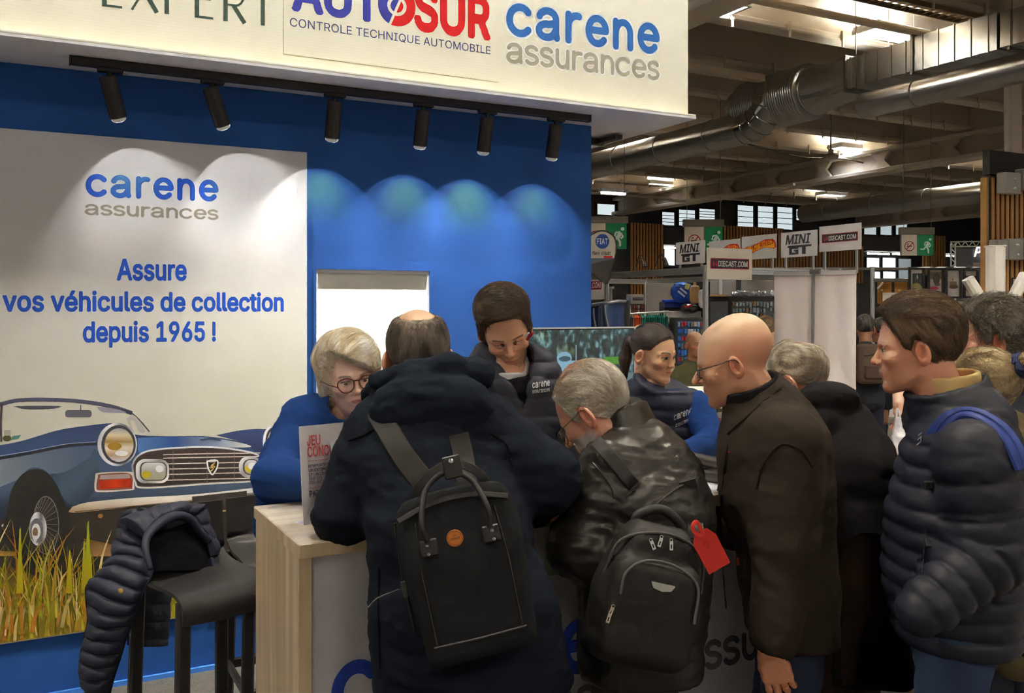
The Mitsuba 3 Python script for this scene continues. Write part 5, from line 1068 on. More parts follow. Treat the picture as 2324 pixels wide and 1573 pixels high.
legs(k, P(1050, 1500, 2.27), -5, C(22, 22, 26), .15)
def smooth_path(f, uvs, off, win=11):
    c = spline(np.array(uvs, float), 8); Y = f(c, off)[:, 1]; k_ = np.ones(win) / win
    for _ in range(3): Y = np.convolve(np.r_[[Y[0]] * (win // 2), Y, [Y[-1]] * (win // 2)], k_, 'valid')
    return np.stack([(c[:, 0] - CX) / F * Y, Y, H - (c[:, 1] - CY) / F * Y], 1)
def strap(uvs, m, w, off, th=.006):
    f = draper(m); p3 = smooth_path(f, uvs, off, 5); n = np.tile([0, -1.0, .15], (len(p3), 1)); return tube(p3, 0, flat=(w, th, n))
# rucksack 1
k = thing('rucksack', 'large black rucksack with round orange leather badge on the parka man', 'rucksack')
BC = P(1060, 1298, 2.045); th_ = math.radians(12)
bx = np.array([math.cos(th_), .10, math.sin(th_)]); bx /= np.linalg.norm(bx); bz = np.array([-math.sin(th_), .16, math.cos(th_)]); MB = np.eye(4); MB[:3, 0] = bx; MB[:3, 1] = np.cross(bz, bx) / np.linalg.norm(np.cross(bz, bx)); MB[:3, 2] = np.cross(MB[:3, 0], MB[:3, 1]); MB[:3, 3] = BC
hw, hd, hz2 = .130, .072, .175
def fb(p):
    t = (p[:, 2] + hz2) / (2 * hz2); q = p.copy(); q[:, 0] = q[:, 0] / (0.92 + .12 * sst(0, .7, t) - .08 * sst(.75, 1, t)); q[:, 1] = q[:, 1] / (1 - .45 * sst(.55, 1.05, t)); q[:, 2] = p[:, 2] - .012 * (1 - (p[:, 0] / hw) ** 2) * (t > .5)
    return rbx(q, (hw, hd, hz2), .03)
BK = C(15, 16, 18)
bm = relax(snet(fb, (-.18, -.11, -.22), (.18, .11, .23), .006), 2); bm = push(bm, folds(bm.vertices, .008, (9, 9, 9), 51) + .0012 * (fbm(bm.vertices * 90, 2, 3) - .5))
add(k + '__body', tr(bm, MB), 'cloth', BK, smooth=True)
front = lambda x, z: np.array([x, -hd * (1 - .45 * float(sst(.55, 1.05, np.array((z + hz2) / (2 * hz2))))) - .0035, z])
def bk(m, mat, col, name, sm=30): add(k + '__' + name, tr(m, MB), mat, col, smooth=sm)
bk(tube(spline([front(-.122, .142) + [0, -.006, 0], front(-.06, .160), front(0, .166), front(.06, .160), front(.122, .142) + [0, -.006, 0]], 6), 0, flat=(.012, .005, [0, -1, .3])), 'nylon', C(20, 20, 22), 'zip')
bk(tube(spline([[-.131, -.03, .14], [-.137, -.01, .07], [-.139, .0, -.0], [-.137, -.0, -.1]], 6), .0035), 'nylon', C(12, 12, 13), 'side_piping')
bk(tube(spline([front(-.1, -.128), front(0, -.130), front(.1, -.128)], 6), .0022), 'nylon', C(44, 44, 48), 'bottom_seam')
for i, s in enumerate((-1, 1)):
    bk(tube([front(s * .092, -.13), front(s * .094, .02), front(s * .088, .13)], .0018), 'nylon', C(16, 16, 17), f'panel_seam_{i:03d}')
    bk(box(s * .068 - .019, s * .068 + .019, -hd - .007, -hd + .004, .056, .092, .003), 'leather', C(20, 20, 21), f'strap_patch_{i:03d}')
    for j in range(2): bk(tr(lathe([(.001, 0), (.0042, .0005), (.003, .003), (.001, .004)], 12), frame([s * .068 + .003 * s, -hd - .0065, .062 + .018 * j], [1, 0, 0], [0, 0, 1])), 'chrome', C(215, 215, 215), f'strap_patch_{i:03d}__rivet_{j:03d}')
hp = spline([[-.068, -hd - .006, .088], [-.072, -hd - .012, .13], [-.05, -hd + .02, .195], [0, -hd + .025, .222], [.05, -hd + .02, .195], [.072, -hd - .012, .13], [.068, -hd - .006, .088]], 8)
bk(tube(hp, .0062, 10), 'nylon', C(17, 17, 19), 'carry_handle', 60)
bk(tube(spline([[-.080, .02, .16], [-.07, .01, .20], [-.02, 0, .232], [.03, 0, .236], [.075, .01, .20], [.085, .02, .165]], 8), 0, flat=(.02, .004, [0, -1, .2])), 'nylon', C(22, 22, 24), 'top_loop')
bk(box(-.004, .036, -hd + .012, -hd + .026, .205, .255, .003), 'leather', C(18, 18, 19), 'loop_tab'); bk(tr(lathe([(.001, 0), (.006, .0006), (.004, .003), (.001, .004)], 14), frame([.016, -hd + .0118, .243], [1, 0, 0], [0, 0, 1])), 'chrome', C(225, 225, 225), 'loop_tab__rivet')
bd = frame([-.010, -hd - .001, .082], [1, 0, 0], [0, 0, 1])
bk(tr(lathe([(.001, .0), (.018, 0), (.018, .0015), (.001, .002)], 30), bd), 'leather', C(168, 98, 46), 'badge'); bk(tr(trimesh.creation.torus(.0158, .0005, major_sections=36, minor_sections=5), bd @ trimesh.transformations.translation_matrix([0, 0, .002])), 'leather', C(70, 36, 14), 'badge__stitching')
tm = text('CABAIA', .0042, .0006, True, .95); tm.apply_translation([-tm.extents[0] / 2, -.003, .0018]); bk(tr(tm, bd), 'print', C(58, 28, 10), 'badge__lettering')
bk(tr(extr(PG((-.003, .004), (.003, .004), (0, .008)), .0006), bd @ trimesh.transformations.translation_matrix([0, 0, .0018])), 'print', C(58, 28, 10), 'badge__emblem')
bk(tube(spline([[-.138, -.02, -.0], [-.16, -.03, .0], [-.2, -.04, -.006], [-.222, -.045, -.02]], 6), 0, flat=(.009, .0018, [0, 0, 1])), 'nylon', C(40, 40, 42), 'loose_strap'); bk(box(-.146, -.132, -.035, -.01, -.02, .016, .002), 'plastic', C(12, 12, 13), 'buckle')
add(k + '__shoulder_strap', strap([(852, 930), (880, 975), (920, 1040), (962, 1095)], pm, .055, .006), 'nylon', C(15, 14, 13)); add(k + '__shoulder_strap_001', strap([(1040, 985), (1052, 1040), (1060, 1100)], pm, .05, .006), 'nylon', C(14, 14, 14))

# ---- grey haired man in leather jacket, with rucksack and red tag
k = person('grey haired bearded man with round glasses in black leather jacket, bending over the counter')
o = dict(skin=C(216, 150, 124), line=([-.13, -.085, -.05, -.03, -.012, .004, .012, .026, .034, .05, .066, .08, .11], [-.072, -.075, -.062, -.035, .022, .026, -.005, -.008, .035, .065, .085, .098, .11]), hair=C(160, 148, 130), hair2=C(232, 224, 208), n=3200, len=.055, lift=.003, thick=.013, jit=.28, sr=.0006, bald=((0, .052, .125), (.040, .042, .034)), beard=(C(200, 192, 186), .95), nose=1.2, brow=C(140, 120, 104), flow=lambda p: np.stack([.35 * np.sign(p[:, 0]) + 0 * p[:, 1], -1 + 0 * p[:, 0], np.where(p[:, 1] < -.06, -1.0, -.1) - .4 * (p[:, 2] < .06)], 1), tint=lambda v, c: (lambda w: c * (1 - w) + C(226, 168, 138) * w)(.75 * np.exp(-(np.linalg.norm((v - [-.012, .022, .128]) / [.045, .05, .035], axis=1) ** 2))[:, None]) if 1 else c * (1 - .35 * sst(.02, -.05, v[:, 1] * .5 + v[:, 2] * .2)[:, None] * .5), eye=.003)
R = rot(-62, 34, 0); M = at(R, EAR_L, (1331, 946), 2.50, 1.04)
jk = [(P(1452, 1515, 2.44), .16, .15), (P(1462, 1300, 2.44), .165, .16), (P(1478, 1170, 2.49), .155, .165), (P(1452, 1072, 2.56), .128, .15), (P(1408, 980, 2.62), .082, .09)]
def fl_(p):
    d = stack(p, jk, (1, .15, 0))
    d = smin(d, chain(p, [P(1385, 1065, 2.46), P(1312, 1246, 2.40), P(1292, 1190, 2.64)], [.085, .070, .050], .03), .04)
    d = smin(d, chain(p, [P(1528, 1082, 2.68), P(1500, 1190, 2.85), P(1400, 1170, 2.9)], [.085, .066, .050], .03), .04)
    d = smin(d, chain(p, [P(1388, 1005, 2.50), P(1420, 950, 2.56), P(1440, 925, 2.66)], [.022, .026, .024], .02), .02)
    d = smax(d, -seg(p, P(1370, 930, 2.60), P(1400, 975, 2.60), .068, .058), .010)
    return smax(d, P(0, 1522, 2.44)[2] - p[:, 2], .01)
lo, hi = bounds([P(1230, 1540, 2.4), P(1640, 900, 2.9)], .12); lo[1] = 2.15
h4 = hand_mesh(pose(P(1300, 1172, 2.68), rot(-40, 80)), curl=.6)
add_head(k, M, o, 5, [(trunk([(P(1455, 1450, 2.46), .11, .1), (P(1470, 1130, 2.52), .11, .11), (P(1405, 945, 2.60), .05, .05)], (1, .1, 0)), SK3), (h4, SK3)])
lm = garment(k + '__jacket', fl_, lo, hi, .0082, 'leather', C(13, 12.5, 12), lambda v: folds(v, .016, (8, 8, 15), 61) + folds(v, .005, (30, 30, 40), 62), 9, .18)
for i, uv in enumerate((((1448, 1185), (1500, 1135), (1550, 1100), (1585, 1085)), ((1345, 1050), (1385, 1100), (1400, 1140), (1440, 1110)))):
    f_ = draper(lm); add(k + f'__jacket__seam_{i:03d}', tube(f_(spline(uv, 8), .001), .0028, 6), 'leather', C(24, 23, 21))
add(k + '__collar', relax(snet(lambda p: hollow(p, P(1428, 1000, 2.575), P(1402, 938, 2.595), .090, .084, .011), *bounds([P(1340, 1010, 2.75), P(1450, 910, 2.45)], .08), .007), 1), 'leather', C(15, 14, 13), smooth=True)
glasses(M, k, [(-.020, .012), (0, .017), (.019, .012), (.023, -.004), (.013, -.018), (-.008, -.019), (-.021, -.006)], C(60, 54, 48), W=1.15, drop=.008)
legs(k, P(1460, 1500, 2.47), -60, C(40, 40, 34), .12)
k = thing('rucksack', 'black rucksack with silver zip pullers worn by the leather jacket man', 'rucksack')
BC = P(1466, 1348, 2.17); th_ = math.radians(-14)
bx = np.array([math.cos(th_), .12, math.sin(th_)]); bx /= np.linalg.norm(bx); bz = np.array([-math.sin(th_), .14, math.cos(th_)]); MB = np.eye(4); MB[:3, 0] = bx; MB[:3, 1] = np.cross(bz, bx) / np.linalg.norm(np.cross(bz, bx)); MB[:3, 2] = np.cross(MB[:3, 0], MB[:3, 1]); MB[:3, 3] = BC
def fb2(p):
    t = sst(-.02, .19, p[:, 2]); q = p.copy(); q[:, 0] = p[:, 0] / (1 - .36 * t)
    d = rbx(q, (.128, .062, .165), .055)
    return smin(d, rbx((p - [0.0, -.055, -.03]) / np.stack([1 - .2 * t, 1 + 0 * t, 1 + 0 * t], 1), (.108, .034, .115), .03), .012)
bm = relax(snet(fb2, (-.18, -.15, -.21), (.18, .11, .22), .006), 2); bm = push(bm, folds(bm.vertices, .007, (10, 10, 10), 71))
add(k + '__body', tr(bm, MB), 'nylon', C(11, 11, 12), smooth=True)
bk(tube(spline([[-.09, -.096, .0], [-.085, -.092, .05], [-.04, -.084, .083], [.03, -.084, .083], [.085, -.092, .05], [.092, -.096, -.03]], 8), .0035), 'nylon', C(44, 44, 44), 'pocket_zip', 60)
bk(tube(spline([[-.118, -.03, .03], [-.10, -.045, .11], [-.03, -.055, .145], [.04, -.055, .145], [.10, -.045, .11], [.12, -.03, .03]], 8), .004), 'nylon', C(40, 40, 40), 'main_zip', 60)
bk(tr(sa_ := extr(sg.Polygon([(-.026, .006), (.026, .006), (.02, -.004), (0, -.008), (-.02, -.004)]).buffer(.002), .003), frame([.004, -.092, .034], [1, 0, 0], [0, 0, 1])), 'metal', C(160, 158, 152), 'logo_plate')
bk(tube(spline([[-.055, .02, .145], [-.05, .015, .175], [.0, .01, .198], [.055, .015, .172], [.068, .02, .135]], 8), .012, 12), 'nylon', C(18, 18, 20), 'carry_handle', 60); bk(tube([[.064, .018, .152], [.0685, .02, .135]], .0132, 12), 'nylon', C(206, 186, 40), 'carry_handle__yellow_band')
def puller(x, y, z, a, n):
    M_ = frame([x, y, z], [math.cos(a), 0, math.sin(a)], [-math.sin(a), 0, math.cos(a)]); m = cat([tr(trimesh.creation.torus(.0035, .001, major_sections=14, minor_sections=6), M_), tr(extr(sg.box(-.0032, -.022, .0032, -.003).buffer(.001).difference(sg.box(-.0015, -.019, .0015, -.010)), .002), M_)]); bk(m, 'chrome', C(205, 200, 190), n)
for i, q in enumerate(((-.035, -.062, .128, .6), (-.012, -.064, .14, -.1), (.012, -.064, .138, .2))): puller(*q, f'zip_puller_{i:03d}')
puller(-.098, -.088, -.03, -.2, 'zip_puller_003'); puller(-.101, -.086, -.045, -.1, 'zip_puller_004')
add(k + '__shoulder_strap', strap([(1352, 1000), (1375, 1025), (1405, 1060), (1440, 1105), (1470, 1145), (1490, 1180)], lm, .034, .016), 'nylon', C(20, 20, 21)); add(k + '__shoulder_strap_001', strap([(1560, 1090), (1575, 1160), (1580, 1220)], lm, .042, .008), 'nylon', C(20, 20, 21))
k = thing('luggage_tag', 'red leather luggage tag hanging from the rucksack handle', 'luggage tag')
TA = P(1608, 1245, 2.09); M_ = frame(TA, np.array([.87, .0, -.50]) * [1, 1, -1] * [1, 1, -1], [.46, 0, .87]); 
tg = sg.Polygon([(-.024, -.05), (.027, -.048), (.028, .02), (.016, .042), (-.012, .043), (-.025, .022)]).buffer(.002).difference(sg.Point(.0, .034).buffer(.004))
M_ = frame(TA, [.89, .0, .46], [-.46, 0, .89]); add(k + '__tag', tr(extr(tg, .003), M_), 'leather', C(176, 44, 38)); add(k + '__loop', tube(spline([P(1595, 1217, 2.085), P(1580, 1212, 2.08), P(1572, 1196, 2.08), P(1580, 1184, 2.085), P(1590, 1200, 2.085), P(1597, 1216, 2.087)], 5), 0, flat=(.009, .002, [0, -1, .1])), 'leather', C(190, 50, 44))
add(k + '__embossing', tr(cat([extr(ln([(-.006, .012), (.002, .018), (.004, .008), (.012, .012)], .0015), .0006), extr(ln([(-.004, .002), (.006, .006)], .0015), .0006)]), M_ @ trimesh.transformations.translation_matrix([0, 0, .003])), 'leather', C(140, 30, 28))

# ---- bald man in brown softshell
k = person('bald man with thin dark glasses in a dark brown softshell jacket and jeans')
o = dict(skin=C(204, 144, 112), nose=1.35, jaw=1.05, browd=.25, brow=C(150, 110, 84), lip=C(160, 92, 82), beard=(C(140, 104, 88), .25), neck_r=.062, neck=[(0, -.03, -.04), (0, -.055, -.13), (0, -.07, -.22)], eye=.003, extra=lambda p, q, d: smin(smin(d, ell(p, (0, -.045, .055), (.074, .085, .085)), .02), ell(p, (0, .03, -.100), (.030, .024, .012)), .02))
R = rot(-75, 13, 0); M = at(R, EAR_L, (1668, 832), 2.62, 1.0)
jk = [(P(1800, 1440, 2.66), .125, .20), (P(1785, 1300, 2.66), .125, .20), (P(1762, 1130, 2.68), .150, .21), (P(1752, 1010, 2.70), .150, .205), (P(1738, 945, 2.72), .11, .14), (P(1722, 905, 2.72), .078, .085)]
def fc(p):
    d = stack(p, jk, (1, -.1, 0))
    d = smin(d, hollow(p, P(1735, 945, 2.71), P(1704, 880, 2.70), .098, .090, .014), .015)
    return smax(d, -seg(p, P(1704, 880, 2.70), P(1690, 840, 2.7), .074, .08), .008)
def fc2(p):
    d = smin(fc(p), chain(p, [P(1792, 1000, 2.50), P(1778, 1235, 2.46), P(1757, 1448, 2.42)], [.088, .076, .060], .03), .05)
    d = smin(d, chain(p, [P(1720, 1000, 2.88), P(1660, 1190, 2.95), P(1600, 1150, 3.0)], [.085, .07, .05], .03), .04)
    d = smax(d, P(0, 1450 + 0, 2.6)[2] - p[:, 2] - .04 * (p[:, 0] - .75), .008)
    return smax(d, -seg(p, P(1748, 1480, 2.42), P(1742, 1540, 2.42), .044, .05), .006)
lo, hi = bounds([P(1600, 1490, 2.6), P(1930, 860, 3.0)], .12); lo[1] = 2.25
hM = pose(P(1747, 1466, 2.42), np.array([[-.30, .0, -.37], [0, 1, 0], [.0, 0, 1]]).T * 0 + rot(18, -6, -14))
h5 = hand_mesh(hM, curl=.42, side=-1, thumb=.35, spread=.08)
hc = hand_cols(0, C(190, 128, 98), h5.vertices)
add_head(k, M, o, 6, [(trunk([(P(1785, 1340, 2.67), .09, .14), (P(1752, 1010, 2.70), .10, .15), (P(1720, 890, 2.71), .055, .055)], (1, 0, 0)), SK2), (h5, hc)])
cm = garment(k + '__jacket', fc2, lo, hi, .0085, 'soft', C(24, 20, 17), lambda v: folds(v, .016, (7, 7, 8), 81), 10, .12)
add(k + '__inner_collar', relax(snet(lambda p: smax(hollow(p, P(1725, 940, 2.70), P(1700, 872, 2.69), .086, .084, .010), -seg(p, P(1640, 930, 2.6), P(1625, 850, 2.6), .03, .05), .004), *bounds([P(1650, 950, 2.85), P(1790, 840, 2.55)], .06), .006), 1), 'cloth', C(15, 15, 17), smooth=True)
for i, uv in enumerate((((1650, 1010), (1640, 1100), (1634, 1200), (1648, 1380)), ((1715, 1110), (1728, 1060), (1770, 1010), (1815, 1020), (1845, 1060)), ((1650, 985), (1700, 940), (1745, 900), (1772, 880)))): add(k + f'__jacket__seam_{i:03d}', tube(draper(cm)(spline(uv, 8), .001), .0026, 6), 'soft', C(20, 17, 15))
add(k + '__jacket__zip_tab', box(0, .012, -.004, .002, -.022, 0, .001) if 0 else tr(box(-.006, .006, -.003, .003, -.012, .012, .002), pose(draper(cm)(np.array([[1676, 1274.]]), .004)[0], np.eye(3))), 'leather', C(150, 66, 44))
add(k + '__jacket__logo', tr(extr(PG((0, 0), (.018, .012), (.014, -.012)), .002), frame(draper(cm)(np.array([[1652, 1026.]]), .006)[0], [1, 0, 0], [0, 0, 1])), 'print', C(200, 70, 50))
glasses(M, k, [(-.020, .008), (0, .011), (.021, .008), (.023, -.004), (.013, -.015), (-.008, -.016), (-.021, -.006)], C(24, 20, 22), W=1.18, drop=.002, wire=.0017)
legs(k, P(1800, 1440, 2.66), -80, C(24, 29, 42), .11)
rg_ = thing('finger_ring', 'gold ring on the hanging hand of the bald man', 'ring')
rt_ = trimesh.creation.torus(.0100, .0014, major_sections=20, minor_sections=6); add(rg_, tr(rt_, hM @ pose((.010, .004, -.112), rot(0, -20))), 'chrome', C(220, 170, 80))

# ---- grey haired man from behind, dark coat
k = person('grey haired man from behind in dark hooded coat, right of the bald man')
o = dict(skin=C(214, 160, 132), line=([-.13, -.085, -.05, -.03, -.012, .004, .012, .026, .034, .05, .066, .08, .11], [-.075, -.075, -.058, -.035, .022, .026, -.005, -.008, .035, .065, .085, .098, .11]), hair=C(132, 120, 102), hair2=C(214, 204, 182), n=2600, len=.035, lift=.004, thick=.012, jit=.6, sr=.0006, bald=((.012, -.085, .105), (.034, .03, .036)), lo=-.004)
R = rot(-42, 36, 0); M = at(R, (0, 0, 0), (1816, 868), 3.02, 1.0)
jk = [(P(1935, 1495, 2.86), .146, .20), (P(1918, 1260, 2.88), .148, .20), (P(1900, 1090, 2.94), .153, .20), (P(1884, 1005, 3.0), .135, .17), (P(1866, 935, 3.03), .08, .09)]
fd = lambda p: smax(smax(smin(smin(smin(stack(p, jk, (1, .2, 0)), ell(p, P(1882, 905, 2.92), (.095, .07, .055)), .02), chain(p, [P(1815, 960, 2.95), P(1870, 960, 2.88), P(1945, 945, 2.95)], [.03, .045, .032], .02), .015), chain(p, [P(1975, 1035, 2.92), P(2000, 1200, 2.95), P(1960, 1180, 3.15)], [.07, .06, .05], .03), .03), -seg(p, P(1812, 880, 3.04), P(1850, 930, 3.03), .07, .05), .01), P(0, 1497, 2.94)[2] - p[:, 2], .01)
lo, hi = bounds([P(1740, 1500, 2.9), P(2050, 850, 3.2)], .12); lo[1] = 2.7
add_head(k, M, o, 7, [(trunk([(P(1925, 1330, 2.90), .09, .12), (P(1900, 1090, 3.0), .10, .14), (P(1850, 920, 3.03), .05, .05)], (1, .2, 0)), SK2)], h=.003)
garment(k + '__coat', fd, lo, hi, .0095, 'cloth', C(17, 17, 19), lambda v: folds(v, .016, (7, 7, 9), 91), 11)
legs(k, P(1930, 1500, 2.86), -45, C(30, 24, 20), .11)

# ---- brown haired man in quilted navy jacket, with rucksack
k = person('brown haired man in profile in a navy quilted jacket with blue rucksack strap and jeans')
o = dict(skin=C(208, 142, 112), line=([-.13, -.085, -.05, -.03, -.012, .004, .012, .026, .034, .05, .066, .08, .11], [-.074, -.074, -.062, -.04, .020, .024, .000, .000, .020, .045, .072, .088, .092]), hair=C(32, 25, 18), hair2=C(78, 61, 44), n=3000, len=.045, lift=.004, thick=.022, jit=.25, sr=.0007, nose=1.0, thf=lambda p: .75 + .45 * sst(.03, .12, p[:, 2]), flow=lambda p: np.stack([.0 * p[:, 0], np.where(p[:, 2] > .09, .5, -.8) * sst(-.2, .05, p[:, 2]), -.25 - .9 * (p[:, 2] < .08)], 1), brow=C(120, 84, 62), browd=.4, neck_r=.060, neck=[(0, -.03, -.04), (0, -.055, -.13), (0, -.07, -.20)])
R = rot(-67, 3, 0); M = at(R, EAR_L, (2091, 800), 2.46, 1.02)
jk = [(P(2168, 1445, 2.46), .145, .19), (P(2160, 1300, 2.46), .160, .20), (P(2165, 1180, 2.46), .155, .20), (P(2178, 1060, 2.48), .140, .205), (P(2182, 970, 2.51), .115, .16), (P(2165, 925, 2.53), .085, .09)]
armE = [P(2215, 1035, 2.29), P(2245, 1258, 2.26), P(2092, 1388, 2.22)]
armF = [P(2130, 1010, 2.68), P(2118, 1130, 2.92), P(2086, 1066, 3.20)]
def fe(p):
    d = stack(p, jk, (1, -.15, 0)); d = smin(d, hollow(p, P(2165, 945, 2.52), P(2146, 875, 2.515), .108, .104, .030), .02)
    d = smin(d, np.minimum(chain(p, armE, [.095, .080, .062], .03), 9), .03); d = smin(d, chain(p, armF, [.085, .060, .044], .03), .03)
    d = smax(d, -seg(p, P(2146, 872, 2.515), P(2140, 820, 2.5), .088, .10), .008)
    return smax(smax(d, P(0, 1452, 2.46)[2] - p[:, 2], .012), -seg(p, P(2074, 1062, 3.25), P(2060, 1056, 3.30), .04, .04), .004)
def qe(v):
    a, b, c = armE; t1 = np.clip(((v - a) @ (b - a)) / ((b - a) @ (b - a)), 0, 1); t2 = np.clip(((v - b) @ (c - b)) / ((c - b) @ (c - b)), 0, 1)
    d1, d2 = np.linalg.norm(v - a - t1[:, None] * (b - a), axis=1), np.linalg.norm(v - b - t2[:, None] * (c - b), axis=1)
    l1, l2 = np.linalg.norm(b - a), np.linalg.norm(c - b); pos = np.where(d1 < d2, t1 * l1, l1 + t2 * l2); arm = np.minimum(d1, d2) < .105
    pos = np.where(arm, pos, H - v[:, 2]); return quilt(pos + .012 * fbm(v * 9, 2, 8), np.where(arm & (pos < .14), .07, .052), .012) * (.35 + .65 * sst(.30, .40, H - v[:, 2] + .1 * arm)) + folds(v, .006, (16, 16, 24), 12)
lo, hi = bounds([P(2000, 1470, 2.4), P(2330, 860, 3.3)], .12); lo[1] = 2.1
hE = pose(P(2066, 1063, 3.23), np.stack([[.0, .0, 1.0], [0, 0, 1.0], [1, 0, 0.0]], 1)); 
Rh = np.stack([np.array([-.3, -.95, 0]), np.array([0.05, 0, -1.0]), np.array([.95, -.3, 0.06])], 1); hE = pose(P(2078, 1058, 3.27), Rh)
h6 = hand_mesh(hE, curl=.12, side=1, thumb=.5)
add_head(k, M, o, 8, [(trunk([(P(2160, 1340, 2.46), .09, .13), (P(2178, 1060, 2.48), .09, .14), (P(2150, 900, 2.51), .055, .055)], (1, 0, 0)), SK2), (h6, C(206, 140, 112))])
em = garment(k + '__jacket', fe, lo, hi, .0078, 'nylon', C(13, 15, 24), qe, 12)
add(k + '__shirt_collar', relax(snet(lambda p: smax(hollow(p, P(2160, 920, 2.52), P(2152, 850, 2.515), .080, .076, .010), -seg(p, P(2080, 900, 2.45), P(2070, 800, 2.4), .05, .08), .004), *bounds([P(2080, 930, 2.65), P(2240, 830, 2.35)], .06), .006), 1), 'cloth', C(214, 176, 118), smooth=True)
drape(k + '__jacket__pocket_zip', box(0, 1, -.02, .02, 0, .002), em, lin_uv((2100, 1200), (-8, 100), (60, 0)), 'metal', C(70, 72, 78), .003, .1)
drape(k + '__jacket__logo', cat([extr(ln([(0, 0), (1, .1), (1, .5), (0, .4)], .12, 0), .0004), extr(ln([(.1, .7), (.9, .8)], .12, 0), .0004)]), em, lin_uv((2080, 1010), (9, -4), (4, -30)), 'print', C(120, 126, 140), .006)
legs(k, P(2168, 1450, 2.46), -66, C(28, 36, 54), .12)
k = thing('rucksack', 'blue rucksack at the right picture edge on the back of the quilted jacket man', 'rucksack')
b2 = relax(snet(lambda p: rbx((p - P(2352, 1230, 2.62)) @ rot(-66, -6), (.15, .09, .23), .06), P(2352, 1230, 2.62) - .32, P(2352, 1230, 2.62) + .32, .010), 2); add(k + '__body', push(b2, folds(b2.vertices, .01, seed=14)), 'nylon', C(34, 50, 104), smooth=True)
f_ = draper(em); p3 = smooth_path(f_, [(2106, 1108), (2110, 1050), (2126, 985), (2160, 947), (2205, 938), (2262, 966), (2300, 1012), (2318, 1062)], .014, 15)
nn = np.stack([np.interp(np.arange(len(p3)), [0, 20, 30, len(p3)], [-.5, -.3, 0, .35]), 0 * p3[:, 0] - .55, np.interp(np.arange(len(p3)), [0, 16, 26, len(p3)], [.1, .6, 1.0, .8])], 1)
add(k + '__shoulder_strap', tube(p3, 0, flat=(.052, .014, nn)), 'nylon', C(28, 42, 90)); add(k + '__shoulder_strap__piping', tube(p3 + nn / np.linalg.norm(nn, axis=1, keepdims=True) * .008, .004, 6), 'nylon', C(26, 40, 84))
add(k + '__webbing', strap([(2106, 1108), (2104, 1170), (2110, 1240)], em, .02, .004, .003), 'nylon', C(18, 20, 26)); q = f_(np.array([[2106., 1100.]]), .012)[0]; add(k + '__buckle', box(q[0] - .012, q[0] + .012, q[1] - .008, q[1] + .004, q[2] - .012, q[2] + .010, .003), 'plastic', C(14, 15, 18))

# ---- curly grey man and woman with bun at the right edge
k = person('man with curly grey hair in profile at the right picture edge')
o = dict(skin=C(196, 128, 104), line=([-.14, -.085, -.05, -.03, -.012, .004, .012, .026, .034, .05, .066, .08, .11], [-.085, -.085, -.068, -.045, .018, .022, -.012, -.014, .020, .048, .070, .085, .090]), hair=C(48, 44, 40), hair2=C(142, 134, 122), n=2600, len=.045, lift=.012, thick=.024, jit=1.3, sr=.0009, groove=.014, nose=1.25, jaw=1.0)
R = rot(-68, 2, 0); M = at(R, EAR_L, (2265, 778), 3.08, 1.0)
add_head(k, M, o, 9, [(trunk([(P(2310, 1250, 3.15), .11, .15), (P(2308, 980, 3.15), .11, .15), (P(2300, 880, 3.14), .05, .05)], (1, 0, 0)), SK2)], h=.003)
fq = lambda p: smin(smin(stack(p, [(P(2315, 1300, 3.2), .14, .2), (P(2312, 1000, 3.2), .14, .21), (P(2310, 930, 3.18), .10, .13)], (1, -.1, 0)), chain(p, [P(2330, 990, 3.02), P(2335, 1180, 3.0), P(2330, 1330, 3.02)], [.08, .065, .05], .03), .04), hollow(p, P(2308, 920, 3.18), P(2300, 870, 3.17), .085, .08, .015), .02)
lo, hi = bounds([P(2230, 1340, 3.0), P(2420, 850, 3.4)], .1); garment(k + '__jacket', fq, lo, hi, .014, 'cloth', C(26, 28, 34), lambda v: folds(v, .012, seed=15), 13)
legs(k, P(2315, 1300, 3.2), -70, C(26, 28, 36), .11)
k = person('woman with dark blond hair in a bun with navy scrunchie at the right edge')
o = dict(skin=C(204, 150, 122), line=([-.14, -.09, -.05, -.02, .0, .012, .028, .05, .066, .08, .11], [-.070, -.070, -.055, -.015, .022, .022, .022, .050, .068, .078, .084]), hair=C(84, 70, 50), hair2=C(178, 158, 118), n=2000, len=.07, lift=.002, thick=.016, jit=.16, sr=.0006, wide=.98, neck_r=.046,
    flow=lambda p: np.array([.02, -.15, .075]) - p, hair_extra=lambda p, d: smin(d, ell(p, (.02, -.15, .075), (.040, .030, .034)), .004), hlo=(-.13, -.21, -.12), hhi=(.13, .14, .16), groove=.005)
R = rot(-38, 12, 0); M = at(R, (0, 0, 0), (2232, 893), 2.86, .98)
add_head(k, M, o, 10, [(trunk([(P(2270, 1350, 2.92), .11, .15), (P(2265, 1060, 2.92), .11, .14), (P(2255, 970, 2.9), .045, .045)], (1, 0, 0)), SK2)], h=.003)
t = trimesh.creation.torus(.033, .012, major_sections=28, minor_sections=10); v = t.vertices; t.vertices = v + .005 * np.sin(v[:, :1] * 300 + v[:, 1:2] * 220)
t.apply_transform(frame([.017, -.128, .066], [1, 0, 0], [0, .45, 1])); add(k + '__scrunchie', tr(t, M), 'cloth', C(28, 34, 54), smooth=True)
fg = lambda p: smin(smin(stack(p, [(P(2290, 1420, 2.95), .15, .2), (P(2285, 1130, 2.95), .145, .19), (P(2270, 1025, 2.94), .13, .16), (P(2258, 985, 2.92), .08, .09)], (1, -.2, 0)), chain(p, [P(2330, 1060, 2.85), P(2345, 1250, 2.85), P(2320, 1380, 2.8)], [.075, .06, .05], .03), .04), chain(p, [P(2210, 1000, 2.9), P(2265, 985, 2.82), P(2320, 990, 2.88)], [.03, .042, .035], .02), .02)
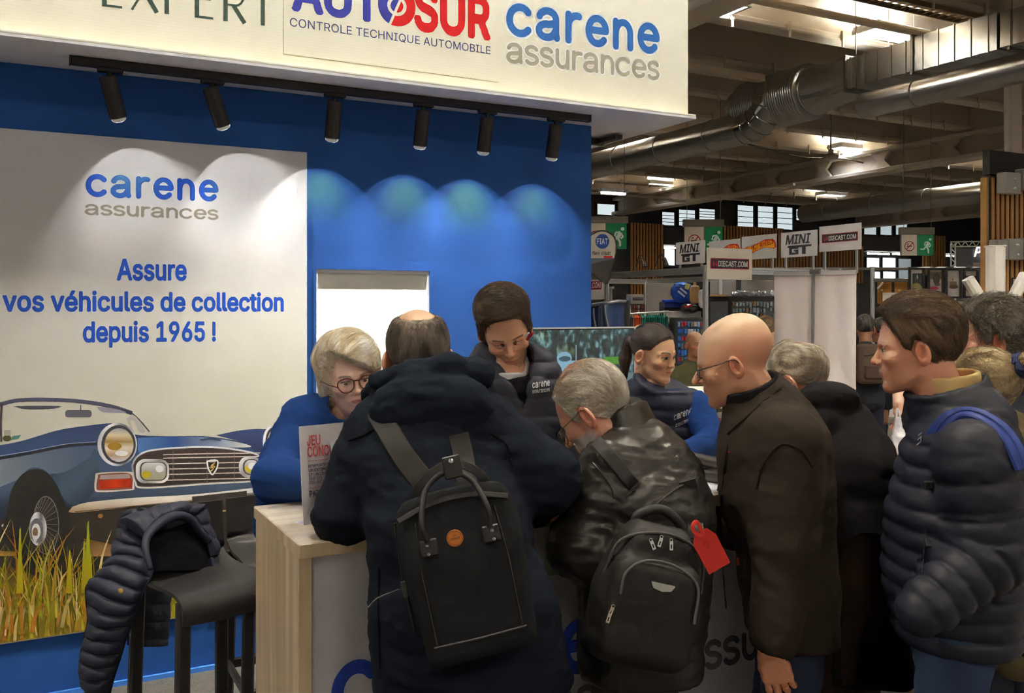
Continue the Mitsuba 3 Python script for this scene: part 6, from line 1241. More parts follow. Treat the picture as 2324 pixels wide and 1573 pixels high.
lo, hi = bounds([P(2170, 1440, 2.9), P(2400, 950, 3.1)], .14); garment(k + '__jacket', fg, lo, hi, .012, 'cloth', C(74, 66, 48), lambda v: folds(v, .012, (14, 14, 14), 16), 14)
legs(k, P(2285, 1400, 2.95), -40, C(26, 28, 36), .11)
# ------------------------------------------------------------------ stools, hanging vest
stool(.529, -1.214, math.pi + .30, 'black bar stool with the quilted vest over its low back')
q2 = plz(497, 1133, .906); stool(q2[0] + .195, q2[1] - .185, math.pi, 'black bar stool half hidden by the counter end', .92)
k = thing('vest', 'dark navy quilted vest with small gold pin hung over the bar stool', 'vest')
def sheet_between(Lp, Rp, n, m, qd, pitch, amt, sag=.02, skew=0.0):
    """Quilted panel between two edge lines (world points); padded, with a back."""
    a, b = spline(Lp, 10), spline(Rp, 10)
    rs = lambda c, n: np.stack([np.interp(np.linspace(0, 1, n), np.linspace(0, 1, len(c)), c[:, i]) for i in range(3)], 1)
    a, b = rs(a, n), rs(b, n); s = np.linspace(0, 1, m)
    V = a[:, None] * (1 - s[None, :, None]) + b[:, None] * s[None, :, None]
    L = np.cumsum(np.r_[0, np.linalg.norm(np.diff((a + b) / 2, axis=0), axis=1)])
    nn = np.cross(b - a, np.gradient((a + b) / 2, axis=0)); nn /= np.linalg.norm(nn, axis=1, keepdims=True); nn[nn[:, 1] > 0] *= -1
    pos = L[:, None] + skew * (s - .5)[None] * .2
    pt = V.reshape(-1, 3)
    h_ = quilt(pos + .008 * (fbm(pt * 14, 2, 3).reshape(n, m) - .5), pitch, amt) + .010 * (fbm(pt * np.array([50, 50, 26]), 3, 6).reshape(n, m) - .5) + sag * np.sin(np.pi * s)[None] * 1.0
    edge = np.minimum(np.minimum(s, 1 - s)[None] * 14, 1) ** .5
    F_ = V + nn[:, None] * (h_ * edge + .012 * edge)[..., None]; B_ = V - nn[:, None] * (.006 * edge)[..., None]
    i, j = np.meshgrid(np.arange(n - 1), np.arange(m - 1), indexing='ij'); q = np.stack([i * m + j, i * m + j + 1, (i + 1) * m + j + 1, (i + 1) * m + j], -1).reshape(-1, 4); f = np.vstack([q[:, [0, 1, 2]], q[:, [0, 2, 3]]]); N_ = n * m
    r_ = list(range(m)) + [i * m + m - 1 for i in range(1, n)] + [(n - 1) * m + j for j in range(m - 2, -1, -1)] + [i * m for i in range(n - 2, 0, -1)]
    e = []
    for x, y in zip(r_, r_[1:] + r_[:1]): e += [[x, y, y + N_], [x, y + N_, x + N_]]
    ms = TM(np.vstack([F_.reshape(-1, 3), B_.reshape(-1, 3)]), np.vstack([f, f[:, ::-1] + N_, np.array(e)[:, ::-1]])); ms.fix_normals(); return ms
VC = C(18, 21, 33)
Lp = [P(270, 1178, 3.16), P(262, 1240, 3.10), P(236, 1300, 3.05), P(199, 1327, 3.0), P(197, 1362, 2.99), P(200, 1410, 2.98), P(190, 1455, 2.98), P(182, 1500, 2.98), P(184, 1545, 2.99), P(206, 1590, 3.0), P(214, 1612, 3.0)]
Rp = [P(352, 1166, 3.20), P(330, 1215, 3.10), P(329, 1245, 3.06), P(345, 1296, 3.02), P(328, 1336, 2.98), P(316, 1372, 2.97), P(304, 1405, 2.97), P(284, 1455, 2.97), P(272, 1495, 2.97), P(256, 1545, 2.98), P(240, 1612, 2.99)]
add(k + '__front_panel', sheet_between(Lp, Rp, 300, 44, .06, .043, .020, .03, -.42), 'nylon', VC, smooth=True)
add(k + '__front_panel__binding', cat([tube(spline(Rp, 8), .004, 6), tube(spline(Lp, 8), .004, 6)]), 'cloth', C(16, 18, 26))
add(k + '__yoke', sheet_between([P(270, 1180, 3.07), P(330, 1166, 3.16), P(400, 1154, 3.23), P(462, 1148, 3.30)], [P(332, 1222, 3.04), P(362, 1188, 3.10), P(405, 1168, 3.17), P(436, 1176, 3.23)], 60, 26, .06, .075, .010, .02), 'nylon', VC * 1.1, smooth=True)
add(k + '__collar', tube(spline([P(342, 1292, 2.93), P(330, 1236, 2.97), P(348, 1200, 3.04), P(395, 1172, 3.14), P(430, 1178, 3.20), P(452, 1204, 3.23), P(476, 1228, 3.25)], 8), np.r_[np.linspace(.008, .017, 20), np.linspace(.017, .014, 29)], 10), 'nylon', VC * 1.1, smooth=True)
add(k + '__front_panel_001', sheet_between([P(436, 1172, 3.23), P(448, 1200, 3.23), P(470, 1235, 3.24), P(480, 1275, 3.23), P(488, 1296, 3.22)], [P(464, 1152, 3.30), P(476, 1200, 3.30), P(489, 1238, 3.30), P(493, 1270, 3.29), P(500, 1296, 3.28)], 50, 16, .05, .055, .010, .01), 'nylon', VC, smooth=True)
add(k + '__lining', sheet_between([P(332, 1222, 3.06), P(338, 1260, 3.05), P(344, 1300, 3.04)], [P(440, 1180, 3.26), P(470, 1240, 3.27), P(486, 1296, 3.26)], 30, 20, .05, .2, .004, .0), 'cloth', C(8, 8, 11), smooth=True)
add(k + '__back_panel', sheet_between([P(300, 1322, 3.20), P(294, 1400, 3.22), P(288, 1464, 3.24)], [P(388, 1330, 3.40), P(384, 1400, 3.42), P(380, 1462, 3.44)], 60, 20, .05, .07, .008, .01), 'nylon', C(20, 22, 32), smooth=True)
add(k + '__pin', tr(trimesh.creation.icosphere(subdivisions=2, radius=.0085), pose(P(274, 1341, 2.925), np.diag([1, .5, 1]))), 'chrome', C(230, 190, 110))

# ------------------------------------------------------------------ other stands of the fair
ALU = C(196, 196, 194)
def bgperson(label, px, Y, yaw, col, o, s=.97, dz=0, wid=.20, dep=.125, pit=0, sh=0, arm=True, legc=C(24, 26, 34), pre='jacket', mat='cloth', lean=(0, 0)):
    k = thing('person', label, 'person'); R = rot(yaw, pit); M = pose(P(*px, Y), R, s); c = M[:3, 3]; rt, fw = rot(yaw)[:, 0], rot(yaw)[:, 1]
    c0 = c + np.array([lean[0], lean[1], 0]); hd_ = np.array
    J = [(np.r_[c0[:2], .80], wid * .92, dep), (np.r_[c0[:2], 1.0], wid * .88, dep), (np.r_[(c0 * .6 + c * .4)[:2], c[2] - .42], wid, dep), (np.r_[(c - fw * .03)[:2], c[2] - .27], wid * .86, dep * .85), (np.r_[(c - fw * .045)[:2], c[2] - .19], .075, .075)]
    def f(p):
        d = stack(p, J, rt)
        if arm:
            for q in (-1, 1):
                a = J[3][0] + rt * q * (wid * .95) + [0, 0, -.05]; d = smin(d, chain(p, [a, a + rt * q * .05 + fw * .02 + [0, 0, -.27], a + rt * q * .02 + fw * .12 + [0, 0, -.50]], [.07, .058, .045], .03), .03)
        return smin(d, hollow(p, J[4][0] - [0, 0, .06], J[4][0] + [0, 0, .03], .085, .075, .018), .02)
    lo, hi = bounds([J[0][0], J[4][0]], .38); lo[2] = .7; hi[2] = c[2]
    ms = []
    for q in (-1, 1):
        a = J[3][0] + rt * q * (wid * .95 + .02) + fw * .12 + [0, 0, -.57]
        ms.append((snet(lambda p: np.minimum(eseg(p, a + [0, 0, .08], a + [0, 0, -.03], (.03, .02), (.036, .016), rt), min_f(p, a, rt, fw, q)), a - .14, a + .14, .006), o['skin']))
    add_head(k, M, o, int(px[0]), [(trunk(J, rt, .05), o['skin'])] + (ms if arm else []), h=.0052)
    g = garment(k + '__' + pre, f, lo, hi, .019, mat, col, lambda v: folds(v, .012, seed=int(px[0])), int(px[0]))
    legs(k, c0, yaw, legc, wid * .6); return k, g
def min_f(p, a, rt, fw, q):
    d = None
    for i in range(4):
        b = a + rt * (i - 1.5) * .018 + [0, 0, -.03]; e = chain(p, [b, b + [0, 0, -.035] + fw * .006, b + [0, 0, -.068 + abs(i - 1.4) * .006] + fw * .022], [.0085, .0075, .0065], .004); d = e if d is None else smin(d, e, .004)
    return smin(d, chain(p, [a + fw * .02, a + fw * .045 + [0, 0, -.035]], [.011, .008], .004), .006)
BH = dict(line=LINE_SHORT, hh=.005)
bgperson('bald man in olive green coat facing the camera before the blue display case', (1577, 783), 8.6, 160, C(62, 62, 44), dict(skin=C(206, 140, 106), brow=C(90, 60, 44)), wid=.23)
k, g = bgperson('person in a beige cap and red jacket just behind the ponytail woman', (1468, 788), 5.6, 60, C(206, 24, 40), dict(BH, skin=C(206, 150, 124), hair=C(120, 96, 66), hair2=C(170, 140, 100)), wid=.2)
cap = snet(lambda p: np.maximum(ell(p, (0, -.012, .058), (.088, .108, .090)), .045 - p[:, 2]), (-.12, -.15, .0), (.12, .14, .18), .006); add(k + '__cap', tr(cap, pose(P(1468, 788, 5.6), rot(60), .97)), 'cloth', C(214, 178, 132), smooth=40)
add(k + '__cap__peak', tr(snet(lambda p: np.maximum(ell(p, (0, .10, .052), (.075, .085, .008)), .03 - p[:, 1] + .02), (-.1, 0, .02), (.1, .21, .08), .005), pose(P(1468, 788, 5.6), rot(60), .97)), 'cloth', C(190, 166, 140), smooth=40)
bgperson('brown haired man in a dark blue jacket bending left beside the white roll up banner', (1738, 752), 8.2, -68, C(24, 30, 46), dict(BH, skin=C(208, 146, 118), hair=C(58, 46, 34), hair2=C(110, 90, 66)), pit=25, lean=(.12, 0))
k, g = bgperson('dark haired man seen from behind with a brown rucksack, right beside the white banner', (1962, 745), 8.9, 8, C(26, 28, 32), dict(BH, skin=C(150, 104, 80), hair=C(16, 15, 15), hair2=C(50, 48, 46)))
kk = thing('rucksack', 'brown worn rucksack on the dark haired man beside the white banner', 'rucksack'); c = P(1976, 826, 8.74); b = relax(snet(lambda p: rbx(p - c, (.13, .07, .19), .05), c - .26, c + .26, .014), 1); add(kk + '__body', b, 'cloth', C(64, 54, 46), smooth=True)
add(kk + '__pocket', box(c[0] - .09, c[0] + .09, c[1] - .09, c[1] - .06, c[2] - .14, c[2] - .0, .02), 'cloth', C(56, 46, 40)); add(kk + '__zip', tube([c + [-.09, -.075, .08], c + [0, -.078, .1], c + [.09, -.075, .08]], .006, 6), 'plastic', C(30, 26, 22))
bgperson('black haired man in dark hooded coat turned left, beside the brown rucksack', (2000, 752), 9.2, -60, C(22, 26, 36), dict(BH, skin=C(160, 104, 76), hair=C(10, 10, 10), hair2=C(36, 34, 32), thick=.02))
k = thing('person', 'person with bare forearm holding a white bag, half hidden behind the quilted jacket man', 'person')
A_, B_ = P(2040, 885, 6.4), P(2037, 936, 6.25)
fa_ = snet(lambda p: chain(p, [P(2052, 850, 6.6), A_, B_], [.055, .045, .030], .02), A_ - .35, A_ + .35, .012); hb = hand_mesh(pose(B_ + [0, 0, .0], rot(-60), .95), curl=.9)
ob = dict(BH, skin=C(206, 150, 124), hair=C(60, 44, 30), hair2=C(100, 80, 60)); add_head(k, pose(P(2098, 745, 6.6), rot(-30), .97), ob, 77, [(trunk([(P(2098, 1000, 6.6), .15, .1), (P(2098, 800, 6.6), .13, .09), (P(2098, 770, 6.6), .06, .06)], (1, 0, 0), .03), C(206, 150, 124)), (snet(lambda p: seg(p, P(2098, 815, 6.6), P(2052, 850, 6.6), .05, .05), P(2040, 870, 6.7) - .2, P(2110, 800, 6.5) + .2, .015), C(206, 150, 124)), (fa_, C(206, 150, 124)), (hb, C(206, 146, 120))], h=.006)
c = P(2098, 800, 6.6); Jb = [(np.array([c[0], c[1], .75]), .2, .14), (np.array([c[0], c[1], 1.15]), .2, .14), (np.array([c[0], c[1], 1.42]), .17, .11), (np.array([c[0], c[1], 1.5]), .07, .07)]
garment(k + '__top', lambda p: stack(p, Jb, (1, 0, 0)), *bounds([a[0] for a in Jb], .3), .02, 'cloth', C(26, 26, 30)); legs(k, c, -30, C(22, 24, 30))
k = thing('shopping_bag', 'white plastic bag hanging from the bare arm behind the quilted jacket', 'bag'); c = P(2044, 985, 6.2)
bg_ = relax(snet(lambda p: eseg(p, c + [0, 0, -.10], c + [-.02, 0, .10], (.068, .035), (.014, .014), (1, 0, 0), 2.6), c - .22, c + .22, .008), 1); add(k + '__body', push(bg_, folds(bg_.vertices, .02, (20, 20, 14), 3)), 'plastic', C(214, 210, 214), smooth=True); add(k + '__handles', tube(spline([c + [-.03, 0, .1], c + [-.02, 0, .17], c + [.0, 0, .1]], 6), .006, 6), 'plastic', C(220, 216, 220))
k = thing('person', 'man with dark curly hair peeking at the far right picture edge above the bun', 'person') if 0 else None
# roll-up banners seen from behind
def rollup(u0, u1, vt, Y, label, dY=0.0, skew=0):
    k = thing('roll_up_banner', label, 'banner stand'); a, b = P(u0, vt + skew, Y), P(u1, vt, Y - dY); d = b - a; w = np.linalg.norm(d[:2]); d /= w; z = a[2]; n = np.array([-d[1], d[0], 0]) * -1
    if n[1] > 0: n = -n
    M_ = np.eye(4); M_[:3, 0] = [d[0], d[1], 0]; M_[:3, 1] = -n; M_[:3, 3] = [a[0], a[1], 0]
    i, j = np.meshgrid(np.linspace(0, 1, 24), np.linspace(0, 1, 30), indexing='ij'); X = i * w; Zz = .1 + j * (z - .12); Yy = .012 * np.sin(i * 9 + j * 2) * (1 - j) + .006 * np.sin(i * 23 + 3 * j)
    V = np.stack([X, Yy, Zz], -1).reshape(-1, 3); ii, jj = np.meshgrid(np.arange(23), np.arange(29), indexing='ij'); q = np.stack([ii * 30 + jj, (ii + 1) * 30 + jj, (ii + 1) * 30 + jj + 1, ii * 30 + jj + 1], -1).reshape(-1, 4); f = np.vstack([q[:, [0, 1, 2]], q[:, [0, 2, 3]]])
    add(k + '__sheet', tr(cat([TM(V, f), TM(V + [0, .002, 0], f[:, ::-1])]), M_), 'print', C(232, 222, 212), smooth=True)
    add(k + '__top_rail', tr(box(0, w, -.012, .015, z - .03, z + .004, .003), M_), 'metal', C(220, 214, 206)); add(k + '__pole', tr(rod([w / 2, -.04, .1], [w / 2, -.02, z], .010), M_), 'metal', C(120, 120, 122)); add(k + '__hook', tr(box(w / 2 - .02, w / 2 + .05, -.04, 0, z - .02, z + .012, .004), M_), 'plastic', C(80, 80, 82)); add(k + '__base', tr(box(-.02, w + .02, -.1, .1, 0, .1, .02), M_), 'metal', C(150, 150, 150))
rollup(1757, 1943, 603, 6.6, 'tall white roll up banner seen from behind with a central pole, behind the bald man', .35, 15)
rollup(2003, 2119, 661, 13.5, 'smaller white roll up banner seen from behind, beside the head of the quilted jacket man', .3, 4)
# frame booth of the model car shop
xc, yc = loc(P(1601, 700, 11.5))[:2]; xr, yf, zr = 9.8, yc + 4.4, 2.20
k = thing('exhibition_booth', 'aluminium frame of the model car booth with posts and rails', 'booth')
for i, (x, y) in enumerate(((xc, yc), (xr, yc), (xc, yf), (xr, yf), (xc, yc + 2.2))): add(k + f'__post_{i:03d}', L2W(cat([box(x - .028, x + .028, y - .028, y + .028, 0, zr + .02, .006), box(x - .032, x + .032, y - .008, y + .008, 0, zr), box(x - .008, x + .008, y - .032, y + .032, 0, zr)])), 'metal', ALU)
for i, (a, b) in enumerate((((xc, yc), (xr, yc)), ((xc, yc), (xc, yf)), ((xr, yc), (xr, yf)), ((xc, yf), (xr, yf)))):
    d = np.array(b) - np.array(a); m = box(min(a[0], b[0]) - .02, max(a[0], b[0]) + .02, min(a[1], b[1]) - .02, max(a[1], b[1]) + .02, zr - .09, zr - .055, .004); m2 = m.copy(); m2.apply_translation([0, 0, .055]); m3 = box(min(a[0], b[0]) - .012, max(a[0], b[0]) + .012, min(a[1], b[1]) - .012, max(a[1], b[1]) + .012, zr - .06, zr - .03)
    add(k + f'__rail_{i:03d}', L2W(cat([m, m2, m3])), 'metal', ALU)
FX = np.array([[0, 0, -1, 0], [-1, 0, 0, 0], [0, 1, 0, 0], [0, 0, 0, 1.0]])      # drawing on a sign that faces -x
def sign_x(y0, y1, z0, z1, x, label, draws, col=C(232, 226, 222)):
    """Sign board facing -x; drawing coordinates 0..w (left to right as seen), 0..h."""
    k = thing('booth_sign', label, 'sign'); add(k + '__board', L2W(box(x - .008, x + .008, y0, y1, z0, z1, .002)), 'print', col)
    if z0 > zr:
        for i, q in enumerate((.1, .86)): add(k + ('__bracket_001' if i else '__bracket'), L2W(box(x - .006, x + .02, y0 + q * (y1 - y0), y0 + (q + .04) * (y1 - y0), zr - .05, z0 + .1)), 'metal', ALU)
    for n, m, c in draws: m = tr(m, FX); m.apply_translation([x - .0085, y1, z0]); add(k + '__' + n, L2W(m), 'print', c)
def sign_y(x0, x1, z0, z1, y, label, draws, col=C(232, 226, 222)):
    k = thing('booth_sign', label, 'sign'); add(k + '__board', L2W(box(x0, x1, y - .008, y + .008, z0, z1, .002)), 'print', col)
    for n, m, c in draws: add(k + '__' + n, L2W(upright(m, x0, y - .0085, z0)), 'print', c)
def mv(m, x, y): m = m.copy(); m.apply_translation([x, y, 0]); return m
DK = C(8, 9, 24)
def minigt(w, h):
    a = mv(text('MINI', h * .36, .002, True, w_total=w * .66, slant=.2), w * .14, h * .52)
    b = extr(shapely.union_all([sg.Polygon([(.2 * w, .46 * h), (.86 * w, .46 * h), (.84 * w, .38 * h), (.2 * w, .38 * h)]), sg.Polygon([(.60 * w, .46 * h), (.70 * w, .46 * h), (.70 * w, .10 * h), (.60 * w, .10 * h)]), sg.Polygon([(.24 * w, .40 * h), (.32 * w, .40 * h), (.32 * w, .10 * h), (.24 * w, .10 * h)]), sg.box(.24 * w, .10 * h, .50 * w, .18 * h), sg.box(.42 * w, .10 * h, .50 * w, .28 * h), sg.box(.37 * w, .22 * h, .50 * w, .29 * h), sg.box(.24 * w, .32 * h, .5 * w, .40 * h)]), .002)
    return [('lettering', cat([a, b]), DK)]
def flame(w, h):
    F_ = sg.Polygon(spline([(.02 * w, .50 * h), (.22 * w, .42 * h), (.28 * w, .24 * h), (.45 * w, .36 * h), (.70 * w, .46 * h), (.97 * w, .40 * h), (.99 * w, .62 * h), (.93 * w, .76 * h), (.70 * w, .80 * h), (.48 * w, .66 * h), (.30 * w, .56 * h), (.18 * w, .56 * h), (.10 * w, .50 * h), (.02 * w, .5 * h)], 5)).buffer(0)
    t = text('HOT WHEELS', h * .20, .0015, True, w_total=w * .64); t.apply_transform(trimesh.transformations.rotation_matrix(.16, [0, 0, 1])); t.apply_translation([w * .31, h * .40, .002])
    return [('emblem', extr(F_, .001), C(204, 30, 26)), ('emblem__inner', mv(extr(sa.scale(F_, .93, .82), .0016), 0, 0), C(240, 160, 30)), ('lettering', t, C(186, 24, 24))]
def dcast(w, h, full=True):
    d = [('plate', extr(sg.box(.07 * w, .34 * h, .93 * w, .68 * h), .001), C(150, 26, 48)), ('plate__inner', extr(sg.box(.085 * w, .365 * h, .915 * w, .655 * h), .0015), C(22, 18, 24))]
    return d + [('lettering', mv(text('64', h * .17, .0022, True, w_total=w * .12), .11 * w, .42 * h), C(190, 40, 50)), ('lettering_001', mv(text('DIECAST.COM', h * .17, .0022, True, w_total=w * .65), .24 * w, .42 * h), C(235, 230, 228))]
def yx(u, x): return plx(u, 600, x)[1]
def sgx(u0, u1, v0, v1, x, label, fn):
    a, b = plx(u0, v1, x), plx(u1, v1, x); t = plx((u0 + u1) / 2, v0, x)[2]; bt = plx((u0 + u1) / 2, v1, x)[2]; w = a[1] - b[1]; sign_x(b[1], a[1], bt, t, x, label, fn(w, t - bt))
sgx(1535, 1600, 548, 599, xc, 'white sign reading MINI GT at the corner of the booth, above the left rail', minigt)
sgx(1610, 1680, 545, 597, xr, 'white flame logo sign half hidden behind the front shop sign', flame)
sgx(1684, 1762, 534, 588, xr, 'white sign with red and yellow flame logo on the booth', flame)
sgx(1773, 1855, 525, 583, xr, 'white sign reading MINI GT between the flame logo and the shop address', minigt)
sgx(1860, 1955, 510, 569, xr, 'white sign with the shop address on dark red plate, rightmost of the row', dcast)
sgx(1338, 1371, 617, 680, xc + .02, 'white sign ending in COM right beside the blue stand wall', lambda w, h: [('plate', extr(sg.box(-.6 * w, .36 * h, .86 * w, .66 * h), .001), C(120, 30, 60)), ('lettering', mv(text('T.COM', h * .2, .002, True, w_total=w * .8), 0 * w, .42 * h), C(235, 230, 228))])
a, b = ply_(1604, 634, yc - .06), ply_(1706, 566, yc - .06); sign_y(a[0], b[0], a[2], b[2], yc - .06, 'cream sign with the shop address on dark red plate, facing the camera', dcast(b[0] - a[0], b[2] - a[2]), C(226, 218, 204))
# lamps on the rail
for i, (u, lb) in enumerate(((1462, 'small black clip lamp on the booth rail, left of two'), (1510, 'small black clip lamp on the booth rail, right of two'))):
    k = thing('clip_lamp', lb, 'lamp'); p0 = plx(u - 18 - 4 * i, 606 - i * 2, xc); p1 = plx(u, 596 - i * 4, xc); pk = plx(u - 8, 580 - i * 2, xc)
    add(k + '__arm', L2W(tube(spline([p0, (p0 + pk) / 2 + [0, 0, .05], pk, p1], 6), .008, 6)), 'plastic', C(18, 18, 20)); add(k + '__head', L2W(rod(p1 + [0, .03, .03], p1 + [0, -.03, -.06], .03, 12)), 'plastic', C(20, 20, 22))
# things in the booth
def slab(base, label, cat_, q, Y, d, col, mat='matte', parts=(), r=.01, turn=True):
    """Box-like thing that fills the pixel rectangle q at distance Y, d deep."""
    a, b = P(q[0], q[3], Y), P(q[2], q[1], Y); k = thing(base, label, cat_); add(k + ('__body' if parts else ''), box(a[0], b[0], Y, Y + d, a[2], b[2], r), mat, col)
    for n, qq, dd, c, m_ in parts:
        a2, b2 = P(qq[0], qq[3], Y - dd), P(qq[2], qq[1], Y - dd); add(k + '__' + n, box(a2[0], b2[0], Y - dd, Y + .004, a2[2], b2[2], .003), m_, c)
    return k
slab('partition_panel', 'grey partition panel inside the model car booth', 'panel', (1467, 642, 1538, 790), 14.5, .04, C(122, 118, 114), parts=[('frame', (1463, 640, 1467, 790), .02, ALU, 'metal')])
slab('partition_panel', 'pale grey partition panel behind the glass cabinets', 'panel', (1612, 636, 1762, 690), 14.2, .04, C(150, 146, 146), parts=[('post', (1672, 634, 1682, 690), .04, C(30, 30, 34), 'matte'), ('post_001', (1632, 630, 1640, 690), .04, ALU, 'metal')])
slab('pedestal', 'grey square pedestal left in the booth', 'pedestal', (1382, 655, 1390, 690), 13.8, .1, C(150, 148, 142), parts=[('top', (1376, 650, 1394, 656), .05, C(180, 176, 168), 'matte')])
k = slab('shelf_rack', 'black shelf rack with bright blue top crate in the booth', 'shelf', (1509, 684, 1600, 745), 12.8, .5, C(20, 20, 22), parts=[('crate', (1506, 680, 1588, 686), .12, C(16, 66, 190), 'plastic'), ('crate_001', (1508, 686, 1560, 698), .04, C(18, 40, 110), 'plastic')])
def blob(base, label, cat_, px, Y, r, col, mat='cloth', amt=.02, sq=2.4, parts=()):
    c = P(*px, Y); k = thing(base, label, cat_); m = relax(snet(lambda p: (np.sum(np.abs((p - c) / np.array(r)) ** sq, 1) ** (1 / sq) - 1) * min(r), c - np.array(r) * 1.5 - .02, c + np.array(r) * 1.5 + .02, min(r) / 5), 1)
    add(k + ('__body' if parts else ''), push(m, folds(m.vertices, amt, (16, 16, 16), int(px[0]))), mat, col, smooth=True)
    for n, d, s_, cc in parts: add(k + '__' + n, tr(box(-s_[0], s_[0], -.006, .006, -s_[1], s_[1], .003), pose(c + np.array(d), rot(0, 0, s_[2]))), 'print', cc)
    return k
blob('sports_bag', 'blue and yellow printed bag lying on the blue crate', 'bag', (1548, 664), 12.6, (.15, .1, .14), C(20, 60, 150), 'plastic', .03, parts=[('print', (-.03, -.11, -.02), (.06, .012, 40), C(220, 224, 230)), ('print_001', (.0, -.11, .02), (.06, .012, 40), C(220, 224, 230)), ('print_002', (.05, -.11, .08), (.03, .04, 20), C(200, 200, 110))])
blob('paper_bag', 'brown paper bag hanging at the booth post', 'bag', (1577, 668), 12.2, (.065, .05, .12), C(176, 140, 96), 'print', .01, 4, parts=[('handle', (0, 0, .14), (.02, .02, 0), C(170, 130, 90))])
blob('carrier_bag', 'white carrier bag hanging on the booth post', 'bag', (1594, 678), 11.9, (.05, .03, .12), C(220, 216, 212), 'print', .02, 3)
blob('helmet', 'black and red helmet on the white boxes in the booth', 'helmet', (1564, 700), 12.4, (.12, .1, .07), C(26, 24, 24), 'gloss', .01, 2.2, parts=[('stripe', (-.03, -.1, .03), (.05, .012, -20), C(200, 30, 40))])
slab('carton', 'white cartons stacked on the display case', 'box', (1515, 706, 1592, 734), 12.5, .3, C(226, 220, 214), parts=[('label_patch', (1518, 720, 1530, 730), .004, C(190, 186, 180), 'print')])
k = slab('display_case', 'black framed glass display case with blue lit model packs', 'display case', (1531, 721, 1602, 830), 11.9, .4, C(26, 28, 30), parts=[('inside', (1537, 729, 1597, 826), .005, C(34, 56, 84), 'gloss')])
rg = random.Random(3)
for i in range(44):
    r_, c_ = divmod(i, 8); u, v = 1539 + c_ * 7.2, 731 + r_ * 16; col = [C(40, 90, 190), C(150, 190, 220), C(60, 130, 210), C(210, 210, 215), C(170, 40, 50), C(120, 110, 80)][rg.randrange(6)]
    a, b = P(u, v + rg.uniform(8, 13), 11.86), P(u + rg.uniform(4, 6.6), v, 11.86); kk = thing('model_pack', f'{ORD[c_]} blister pack from the left in the {ORD[r_]} row of the lit display case', 'toy pack', 'model packs in the display case'); add(kk, box(a[0], b[0], 11.845, 11.875, a[2], b[2], .004), 'gloss', col)
k = slab('display_cabinet', 'long black glass cabinet full of clear plastic packs behind the bald man', 'display cabinet', (1606, 672, 1775, 840), 12.3, .45, C(18, 18, 20), parts=[('inside', (1612, 684, 1652, 836), .004, C(44, 48, 54), 'gloss'), ('inside_001', (1660, 684, 1770, 836), .004, C(50, 52, 54), 'gloss'), ('wooden_top', (1612, 669, 1652, 673), .05, C(190, 150, 100), 'matte')])
for i in range(84):
    r_, c_ = divmod(i, 14); u, v = 1661 + c_ * 7.8, 686 + r_ * 13; v += rg.uniform(-2, 2)
    if u > 1735 and i % 3 == 0: continue
    a, b = P(u, v + rg.uniform(7, 12), 12.28), P(u + rg.uniform(4, 7), v, 12.28); g_ = rg.uniform(.25, 1); kk = thing('plastic_pack', f'{ORD[c_]} glossy pack from the left in the {ORD[r_]} row of the long black cabinet', 'toy pack', 'plastic packs in the black cabinet'); add(kk, box(a[0], b[0], 12.24, 12.285, a[2], b[2], .006), 'gloss', C(150, 165, 175) * g_ if i % 6 else C(140, 100, 60) * g_)
for i in range(14):
    c = P(1668 + i * 7.6, 667 + rg.uniform(-2, 2), 12.5); kk = thing('plastic_bag', f'crumpled clear plastic bag, {ORD[i]} from the left on top of the black cabinet', 'bag', 'plastic bags on the cabinet'); m = trimesh.creation.icosphere(subdivisions=2, radius=1); m.vertices *= np.array([.045, .05, .03 + .02 * rg.random()]); m = push(m, .03 * (fbm(m.vertices * 40, 2, i) - .5)); m.apply_translation(c); add(kk, m, 'gloss', C(190, 198, 204) * rg.uniform(.7, 1.1), smooth=False)
# clothes rail
k = thing('clothes_rail', 'white garment rail with hanging shirts in the booth behind the television', 'clothes rail'); a, b = P(1421, 713, 12.0), P(1516, 707, 12.2)
add(k + '__rail', cat([rod(a, b, .012), rod(a - [0, 0, .05], b - [0, 0, .05], .006)]), 'metal', C(225, 222, 218))
for i, u in enumerate((1423, 1464, 1514)): p = P(u, 710, 12.05); add(k + f'__upright_{i:03d}', rod(p, [p[0], p[1], 0], .014), 'metal', C(225, 222, 218))
for i in range(18):
    u = 1426 + i * 5; c = P(u, 738, 12.1); col = [C(120, 110, 116), C(70, 60, 70), C(150, 130, 120), C(190, 80, 50), C(200, 90, 60), C(170, 60, 50), C(60, 130, 120)][min(i, 6)] if i < 8 else C(34, 92, 84) * (.7 + .6 * rg.random())
    kk = thing('hanging_shirt', f'{ORD[i]} shirt from the left hanging on the white garment rail', 'shirt', 'shirts on the garment rail')
    m = relax(snet(lambda p: smin(eseg(p, c + [0, 0, -.16], c + [0, 0, .10], (.022, .13), (.016, .10), (1, 0, 0)), eseg(p, c + [0, 0, .1], c + [0, 0, .135], (.012, .09), (.01, .02), (1, 0, 0)), .02), c - [.06, .2, .22], c + [.06, .2, .2], .014), 1); add(kk + '__cloth', m, 'cloth', col, smooth=True); add(kk + '__hanger', tube([c + [0, 0, .13], c + [0, 0, .165]], .005, 5), 'metal', C(200, 196, 190))
